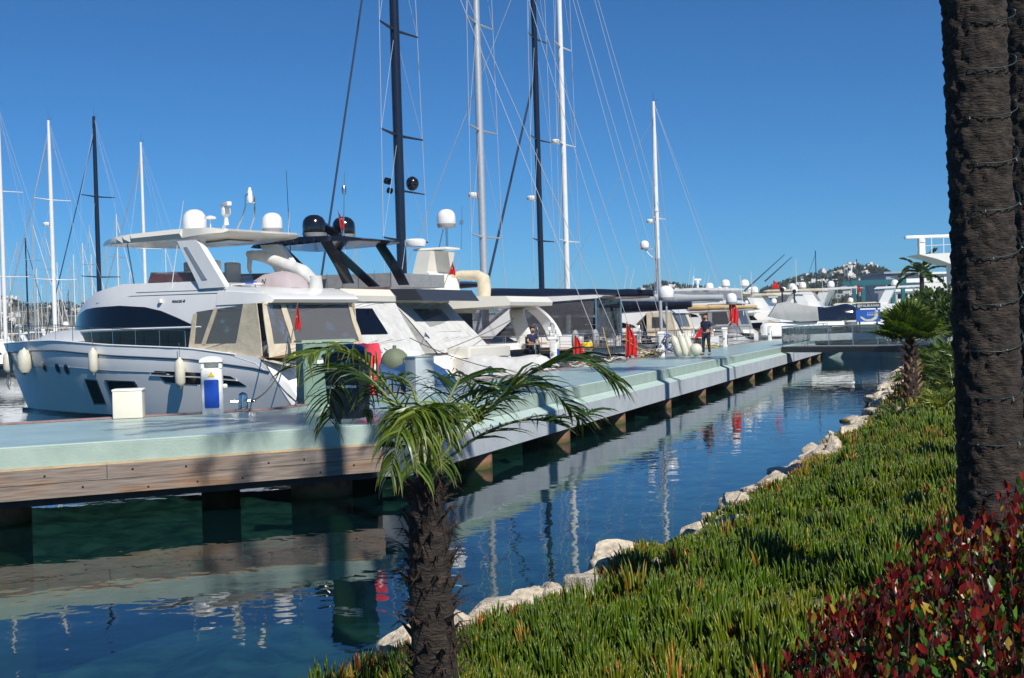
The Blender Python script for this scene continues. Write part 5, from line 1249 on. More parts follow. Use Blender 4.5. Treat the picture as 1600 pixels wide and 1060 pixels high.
# 1027 mast with tan cover
O = quay(84, 1.5); a = rad(157); mx = mast_for(1029, O, a)
se, hE = sail_yacht('sailing yacht with the mid height white mast and a sagging tan sail cover', O, a, 16, 4.6, mx, 18.4, .17, MASTW, HULLW, boom=6.8, cover=TAN, zb=1.8, spreaders=1, boom_z=3.3, forestay=.02, radar_z=9.8)
dome((mx+.95, 0, 7.9), .32, .66, GEL, se); q = MB(); q.tube([(mx, 0, 7.0), (mx+.6, 0, 7.5), (mx+.95, 0, 7.95)], .04, 6); q.tube([(mx, 0, 7.9), (mx+.95, 0, 7.9)], .03, 6); q.build('dome_bracket', MASTW, se)
# motor yacht with dark roof windows and cream tent behind the man
O = quay(66.5, 2.0)
b5, h5 = motor_yacht('white motor yacht with long dark windows and cream tent behind the standing man', quay(74, 1.5), rad(157), 17, 4.8, roof=3.3, fly=3.6, hardtop=False, domes=((.25, -1.2, .34, .7),), detail=False, tent=CANV, aftx=.12)
b6, h6 = motor_yacht('big white yacht with dark wheelhouse windows and radar bar behind the tan sail cover', quay(98, 1.0), rad(157), 19, 5.6, zb=2.8, zs=1.9, roof=3.6, fly=4.0, hardz=5.2, domes=((.20, 1.0, .36, .66), (.14, -1.0, .36, .66)), detail=True, tent=None, aftx=.1)
b7, h7 = motor_yacht('white yacht with a wide grey cover over its deck behind the lamp posts', quay(90, 1.0), rad(157), 17, 5.0, zb=2.8, roof=3.9, fly=4.3, hardtop=False, domes=((.4, .5, .5, .8),), detail=False, tent=CANVG, side_cover=CANVG, aftx=.1, clear=False)
b8, h8 = motor_yacht('white sport yacht with clear aft tent and a red flag seen through the bridge railing', quay(96, 3.5), rad(157), 15, 4.6, roof=3.0, fly=3.2, hardtop=False, domes=(), detail=False, tent=CANVW, aftx=.12)
# white dinghy-topped stern (white hull beside the pedestal)
O = quay(50.9+8.8, .9)
t = thing('motor_launch', 'small white open launch stern with rails beside the third service pedestal', 'boat', (5.55, 55.7, 0), rad(160)); hh = Hull(7.5, 2.8, [(0, 1.35), (7.5, 1.7)], stem=.8); hh.mesh(GEL, t)
q = MB(); slab(q, [(2.6, 1.3), (5.6, 1.5), (4.6, 2.1), (3.0, 2.2)], lambda x, z: 1.0-.2*(z-1.3)); q.build('cuddy', GEL, t)
rail([(0.1, -1.2, 1.35), (.1, 0, 1.35), (.1, 1.2, 1.35), (2.0, 1.3, 1.38), (4.0, 1.3, 1.45)], .75, t, posts=10)
t = thing('aft_mast', 'slim grey pole mast standing at the stern rail right of the white dome', 'mast', (7.35, 59.6, 1.1)); q = MB(); q.tube([(0, 0, -1.1), (-.06, 0, 4.7)], .085, 10); q.build('pole', ALU, t); q = MB(); q.tube([(-.06, 0, 4.7), (-.13, 0, 8.2)], .055, 10); q.build('upper_pole', MASTW, t); q = MB(); q.lathe([(.10, 0), (.10, .15)], (-.11, 0, 7.0), 10); q.build('lamp', WHITE, t)
p = atd(1041, 470, 58)
t = thing('satellite_dome', 'large white dome on a dark pole just right of the mid height white mast', 'radome', (p.x, p.y, .9)); dome((0, 0, p.z-.9), .37, .72, GEL, t); q = MB(); q.tube([(0, 0, 0), (0, 0, p.z-.9)], .05); q.build('pole', GREYP, t)
p = atd(1143, 476, 66)
t = thing('satellite_dome', 'smaller white dome on a bent pole above the red flag near the fourth pedestal', 'radome', (p.x, p.y, 2.4)); dome((0, 0, p.z-2.4), .30, .62, GEL, t); q = MB(); q.tube([(0, 0, p.z-2.4), (0, 0, .25), (-.25, 0, 0), (-.9, 0, 0)], .045); q.build('pole', GREYP, t)
# flags at the sterns
for px, py, d, sc, lb, le in ((893, 572, 49, 1.15, 'narrow red flag with white crescent right of the second pedestal', .15), (976, 562, 52, 1.35, 'broad red flag hanging at the quay edge between two grey helm covers', .10), (1068, 535, 55, 1.1, 'furled red flag leaning to the right above the stacked fenders', .9), (1139, 512, 66, 1.5, 'red flag bunched on a staff below the smaller white dome', .05)):
    p = atd(px, py, d); flag((p.x, p.y, p.z-.35), lb, h=1.45 if le < .5 else 1.2, lean=le, drop=1.15 if le < .5 else .75, w=.45 if le < .5 else .2, scale=sc)
p = atd(540, 372, 43); flag((p.x-.1, p.y, p.z), 'red flag hanging from the light mast above the black domes', h=1.0, lean=-.15, drop=.75, w=.3, staff=False)
p = atd(462, 523, 37); flag((p.x, p.y-.9, p.z-.25), 'small red flag seen against the aft tent of the large yacht', h=1.2, lean=.25, drop=.85, w=.1)
p = atd(694, 446, 44); flag((p.x, p.y, p.z), 'furled red flag slanting up over the grey roof edge', h=.85, lean=.35, drop=.5, w=.12)
p = atd(1205, 452, 92); flag((p.x, p.y, p.z-.2), 'round red flag above the first lamp post', h=.9, lean=.2, drop=.7, w=.6, scale=1.0)
p = atd(1345, 455, 110); flag((p.x, p.y, p.z-.5), 'small red flag left of the teal boat hoist', h=1.2, lean=-.4, drop=.8, w=.6)
# ------------------------------------------------ the field of boats beyond
rng = random.Random(77)
def simple_motor(L, B, seed):
    t = thing('motor_boat', 'white motor boat in the crowded basin far behind', 'boat', (0, 0, 0), 0, 'far motor boats in the basin')
    h = Hull(L, B, [(0, 1.3), (.4*L, 1.6), (L, 2.0)], stem=.12*L); h.mesh(HULLW if seed != 2 else NAVY, t)
    q = MB(); slab(q, [(.1*L, 1.5), (.75*L, 1.7), (.55*L, 3.0), (.15*L, 3.1)], lambda x, z: B*.4*(1-.8*max(0, (x/L-.4)/.4)**2)-.1*(z-1.5)); q.build('cabin', GEL, t)
    q = MB(); slab(q, [(.2*L, 2.2), (.68*L, 2.1), (.58*L, 2.7), (.24*L, 2.85)], lambda x, z: B*.405*(1-.8*max(0, (x/L-.4)/.4)**2)-.1*(z-1.5)+.02); q.build('window_band', GLASS, t)
    if seed in (0, 1):
        q = MB(); slab(q, [(.12*L, 4.4), (.45*L, 4.5), (.42*L, 4.62), (.14*L, 4.58)], lambda x, z: B*.36); q.build('hardtop', GEL if seed == 0 else CANV, t)
        q = MB(); q.prism([(.2*L, 3.0), (.14*L, 3.0), (.2*L, 4.5), (.26*L, 4.5)], -B*.33, B*.33, lambda a, b, c: (a, c, b)); q.build('arch', GEL, t)
        dome((.25*L, 0, 4.6), .3, .6, GEL, t)
    if seed == 3: q = MB(); slab(q, [(.0*L, 1.6), (.2*L, 3.1), (.24*L, 1.7)], lambda x, z: B*.38); q.build('tent', CANV, t)
    return t
protos = [simple_motor(13+2*i, 4+.3*i, i) for i in range(4)]
used = [False]*4; nfar = 0
def put_far(x, y, rz, k, s_=1.0):
    global nfar
    t = protos[k] if not used[k] else copy_tree(protos[k]); used[k] = True; t.location = (x, y, 0); t.rotation_euler = (0, 0, rz); t.scale = (s_,)*3; nfar += 1
# rows seen between the near sterns and at the right
for row, (d0, n_) in enumerate(((118, 10), (138, 13), (165, 15), (200, 17), (245, 18), (300, 18), (370, 18))):
    for i in range(n_):
        px = 700+ (1330-700)*(i+.5)/n_+rng.uniform(-12, 12); x = (px-800)/F*d0; put_far(x, d0+rng.uniform(-4, 4), rad(157 if row % 2 else -20)+rng.uniform(-.1, .1), rng.randrange(4), rng.uniform(.8, 1.15)*(1+row*.03))
for d0, n_ in ((80, 3), (105, 4), (140, 5), (190, 6)):
    for i in range(n_):
        px = -60+ 330*(i+.5)/n_; x = (px-800)/F*d0; put_far(x, d0+rng.uniform(-5, 5), rad(200)+rng.uniform(-.2, .2), rng.randrange(4), rng.uniform(.8, 1))
for i, px in enumerate((1178, 1206, 1232, 1262, 1292, 1322)):
    d0 = 104+i*9; x = (px-800)/F*d0; put_far(x, d0, rad(157), (0, 1, 0, 2, 0, 1)[i], 1.15)
# sailing boats on the left: surveyed masts
LM = [(8, 165, 78, .13, MASTW, 2), (86, 188, 84, .15, MASTW, 2), (157, 182, 88, .17, MASTB, 2), (229, 222, 92, .13, MASTW, 1)]
for i, (px, ty, d, r, m, ns) in enumerate(LM):
    p = atd(px, 505, d); tp = atd(px, ty, d); hgt = tp.z; mx = 6.0
    ang = rad(150); O = Vector((p.x, p.y, 0))-Vector((math.cos(ang), math.sin(ang), 0))*mx
    lb = ('sailing boat with tall white mast and dark furled jib at the left edge', 'sailing boat with white mast carrying a radar, second tall mast from the left', 'sailing boat with the tall navy mast left of the large yacht', 'sailing boat with white mast rising just behind the large yacht bow')[i]
    sail_yacht(lb, O, rad(150), 13, 4, mx, hgt, r, m, HULLW if i != 2 else NAVY, boom=4.6, cover=CANVG if i % 2 else NAVY, zb=1.3, spreaders=ns, forestay=.045, radar_z=(10.2, 10.6, None, None)[i], full=False, wire=.010, boom_z=2.2, lean=(.0, 0), sprw=2.0)
def mast_boat(kind):
    t = thing('sailing_boat', 'sailing boat among the far masts of the marina', 'sailboat', (0, 0, 0), 0, 'far sailing boats with bare masts'); L = 11
    h = Hull(L, 3.5, [(0, 1.1), (L, 1.4)], stem=1.0, fine=1.9); h.mesh(HULLW, t)
    q = MB(); slab(q, [(3, 1.1), (7.5, 1.2), (6.5, 1.6), (3.4, 1.7)], lambda x, z: 1.0); q.build('coachroof', GEL, t)
    q = MB(); q.tube([(6, 0, 1.2), (6, 0, 15)], [.075, .05] if kind < 2 else [.11, .08], 8); m_ = q.build('mast', (MASTW, ALU, MASTB)[kind], t)
    for z, w_ in ((6.5, 1.3), (10.8, 1.0)): q = MB(); q.tube([(6, -w_, z), (6, w_, z)], .035, 5); q.build('spreader', ALU, m_)
    q = MB(); q.tube([(5.9, 0, 2.2), (2, 0, 2.3)], .16, 8); q.build('boom', NAVY if kind else CANVW, t)
    q = MB(); q.tube([(10.6, 0, 1.4), (6.1, 0, 14.2)], .035, 6); q.build('furled_jib', CANVW if kind != 2 else NAVY, t)
    q = MB(); q.tube([(.2, 0, 1.2), (6, 0, 15)], .009, 4)
    for sg in (1, -1): q.tube([(5.8, sg*1.6, 1.2), (6, sg*1.3, 6.5), (6, sg*1.0, 10.8), (6, 0, 14.6)], .009, 4)
    o = q.build('rigging', RIG, t); o['kind'] = 'stuff'; return t
mp_ = [mast_boat(k) for k in range(3)]; um = [False]*3
MK = [(2, 340, 120), (30, 378, 140), (44, 372, 120), (55, 340, 118), (60, 420, 150), (75, 362, 130), (92, 410, 150), (112, 405, 170), (118, 398, 140), (127, 430, 180), (133, 380, 150), (144, 352, 125), (146, 398, 165), (170, 378, 145), (187, 335, 118), (192, 405, 160), (205, 425, 170), (245, 425, 160), (262, 380, 150), (305, 400, 150), (340, 430, 180), (368, 400, 160), (560, 380, 170), (720, 400, 180), (18, 430, 190), (36, 440, 200), (66, 445, 210), (83, 450, 220), (98, 440, 210), (156, 440, 200), (8, 450, 230), (50, 455, 240), (108, 452, 230), (178, 450, 220), (218, 445, 210),
      (1178, 432, 190), (1246, 405, 200), (1277, 392, 150), (1341, 405, 170), (980, 470, 260), (960, 465, 250), (1310, 440, 240), (1150, 445, 260)]
for i, (px, ty, d) in enumerate(MK):
    k = (2 if px in (1277, 1341) else i % 3 if i % 5 == 2 else i % 2); t = mp_[k] if not um[k] else copy_tree(mp_[k]); um[k] = True
    p = atd(px, 505, d); hz = atd(px, ty, d).z; s_ = hz/15; ang = rad(rng.choice((150, 165, 330))+rng.uniform(-8, 8)); t.rotation_euler = (0, 0, ang); t.scale = (s_,)*3
    t.location = (p.x-math.cos(ang)*6*s_, p.y-math.sin(ang)*6*s_, 0)
# outrigger poles of a fishing boat
for px0, py0, px1, py1, w in ((1163, 455, 1226, 398, 'long'), (1195, 440, 1237, 402, 'short')):
    a = atd(px0, py0, 97); b = atd(px1, py1, 97); q = MB(); q.tube([tuple(a), tuple(b)], [.07, .03], 6); tag(q.build('outrigger_pole', RIGD), w+' dark outrigger pole slanting up over the big white yacht', 'pole')

# grey draped cover, navy cover and more sterns beyond the lamp posts
cvp = atd(1236, 500, 90); cvb = thing('covered_boat', 'boat under a high draped grey cover just beyond the lamp posts', 'boat', (cvp.x-1.7, cvp.y, 1.75), rad(-10)); cvb.scale = (.70, .8, .70)
GCOV = mat('draped_grey_cover', (.36, .37, .37), .85, var=.15, vscale=1.2, bump=.2, bscale=3); q = MB(); slab(q, [(0, 1.6), (.9, 2.9), (2.0, 3.1), (3.4, 2.7), (5.0, 2.45), (5.1, 1.0), (3.2, .95), (1.2, 1.3)], lambda x, z: 1.5-.35*max(0, z-1.8)**1.5+.03*noise.noise(Vector((x*1.5, z*.7, 1))), .22); q.build('cover', GCOV, cvb)
h_ = MB(); h_.rbox((2.4, 0, .3), (6.4, 2.6, 1.3), .6); h_.build('hull', HULLW, cvb)
covered('covered_boat', 'boat under a low navy cover between the lamp posts and the harbour sign', 'boat', tuple(atd(1300, 500, 108).xy)+(2.4,), rad(170), (5.0, 2.4, 1.3), NAVY, .1, 4)
for i, (px, d0, k, s_, a_) in enumerate(((1150, 102, 3, 1.0, 157), (1190, 108, 0, 1.1, 160), (1215, 99, 3, .9, 155), (1255, 101, 1, 1.05, 158), (1275, 96, 3, .85, 150), (1305, 112, 0, 1.1, 165), (1330, 118, 1, 1.2, 160), (1170, 125, 1, 1.2, 340), (1240, 130, 0, 1.25, 335), (1290, 135, 1, 1.2, 160), (1340, 140, 0, 1.3, 340), (1110, 112, 3, 1.0, 160))):
    put_far((px-800)/F*d0, d0, rad(a_), k, s_)
for i, (px, d0, h_, lb) in enumerate(((1180, 95, 6.4, 'thin white whip aerial above the long wheelhouse'), (1163, 90, 6.0, 'thin white whip aerial left of the outrigger poles'), (1290, 110, 6.2, 'slim aerial above the low navy cover'))):
    x = (px-800)/F*d0; q = MB(); q.tube([(x, d0, 3.0), (x-.2, d0, h_)], [.03, .015], 5); tag(q.build('aerial', WHITE), lb, 'aerial')
# gangways from the quay to the sterns
for i, (d0, lb) in enumerate(((54.5, 'grey gangway between the narrow and the broad red flag'), (61.5, 'grey gangway behind the stacked fenders'), (70, 'grey gangway between the fourth pedestal and the lamp posts'), (79, 'farthest grey gangway, before the lamp posts'))):
    p = quay(d0, -.3); t = thing('gangway', lb, 'gangway', (p.x, p.y, DZ+.06), QD)
    q = MB(); q.box((1.5, 0, .06), (3.2, .45, .06)); q.build('walkway', GREYP, t)
    for sy in (-1, 1): rail([(.2, sy*.2, .08), (1.5, sy*.2, .08), (2.9, sy*.2, .08)], .9, t, posts=4)
for i, d0 in enumerate((49.5, 52.5, 57, 59, 63.5, 65.5, 69, 73, 77, 80, 84)):
    a = quay(d0, -.1); b = quay(d0+.8, 2.6); line_rope((a.x, a.y, DZ+.05), (b.x, b.y, 1.7), .12, 'thin mooring line from the far quay edge up to a yacht stern', ROPE if i % 2 else RIG, .014)['group'] = 'mooring lines of the far quay'
# ================================================================== ON THE PIER
def ped(px, py, rz, label):
    p = onz(px, py, DZ); t = thing('service_pedestal', label, 'pedestal', (p.x, p.y, DZ), rz, 'white service pedestals along the quay')
    q = MB(); q.rbox((0, 0, .43), (.40, .26, .86), .06); b = q.build('body', WHITE, t)
    for sx in (-1, 1): q = MB(); q.rbox((sx*.165, 0, .86+.05), (.07, .24, .12), .02); q.build('post', WHITE, t)
    q = MB(); q.rbox((0, .06, .90), (.27, .12, .12), .02); q.build('recess', GELC, t)
    q = MB(); n_ = 14; P = [(-.215, .0), (.215, 0)]+[(.215*math.cos(a), .085*math.sin(a)+.03) for a in [math.pi*i/n_ for i in range(n_+1)]]
    q.prism(P, -.145, .145, lambda a, b_, c: (a, c, .97+b_)); q.build('cap', WHITE, t)
    q = MB(); q.prism([(math.copysign(min(abs(x), 1), x)*.135, z) for x, z in ((-1, .13), (-.9, .11), (.9, .11), (1, .13), (1, .62), (.9, .64), (-.9, .64), (-1, .62))], -.145, -.128, lambda a, b_, c: (a, c, b_)); bl = q.build('socket_cover', BLUE, t)
    q = MB(); q.lathe([(.022, 0), (.022, .012)], (0, -.145, .585), 12, axis=(0, -1, 0)); q.build('latch', BLUE, bl)
    q = MB(); q.prism([(-.055, 0), (.055, 0), (.0, .10)], -.142, -.130, lambda a, b_, c: (a, c, .70+b_)); q.build('warning_label', YEL, t)
    for sx in (-1, 1):
        q = MB(); q.tube([(sx*.2, 0, .50), (sx*.26, 0, .50)], .022, 8); q.lathe([(.045, 0), (.05, .04), (.03, .07)], (sx*.24, -.02, .48), 10); q.build('tap', GELC, t)
    return t
ped(333, 646, rad(8), 'white service pedestal with a blue panel facing the camera, nearest on the quay')
for px, py, lb in ((867, 573, 'service pedestal beside the narrow red flag at the quay edge'), (1035, 557, 'service pedestal just left of the stacked white fenders'), (1133, 541.5, 'service pedestal right of the standing man'), (1203, 532, 'service pedestal at the foot of the first lamp post'), (1256, 521, 'farthest service pedestal, seen through the bridge railing')):
    ped(px, py, rad(72), lb)
p = onz(200, 654.5, DZ); t = thing('locker_box', 'plain cream locker box with a flat lid standing at the pier edge', 'box', (p.x, p.y, DZ), rad(10))
q = MB(); q.rbox((0, .2, .26), (.53, .45, .50), .02); q.build('body', mat('box_cream', (.70, .66, .55), .6, var=.1), t); q = MB(); q.rbox((0, .2, .525), (.55, .47, .035), .02); q.build('lid', WHITE, t)
def bollard(px, py, label, s_=1.0):
    p = onz(px, py, DZ); t = thing('bollard', label, 'bollard', (p.x, p.y, DZ), rad(20)); t.scale = (s_,)*3
    q = MB(); q.lathe([(.17, 0), (.17, .02), (.10, .03), (.10, .22), (.09, .29), (.05, .33), (0, .345)], (0, 0, 0), 18); q.build('post', CHROME, t); q = MB(); q.tube([(-.24, 0, .16), (.24, 0, .16)], .025, 8); q.build('cross_bar', CHROME, t); return t
bollard(380, 640, 'polished steel mooring bollard with a cross bar left of the green cabinet')
bollard(766, 588, 'steel mooring bollard below the tender with the white cover', .9)
GREENC = mat('green_cabinet', (.17, .26, .20), .5, var=.08, vscale=3)
p = onz(476, 634, DZ); t = thing('utility_cabinet', 'tall green electrical cabinet with two doors and paper notices', 'cabinet', (p.x, p.y, DZ), rad(26))
W_, D_, Hc = 1.08, .52, 1.30
q = MB(); q.box((W_/2, D_/2, Hc/2-.02), (W_, D_, Hc-.04)); q.build('body', GREENC, t); q = MB(); q.box((W_/2, D_/2, Hc), (W_+.07, D_+.07, .045), top=(.97, .95)); q.build('roof', GREENC, t)
for x0, x1 in ((.02, .50), (.515, 1.06)): q = MB(); q.rbox(((x0+x1)/2, -.006, .72), (x1-x0, .022, 1.05), .005); dr = q.build('door', GREENC, t); q = MB(); q.rbox((x1-.06, -.03, .72), (.03, .03, .12), .008); q.build('handle', BLKP, dr)
q = MB(); q.box((.84, -.021, 1.10), (.14, .006, .20)); q.build('notice', WHITE, t); q = MB(); q.box((.36, -.021, .85), (.16, .006, .12)); q.build('notice', WHITE, t)
p = onz(536, 664, DZ); t = thing('rubbish_bin', 'black wheeled rubbish bin with a blue bag showing, behind the small palm fronds', 'bin', (p.x, p.y, DZ), rad(-12))
q = MB(); q.box((0, .3, .58), (.50, .52, .98), top=(1.2, 1.15)); q.build('body', BLKP, t); q = MB(); q.rbox((0, .28, 1.10), (.66, .66, .07), .06); q.build('rim', BLKP, t)
q = MB(); q.ball((.05, .3, 1.16), .27, 16, sc=(1, 1, .45)); q.build('bag', mat('blue_bag', (.02, .07, .22), .35, var=.3, vscale=8), t); q = MB(); q.box((-.02, .02, .60), (.50, .01, .04)); q.build('label_strip', WHITE, t)
for sx in (-1, 1): q = MB(); q.lathe([(.10, -.03), (.10, .03)], (sx*.27, .52, .10), 14, axis=(1, 0, 0)); q.build('wheel', BLKP, t)
p = onz(572, 640, DZ); t = thing('red_jacket', 'bright red cover hanging over a stand right of the black bin', 'jacket', (p.x, p.y, DZ))
REDP = mat('coral_red_cloth', (.90, .06, .10), .6, var=.12, vscale=6); rows = []
for i in range(17):
    f = i/16; z = 1.22-.95*f; w_ = (.30-.18*f) if f > .12 else .24+.5*f; rows.append([(.06*f+w_*math.cos(a)*(1+.18*math.sin(a*5+f*6)), .14*math.sin(a)*(1+.2*math.sin(a*4)), z+.03*math.sin(a*3)) for a in [k/16*6.283 for k in range(16)]])
q = MB(); q.grid(rows, closed=True); q.add(rows[0], [tuple(range(16))]); q.build('cloth', REDP, t, smooth=70)
q = MB(); q.tube([(.04, 0, 0), (.02, 0, 1.1)], .02, 6); q.tube([(-.2, 0, 0), (.25, 0, 0)], .02, 6); q.build('stand', CHROME, t)
t2 = thing('barrier_pole', 'red and white striped pole leaning below the red cover', 'pole', (p.x+.18, p.y-.2, DZ)); t2.rotation_euler = (rad(-8), rad(16), 0)
for k in range(8): q = MB(); q.lathe([(.03, k*.12), (.03, k*.12+.12)], (-.2, 0, 0), 8); q.build('band', REDP if k % 2 else WHITE, t2)
p = onz(648, 614, DZ); t = thing('utility_cabinet', 'narrow pale grey cabinet standing by the small boat with the blue cover', 'cabinet', (p.x, p.y, DZ), rad(42))
q = MB(); q.rbox((.32, .2, .41), (.55, .42, .82), .015); q.build('body', mat('pale_grey_paint', (.42, .47, .49), .5, var=.06), t); q = MB(); q.rbox((.32, .2, .835), (.58, .45, .03), .02); q.build('roof', GREYP, t); q = MB(); q.rbox((.32, -.012, .41), (.48, .02, .72), .01); q.build('door', mat('pale_grey_paint', (.42, .47, .49)), t)
# stacked fenders
for k, (px, lb) in enumerate(((1057, 'leftmost of the long white fenders leaning beside the third pedestal'), (1069, 'middle one of the long white fenders leaning beside the third pedestal'), (1078, 'rearmost of the long white fenders leaning, next to the round one'))):
    p = onz(px, 558-k*1.0, DZ); fender((p.x, p.y+.15*k, DZ+.44), lb, .165, .86, 0, None, None, mat('white_fender', (.62, .60, .48), .35, var=.08), rx=rad(-10), ry=rad(-14))
p = onz(1090, 556.5, DZ); f = thing('ball_fender', 'round cream fender resting on the deck at the standing man’s feet'.replace('’', "'"), 'fender', (p.x-.05, p.y+.1, DZ+.27)); q = MB(); q.ball((0, 0, 0), .27, 24); q.build('body', FEND, f); q = MB(); q.lathe([(.07, .25), (.05, .34)], (0, 0, 0), 10); q.build('eye', BLKP, f)
# hose and rope heaps at the quay edge
rng = random.Random(3)
def heap(px, py, w, label, ms, n_=9, name='rope_heap', cat='ropes'):
    p = onz(px, py, DZ); t = thing(name, label, cat, (p.x, p.y, DZ))
    for k in range(n_):
        q = MB(); c = Vector((rng.uniform(-w, w)*.6, rng.uniform(-.25, .25), .03+rng.random()*.12)); r = rng.uniform(.10, .26); P = [(c.x+r*1.4*math.cos(a), c.y+r*math.sin(a), max(.03, c.z+.05*math.sin(a*2+k)+.02*k)) for a in [i*.5 for i in range(16)]]; q.tube(P, .02, 6); q.build('coil', ms[k % len(ms)], t)
ROPEW = mat('white_rope', (.6, .58, .5), .9)
heap(1015, 559, .9, 'mixed ropes and cables heaped before the third pedestal', [ROPEY, ROPE, ROPEW, TEAK], 12)
heap(1112, 545, .8, 'yellow and blue hoses coiled behind the standing man', [YEL, BLUE, YEL, ROPEW], 8)
heap(955, 567, .6, 'dark ropes lying at the quay edge left of the broad red flag', [ROPE, ROPEW, ROPE], 6)
heap(900, 575, .4, 'white rope coils below the narrow red flag', [ROPEW, ROPE], 5)
t = thing('hose_rack', 'blue and dark hoses hung round the third pedestal', 'hose', (onz(1044, 557, DZ).x, onz(1044, 557, DZ).y, DZ))
for k, m in enumerate((BLUE, ROPE, mat('grey_hose', (.4, .42, .45), .5))): q = MB(); q.tube([(.25*math.cos(a)*.8+.1*k, .12*math.sin(a*2), .62-.05*k+.32*math.sin(a)) for a in [i*.45 for i in range(15)]], .03, 6); q.build('hose', m, t)
for k, (a_, b_, m, lb) in enumerate((((942, 512, 50), (957, 565, 46), ROPEY, 'yellow mooring rope from the pod covered stern down to the quay'), ((975, 528, 52), (1015, 548, 52), ROPEY, 'yellow rope stretched right of the broad red flag'), ((640, 528, 38), (790, 580, 36), ROPE, 'dark mooring line slanting across the white stern to the quay'), ((600, 545, 36), (728, 590, 31), ROPE, 'lower dark mooring line running beside the other one'), ((832, 480, 58), (700, 545, 44), ROPE, 'thin line dropping from the roof of the cream yacht'))):
    line_rope(atd(*a_), atd(*b_), .12, lb, m, .014)
# ------------------------------------------------ people
def skin_body(name, joints, edges, m, parent, sub=2):
    """joints {key:(x,y,z,r)}; one continuous skinned surface"""
    keys = list(joints); me = bpy.data.meshes.new(name); me.from_pydata([joints[k][:3] for k in keys], [(keys.index(a), keys.index(b)) for a, b in edges], [])
    o = bpy.data.objects.new(name, me); COL.objects.link(o); md = o.modifiers.new('s', 'SKIN'); md.use_smooth_shade = True
    sv = me.skin_vertices[0].data
    for i, k in enumerate(keys): r = joints[k][3]; sv[i].radius = (r if not isinstance(r, tuple) else r[0], r if not isinstance(r, tuple) else r[1])
    sv[0].use_root = True; ss_ = o.modifiers.new('u', 'SUBSURF'); ss_.levels = sub; ss_.render_levels = sub
    bpy.context.view_layer.update(); m2 = bpy.data.meshes.new_from_object(o.evaluated_get(bpy.context.evaluated_depsgraph_get())); bpy.data.objects.remove(o)
    m2.materials.clear(); m2.materials.append(m); m2.shade_smooth(); o = bpy.data.objects.new(name, m2); COL.objects.link(o); o.parent = parent; return o
SKIN = mat('skin', (.42, .24, .16), .55); NAVYC = mat('navy_shirt', (.012, .020, .060), .9, var=.2, vscale=8); JEAN = mat('dark_trousers', (.012, .022, .040), .9, var=.25, vscale=8); HAIR = mat('dark_hair', (.02, .014, .010), .8); SHOE = mat('black_shoe', (.01, .01, .012), .4); BEARD = HAIR
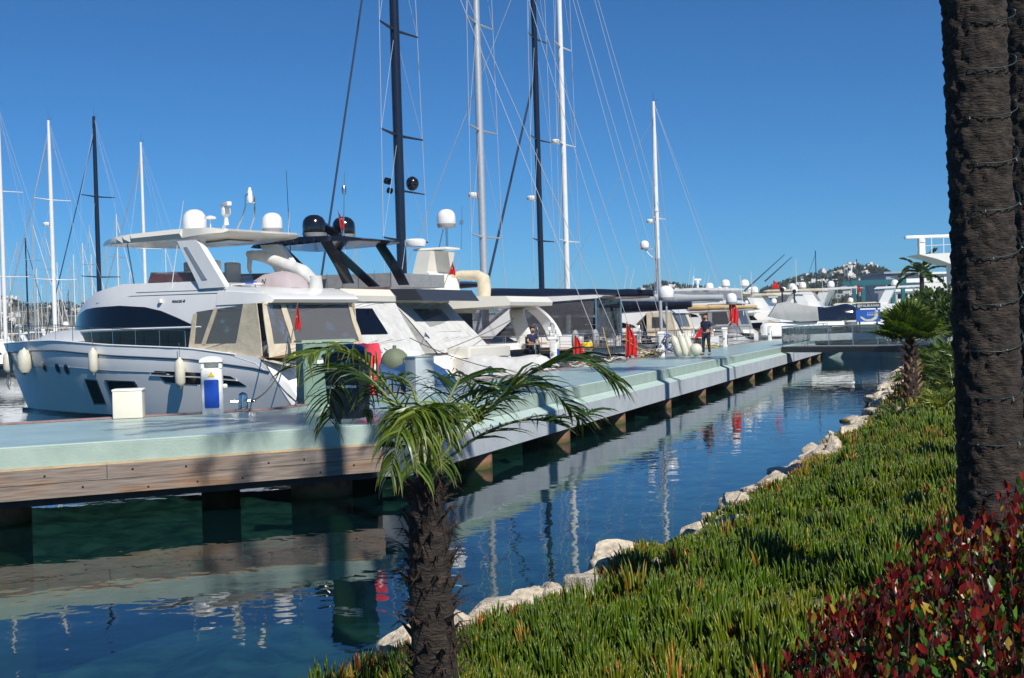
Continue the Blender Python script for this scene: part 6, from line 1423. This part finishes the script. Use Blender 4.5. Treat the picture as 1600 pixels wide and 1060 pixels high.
def person(label, loc, rz, J, group=None):
    """J: joint positions. x sideways (left arm +x), y back, z up; faces -y"""
    t = thing('person', label, 'person', loc, rz, group); V = Vector
    jt = {'pel': (*J['pel'], .125), 'sp': (*J['sp'], .125), 'ch': (*J['ch'], (.15, .12)), 'nk': (*J['nk'], .058), 'hd0': (*J['hd0'], .072), 'hd1': (*J['hd1'], .098), 'hd2': (*J['hd2'], .085)}
    E_ = [('pel', 'sp'), ('sp', 'ch'), ('ch', 'nk'), ('nk', 'hd0'), ('hd0', 'hd1'), ('hd1', 'hd2')]
    for s_ in ('l', 'r'):
        for a, r in (('hip', .095), ('knee', .062), ('ank', .042), ('toe', .035), ('sh', .062), ('elb', .044), ('wr', .030), ('palm', .034)): jt[a+s_] = (*J[a+s_], r)
        E_ += [('pel', 'hip'+s_), ('hip'+s_, 'knee'+s_), ('knee'+s_, 'ank'+s_), ('ank'+s_, 'toe'+s_), ('ch', 'sh'+s_), ('sh'+s_, 'elb'+s_), ('elb'+s_, 'wr'+s_), ('wr'+s_, 'palm'+s_)]
    skin_body('body', jt, E_, SKIN, t)
    # fingers: five short bent chains rooted in each palm
    for s_ in ('l', 'r'):
        pa = V(J['palm'+s_]); wr = V(J['wr'+s_]); d = (pa-wr).normalized(); sd = d.cross(V((1, 0, 0))); sd = (sd if sd.length > .1 else V((0, 1, 0))).normalized(); cu = d.cross(sd)*(1 if s_ == 'l' else -1)
        q = MB()
        for k, ln in enumerate((.068, .078, .072, .058)):
            b0 = pa+d*.01+sd*(-.030+.020*k); q.tube([b0, b0+d*ln*.5, b0+d*ln*.85-cu*ln*.25, b0+d*ln*1.05-cu*ln*.55], [.010, .009, .008, .006], 6)
        b0 = wr+d*.03-sd*.03; q.tube([b0, b0+d*.03-sd*.022, b0+d*.062-sd*.026], [.012, .010, .007], 6); q.build('fingers', SKIN, t)
    top = {'pel': (*J['pel'], .145), 'sp': (*J['sp'], .142), 'ch': (*J['ch'], (.168, .138)), 'nk': tuple(V(J['nk'])-V((0, 0, .02)))+(.062,)}; E2 = [('pel', 'sp'), ('sp', 'ch'), ('ch', 'nk')]
    for s_ in ('l', 'r'): top['sh'+s_] = (*J['sh'+s_], .078); m_ = V(J['sh'+s_]).lerp(V(J['elb'+s_]), .72); top['el'+s_] = (*m_, .064); E2 += [('ch', 'sh'+s_), ('sh'+s_, 'el'+s_)]
    skin_body('shirt', top, E2, NAVYC, t)
    bt = {'pel': tuple(V(J['pel'])+V((0, 0, -.02)))+(.138,)}; E3 = []
    for s_ in ('l', 'r'):
        for a, r in (('hip', .108), ('knee', .074), ('ank', .056)): bt[a+s_] = (*J[a+s_], r)
        E3 += [('pel', 'hip'+s_), ('hip'+s_, 'knee'+s_), ('knee'+s_, 'ank'+s_)]
    skin_body('trousers', bt, E3, JEAN, t)
    for s_ in ('l', 'r'):
        a = V(J['ank'+s_]); b = V(J['toe'+s_]); skin_body('shoe', {'a': (a.x, a.y+.03, a.z-.035, .048), 'b': ((a.x+b.x)/2, (a.y+b.y)/2, b.z+.008, .046), 'c': (b.x, b.y, b.z, .038)}, [('a', 'b'), ('b', 'c')], SHOE, t)
    h1 = V(J['hd1']); f = V((0, -1, 0))
    q = MB(); rows = []
    for i in range(9):
        th = i/8*1.75; rows.append([(h1.x+.104*math.sin(th)*math.cos(p_)*1.0, h1.y+.025+.118*math.sin(th)*math.sin(p_), h1.z+.035+.115*math.cos(th)) if not (math.sin(p_) < -.2 and th > .95) else (h1.x+.104*math.sin(.95)*math.cos(p_), h1.y+.025+.118*math.sin(.95)*math.sin(p_), h1.z+.035+.115*math.cos(.95)) for p_ in [k/20*6.283 for k in range(20)]])
    q.grid(rows, closed=True); q.build('hair', HAIR, t, smooth=60)
    q = MB(); q.ball((h1.x, h1.y-.055, h1.z-.075), .062, 12, sc=(1, .75, .62)); q.build('beard', HAIR, t)
    q = MB()
    for sx in (-1, 1): q.ball((h1.x+sx*.035, h1.y-.094, h1.z+.012), .010, 8)
    o = q.build('eyes', SHOE, t); o['kind'] = 'stuff'
    q = MB(); q.tube([(h1.x, h1.y-.090, h1.z+.012), (h1.x, h1.y-.122, h1.z-.024), (h1.x, h1.y-.098, h1.z-.032)], [.010, .014, .010], 6); q.build('nose', SKIN, t)
    for sx in (-1, 1): q = MB(); q.ball((h1.x+sx*.098, h1.y+.012, h1.z-.006), .024, 8, sc=(.4, .8, 1.2)); q.build('ear', SKIN, t)
    return t
p = onz(1104, 555, DZ)
J = dict(pel=(0, 0, .95), sp=(0, .0, 1.13), ch=(0, .005, 1.36), nk=(0, 0, 1.50), hd0=(0, -.015, 1.57), hd1=(0, -.03, 1.65), hd2=(0, -.02, 1.73),
         hipl=(.10, 0, .88), kneel=(.13, -.02, .50), ankl=(.15, .02, .09), toel=(.19, -.16, .035), hipr=(-.10, 0, .88), kneer=(-.13, -.02, .50), ankr=(-.16, .02, .09), toer=(-.22, -.15, .035),
         shl=(.19, .0, 1.40), elbl=(.27, .04, 1.12), wrl=(.25, -.03, .87), palml=(.245, -.05, .79), shr=(-.19, .0, 1.40), elbr=(-.25, .10, 1.14), wrr=(-.12, .14, .96), palmr=(-.05, .15, .93))
person('man in a navy polo shirt and dark trousers standing on the pier looking left', (p.x, p.y, DZ), rad(-38), J)
# seated figure in the shade of the cream yacht's cockpit
J2 = dict(pel=(0, 0, .47), sp=(0, .02, .64), ch=(0, .0, .86), nk=(0, -.02, 1.0), hd0=(0, -.04, 1.07), hd1=(0, -.05, 1.15), hd2=(0, -.05, 1.23),
          hipl=(.10, -.05, .46), kneel=(.13, -.46, .48), ankl=(.13, -.46, .09), toel=(.14, -.64, .035), hipr=(-.10, -.05, .46), kneer=(-.13, -.46, .48), ankr=(-.13, -.44, .09), toer=(-.15, -.62, .035),
          shl=(.19, .0, .90), elbl=(.25, -.10, .66), wrl=(.18, -.33, .60), palml=(.15, -.41, .60), shr=(-.19, .0, .90), elbr=(-.25, -.10, .66), wrr=(-.18, -.33, .60), palmr=(-.15, -.41, .60))
cp = on(b4, (.1, -.6, 1.35))
person('man in a dark shirt sitting in the shaded cockpit of the cream yacht', cp, rad(20), J2)
tc_ = thing('cockpit_chair', 'dark cockpit chair under the seated man', 'chair', cp, rad(20)); q = MB(); q.rbox((0, .0, .33), (.5, .5, .10), .04); q.build('seat', BLKP, tc_); q = MB(); q.rbox((0, .24, .62), (.48, .08, .5), .03); q.build('backrest', BLKP, tc_)
for sx in (-1, 1):
    for sy in (-1, 1): q = MB(); q.tube([(sx*.2, sy*.2, 0), (sx*.2, sy*.2, .3)], .018); q.build('leg', CHROME, tc_)
tt_ = thing('cockpit_table', 'small teak table in front of the seated man', 'table', on(b4, (-.5, .35, 1.35)), rad(20)); q = MB(); q.rbox((0, 0, .55), (.9, .55, .05), .04); q.build('top', TEAK, tt_); q = MB(); q.tube([(0, 0, 0), (0, 0, .53)], .04); q.build('leg', CHROME, tt_)

# ================================================================== FAR END OF THE PIER
def lamp(px, py, topy, label):
    p = onz(px, py, DZ); d = p.y; h = atd(px, topy, d).z-DZ
    t = thing('lamp_post', label, 'lamp post', (p.x, p.y, DZ), 0, 'dark lamp posts at the far end of the pier'); q = MB(); q.lathe([(.14, 0), (.14, .25), (.075, .3), (.06, h-.35)], (0, 0, 0), 10); q.build('pole', GREYP if False else BLKP, t)
    q = MB(); q.lathe([(.06, h-.35), (.17, h-.25), (.19, h-.1), (.12, h), (.02, h+.05)], (0, 0, 0), 12); q.build('head', BLKP, t)
lamp(1224, 527, 450, 'left one of the two dark lamp posts before the grey covered yacht'); lamp(1243, 523, 453, 'right one of the two dark lamp posts before the grey covered yacht')
# footbridge
GLR = sheet_mat('railing_glass', (.50, .65, .65), .06)
A0 = Vector((15.0, 64.5, 0)); B0 = Vector((21.4, 56.5, 0)); ud = (B0-A0).normalized(); L_ = (B0-A0).length; ang_ = math.atan2(ud.y, ud.x)
br = thing('footbridge', 'flat dark footbridge with glass railings crossing the canal', 'bridge', (A0.x, A0.y, DZ), ang_)
STEELD = mat('dark_steel', (.035, .045, .055), .5, var=.15)
q = MB(); q.box((L_/2, 0, -.02), (L_, 2.2, .07)); q.build('deck', mat('bridge_boards', (.22, .22, .20), .7, var=.2), br)
for sy in (-1.12, 1.12): q = MB(); q.box((L_/2, sy, -.16), (L_+.4, .10, .27)); q.build('girder', STEELD, br)
for sy in (-1.05, 1.05):
    n_ = 7
    for i in range(n_+1): q = MB(); q.tube([(L_*i/n_, sy, 0), (L_*i/n_, sy, 1.02)], .022, 6); q.build('railing_post', CHROME, br)
    for i in range(n_): q = MB(); q.box((L_*(i+.5)/n_, sy, .52), (L_/n_-.10, .012, .80)); q.build('glass_panel', GLR, br)
    q = MB(); q.tube([(0, sy, 1.04), (L_, sy, 1.04)], .03, 8); q.build('handrail', mat('handrail_steel', (.35, .48, .48), .35, metal=.4), br)
# glass railing along the pier's far canal side
gr = thing('glass_railing', 'glass railing on the pier edge running away past the footbridge', 'railing', (0, 0, 0)); n_ = 8
for i in range(n_+1): p = CF+U2*(50+i*3.2)-N2*.25; q = MB(); q.tube([(p.x, p.y, DZ), (p.x, p.y, DZ+1.05)], .022, 6); q.build('railing_post', CHROME, gr)
for i in range(n_):
    p = CF+U2*(50.1+i*3.2)-N2*.25; p2 = CF+U2*(50+(i+1)*3.2-.1)-N2*.25; q = MB(); q.add([(p.x, p.y, DZ+.1), (p2.x, p2.y, DZ+.1), (p2.x, p2.y, DZ+.95), (p.x, p.y, DZ+.95), (p.x+.012, p.y, DZ+.1), (p2.x+.012, p2.y, DZ+.1), (p2.x+.012, p2.y, DZ+.95), (p.x+.012, p.y, DZ+.95)], [(0, 1, 2, 3), (4, 7, 6, 5), (0, 4, 5, 1), (1, 5, 6, 2), (2, 6, 7, 3), (3, 7, 4, 0)]); q.build('glass_panel', GLR, gr)
p = CF+U2*50-N2*.25; p2 = CF+U2*(50+n_*3.2)-N2*.25; q = MB(); q.tube([(p.x, p.y, DZ+1.06), (p2.x, p2.y, DZ+1.06)], .03); q.build('handrail', MATS['handrail_steel'], gr)
# life post, bin, sign, planters
p = onz(1266, 524, DZ); t = thing('lifebuoy_post', 'bright pink red life saving post seen through the bridge railing', 'post', (p.x, p.y, DZ)); q = MB(); q.rbox((0, 0, .45), (.42, .3, .9), .05); q.build('post', REDP, t); q = MB(); q.rbox((0, 0, 1.05), (.55, .3, .3), .06); q.build('head', REDP, t)
p = onz(1330, 522, DZ); t = thing('rubbish_bin', 'dark square rubbish bin left of the harbour sign', 'bin', (p.x, p.y, DZ)); q = MB(); q.rbox((0, 0, .5), (.95, .7, 1.0), .05); q.build('body', BLKP, t); q = MB(); q.rbox((0, 0, 1.06), (1.05, .8, .1), .05); q.build('lid', GREYP, t)
d_ = 84; p = atd(1357, 505, d_); sgn = thing('harbour_sign', 'blue harbour map sign under a dark header with white lettering', 'sign', (p.x, p.y, DZ-.03), rad(-6))
w_ = 37/F*d_; h0 = atd(1357, 503, d_).z-DZ+.03; h1_ = atd(1357, 484, d_).z-DZ+.03; h2_ = atd(1357, 474, d_).z-DZ+.03; hb = atd(1357, 482, d_).z-DZ+.03
for sx in (-1, 1): q = MB(); q.box((sx*w_*.36, .06, h2_/2), (.10, .10, h2_)); q.build('leg', STEELD, sgn)
q = MB(); q.box((0, 0, (h0+h1_)/2), (w_, .06, h1_-h0)); pn = q.build('map_panel', mat('map_blue', (.02, .10, .42), .4, var=.2, vscale=3), sgn)
q = MB(); q.box((0, 0, (hb+h2_)/2), (w_*1.02, .07, h2_-hb)); hd = q.build('header', mat('header_teal', (.01, .035, .06), .4), sgn)
text_mesh('YALIKAVAK', .245, hd, (.14, -.045, (hb+h2_)/2), (rad(90), 0, 0), WHITE, 'lettering', .003)
q = MB(); q.lathe([(.13, 0), (.13, .01)], (-w_*.38, -.04, (hb+h2_)/2), 16, axis=(0, -1, 0)); q.build('emblem', GREYP, hd)
zc = (h0+h1_)/2; P = [(.42, .36), (.62, .36), (.64, .05), (.55, -.22), (.30, -.36), (-.05, -.38), (-.30, -.33), (-.52, -.12), (-.50, -.02), (-.36, -.10), (-.15, -.25), (.15, -.24), (.38, -.10), (.46, .08)]
q = MB(); q.prism([(a*1.05, b) for a, b in P], -.045, -.035, lambda a, b, c: (a, c, zc+b)); q.build('map_coast', mat('map_sand', (.50, .52, .38), .6), pn)
q = MB(); q.box((.18, -.038, zc+.05), (.55, .01, .02))
for k in range(4): q.box((-.03+.14*k, -.038, zc+.12), (.018, .01, .30))
o = q.build('map_piers', WHITE, pn); o['kind'] = 'stuff'
for (px, py, w2, lb) in ((1285, 533, 3.2, 'long white planter kerb behind the bridge, left part'), (1340, 531, 3.8, 'long white planter kerb behind the bridge below the sign')):
    p = onz(px, py, DZ); t = thing('planter', lb, 'planter', (p.x, p.y+3, DZ-.03), rad(5)); q = MB(); q.rbox((0, 0, .22), (w2, 1.2, .44), .06); q.build('trough', WHITE, t); q = MB(); q.rbox((0, 0, .42), (w2-.3, .9, .08), .03); q.build('soil', SOIL, t)
# quay wall under the bridge end
t = thing('shore_wall', 'pale concrete shore wall at the right end of the footbridge', 'wall', (21.9, 56.8, 0), rad(60)); q = MB(); q.box((0, 0, .3), (7, .4, 1.5)); q.box((0, 0, 1.09), (7.1, .5, .08)); q.build('wall', mat('pale_concrete', (.55, .55, .56), .8, var=.15), t)
# teal boat hoist
TEAL = mat('teal_paint', (.012, .11, .13), .45, var=.2); d_ = 150
def pt(px, py, d): return atd(px, py, d)
t0 = pt(1350, 500, d_); ho = thing('boat_hoist', 'teal travelling boat hoist frame with a white cross beam', 'crane', (t0.x, t0.y, .9)); o0 = Vector((t0.x, t0.y, .9)); zt = pt(1350, 446, d_).z-.9; wd = 62/F*d_
for x, y in ((0, 0), (wd, 0), (0, 4), (wd, 4)): q = MB(); q.box((x, y, zt/2), (.42, .42, zt)); q.build('leg', TEAL, ho)
for y in (0, 4): q = MB(); q.box((wd/2, y, zt+.35), (wd+3, .6, .55)); q.build('beam', TEAL, ho)
q = MB(); q.box((wd+2.6, 0, zt+.4), (4.5, .7, .5)); q.build('white_beam', WHITE, ho)
# modern block and terraces on the right
def building(name, label, px0, px1, ty, by, d, depth, m, floors=3, glass=GLASS, cols_=6):
    a = pt(px0, by, d); b = pt(px1, by, d); top = pt((px0+px1)/2, ty, d).z; w = (b-a).length; base = min(a.z, .6); H = top-base
    t = thing(name, label, 'building', (a.x, a.y, base)); q = MB(); q.box((w/2, depth/2, H/2), (w, depth, H)); q.build('wall', m, t)
    q = MB(); q.box((w/2, depth/2, H+.12), (w+.8, depth+.8, .3)); q.build('roof', m, t); cw = w/cols_
    for i in range(cols_):
        for f in range(floors): q = MB(); q.box((cw*(i+.5), -.02, H*(f+.5)/floors), (cw*.62, .14, H/floors*.45)); q.build('window', glass, t)
    return t
building('office_block', 'grey flat roofed modern block behind the boat hoist', 1386, 1440, 427, 500, 190, 14, mat('block_grey', (.30, .34, .40), .6, var=.1), 2, cols_=5)
building('terrace_house', 'white terraced building with long balconies behind the banana palm', 1440, 1500, 428, 505, 175, 12, WHITE, 5, cols_=3)
building('terrace_house', 'low white building between the hoist legs', 1402, 1440, 455, 505, 160, 8, WHITE, 4, cols_=4)
# white mast platform of a large ship
d_ = 75; t0 = pt(1474, 402, d_); pf = thing('radar_platform', 'white ship radar platform with railing beside the big palm trunk', 'radar mast', (t0.x, t0.y, t0.z)); k_ = d_/F
q = MB(); q.prism([(-48, 4), (60, 6), (60, -12), (0, -12), (-20, -4)], -1.2, 1.2, lambda a, b, c: (a*k_, c, b*k_)); q.build('platform', WHITE, pf)
q = MB(); q.box((-34*k_, 0, 14*k_), (9*k_, .4, 24*k_)); q.build('post', WHITE, pf); q = MB(); q.rbox((-34*k_, 0, 27*k_), (10*k_, .5, 6*k_), .1); q.build('motor', WHITE, pf)
q = MB(); q.rbox((-22*k_, 0, 32.5*k_), (76*k_, .35, 4.6*k_), .1); q.build('scanner', WHITE, pf)
rail([(-46*k_, -1.1, .15), (0, -1.1, .2), (55*k_, -1.1, .2)], 1.0, pf, WHITE, .03, 6)
q = MB(); q.box((30*k_, 0, -5.0), (1.5, 1.5, 9.2)); q.build('tower', WHITE, pf)
# white hull glimpsed right of the fan palm
t0 = pt(1492, 520, 62); cn = thing('parasol_tent', 'white sloping canopy glimpsed between the fan palm and the big trunk', 'canopy', (t0.x, t0.y, DZ)); q = MB(); q.lathe([(1.3, 0), (.9, 1.2), (.25, 3.0), (.05, 3.3)], (0, 0, 0), 10); q.build('canopy', WHITE, cn)
# banana like palm at the terrace
p = atd(1441, 470, 95); bp_ = thing('banana_palm', 'dark palm with a few broad drooping leaves in front of the white terraces', 'palm tree', (p.x, p.y, .6)); hgt = atd(1441, 428, 95).z-.6
q = MB(); q.tube([(0, 0, 0), (.05, 0, hgt*.5), (0, 0, hgt)], [.28, .22, .16], 10); q.build('trunk', BARK, bp_); crown(bp_, Vector((0, 0, hgt)), 11, 2.3, random.Random(5), green, nleaf=40, wid=.16, leaf_len=.55, elr=(-.1, 1.2), droop=1.5, hang=.15)
# shore trees on the right
def shore_tree(px, py, d, h, r, label, seed):
    p = atd(px, py, d); t = thing('tree', label, 'tree', (p.x, p.y, .5), 0, 'round shore trees on the right'); rg = random.Random(seed)
    q = MB(); q.tube([(0, 0, 0), (.1, 0, h*.35), (0, .1, h*.6)], [.2, .15, .08], 8)
    for k in range(5): a = k*1.3; q.tube([(.05, 0, h*.3), (math.cos(a)*r*.5, math.sin(a)*r*.5, h*.65)], [.08, .03], 5)
    q.build('trunk', BARK, t); n_ = 2600; P = []; D = []; S = []; C = []
    for k in range(n_):
        c = rg.randrange(9); a = c*2.4; cc = Vector((math.cos(a)*r*.5*(c > 0), math.sin(a)*r*.5*(c > 0), h*(.62+.10*math.sin(c*1.7)))); v = Vector((rg.gauss(0, 1), rg.gauss(0, 1), rg.gauss(0, 1))).normalized()*r*.55*rg.uniform(.75, 1.05); v.z *= .75
        P.append(cc+v); D.append(v+Vector((0, 0, .2))); S.append(.26*rg.uniform(.7, 1.3)); C.append(green(rg))
    leaf_cloud('crown', np.array([tuple(x) for x in P]), np.array([tuple(x) for x in D]), np.array(S), np.array(C), FROND, t)
shore_tree(1470, 500, 62, 3.6, 1.7, 'rounded dark tree behind the fan palm, right of the sign', 1); shore_tree(1500, 500, 56, 3.6, 1.9, 'dark tree tucked against the big trunk above the bridge end', 2); shore_tree(1432, 505, 100, 3.4, 1.8, 'small dark tree below the banana palm', 3)

# ================================================================== HILLS
HILLM = mat('hill_scrub', (.11, .125, .09), .95, col2=(.03, .05, .03), vscale=.05, ramp=(.35, .7))
def hill(name, ridge, d, depth, m):
    """ridge: photo skyline points; ground climbs from the shore to that skyline"""
    rows = []; xs = [r[0] for r in ridge]
    for j in range(15):
        f = j/14; row = []
        for i in range(90):
            px = xs[0]+(xs[-1]-xs[0])*i/89; ty = interp(ridge, px); p = atd(px, ty, d); b = atd(px, 500, d-depth*(1-f))
            z = max(-1, (p.z+1)*(math.sin(min(1, f)*math.pi/2)**1.3)-1+(4*noise.noise(Vector((px*.05, f*4, 0))))*(f*(1-f)*3))
            row.append((b.x, b.y, z))
        rows.append(row)
    rows.append([(x, y+depth, -1) for x, y, z in rows[-1]])
    q = MB(); q.grid(rows); return tag(q.build(name, m, smooth=80), kind='structure'), rows
RR = [(900, 497), (940, 488), (962, 476), (985, 468), (1010, 458), (1030, 452), (1050, 449), (1075, 455), (1110, 460), (1150, 462), (1190, 460), (1220, 452), (1245, 444), (1280, 436), (1305, 432), (1330, 424), (1355, 423), (1380, 432), (1400, 440), (1430, 452), (1470, 466), (1520, 478), (1640, 490)]
h_r, rows_r = hill('hill', RR, 900, 380, HILLM)
RL = [(-260, 478), (-60, 466), (0, 468), (20, 472), (50, 480), (80, 478), (120, 479), (155, 474), (180, 477), (210, 490), (240, 496), (300, 500), (400, 503)]
HILL2 = mat('left_hill_scrub', (.20, .17, .11), .95, col2=(.07, .08, .045), vscale=.05)
h_l, rows_l = hill('hill', RL, 700, 250, HILL2)
rg = random.Random(9)
def house(kind):
    t = thing('house', 'white house on the far hillside', 'house', (0, 0, 0), 0, 'white houses scattered over the far hill')
    W = (9, 13, 7)[kind]; H = (6.5, 4, 8)[kind]; q = MB(); q.box((0, 0, H/2-2), (W, 8, H+4)); q.box((W*.2, 1, H+1.2), (W*.5, 5, 2.6)); q.build('wall', mat('house_white', (.70, .68, .63), .8, var=.12, vscale=.3), t)
    for i in range(3): q = MB(); q.box((-W*.3+i*W*.3, -4.03, H*.45), (W*.16, .12, H*.35)); q.build('window', GLASS, t)
    return t
hp = [house(k) for k in range(3)]; hu_ = [False]*3
def put_house(rows, pxf, f, s_, tint=False):
    j = f*14; i = pxf*89; j0 = min(int(j), 13); i0 = min(int(i), 88); a = Vector(rows[j0][i0]); b = Vector(rows[j0+1][i0+1]); p = a.lerp(b, .5)
    k = rg.randrange(3); t = hp[k] if not hu_[k] else copy_tree(hp[k]); hu_[k] = True; t.location = p; t.rotation_euler = (0, 0, rg.uniform(-.7, .7)); t.scale = (s_,)*3
n_h = 0
for k in range(125):
    px = rg.choice((rg.uniform(965, 1120), rg.uniform(1225, 1400), rg.uniform(1240, 1370))); f = rg.uniform(.2, .97); put_house(rows_r, (px-900)/740, f, rg.uniform(.28, .62))
for k in range(30):
    px = rg.choice((rg.uniform(-5, 30), rg.uniform(60, 200))); put_house(rows_l, (px+260)/660, rg.uniform(.3, .95), rg.uniform(.18, .34))
# woods on the hills: one mass of leaf clumps
def woods(name, rows, spans, n_, label, size):
    P = []; D = []; S = []; C = []
    for k in range(n_):
        a, b = rg.choice(spans); i = rg.uniform(a, b)*89; j = rg.uniform(.15, 1.0)*14; i0 = min(int(i), 88); j0 = min(int(j), 13)
        u = i-i0; v = j-j0; q00, q10, q01 = Vector(rows[j0][i0]), Vector(rows[j0+1][i0]), Vector(rows[j0][i0+1]); p = q00+(q10-q00)*v+(q01-q00)*u
        if noise.noise(Vector((p.x*.02, p.y*.02, 3))) < -.15: continue
        r = size*rg.uniform(.6, 1.3); g = rg.uniform(.6, 1.3); c = rg.choice(((.03, .05, .022), (.022, .04, .02), (.05, .065, .03)))
        for m in range(16):
            d = Vector((rg.gauss(0, 1), rg.gauss(0, 1), abs(rg.gauss(0, 1)))).normalized(); P.append(tuple(p+d*r*.4)); D.append(tuple(d)); S.append(r*.8); C.append([x*g for x in c])
    o = leaf_cloud(name, np.array(P), np.array(D), np.array(S), np.array(C), mat('wood_foliage', (.03, .05, .02), .9), None); MATS['wood_foliage'].node_tree
    tag(o, label, 'woods', kind='stuff')
woods('hill_woods', rows_r, [(.08, .3), (.4, .68), (.44, .66)], 2600, 'dark scattered woods between the white houses on the right hill', 3.8)
woods('hill_scrubland', rows_l, [(.3, .8)], 350, 'low scrub on the brown hill at the left', 2.2)
# ================================================================== AIR
hz_ = bpy.data.materials.new('haze_air'); hz_.use_nodes = True; nt = hz_.node_tree; nt.nodes.remove(nt.nodes['Principled BSDF'])
pv = nt.nodes.new('ShaderNodeVolumePrincipled'); pv.inputs['Color'].default_value = (.72, .84, 1, 1); pv.inputs['Density'].default_value = .00020; pv.inputs['Anisotropy'].default_value = .2
nt.links.new(pv.outputs[0], nt.nodes['Material Output'].inputs['Volume'])
mb = MB(); mb.add([(-1510, -70, -8), (1510, -70, -8), (1510, 1910, -8), (-1510, 1910, -8), (-1510, -70, 62), (1510, -70, 62), (1510, 1910, 62), (-1510, 1910, 62)], [(0, 3, 2, 1), (4, 5, 6, 7), (0, 1, 5, 4), (1, 2, 6, 5), (2, 3, 7, 6), (3, 0, 4, 7)])
tag(mb.build('haze', hz_, smooth=0), 'thin blue air haze over the whole marina', 'haze', kind='stuff')
SC.cycles.volume_max_steps = 64; SC.cycles.volume_bounces = 0
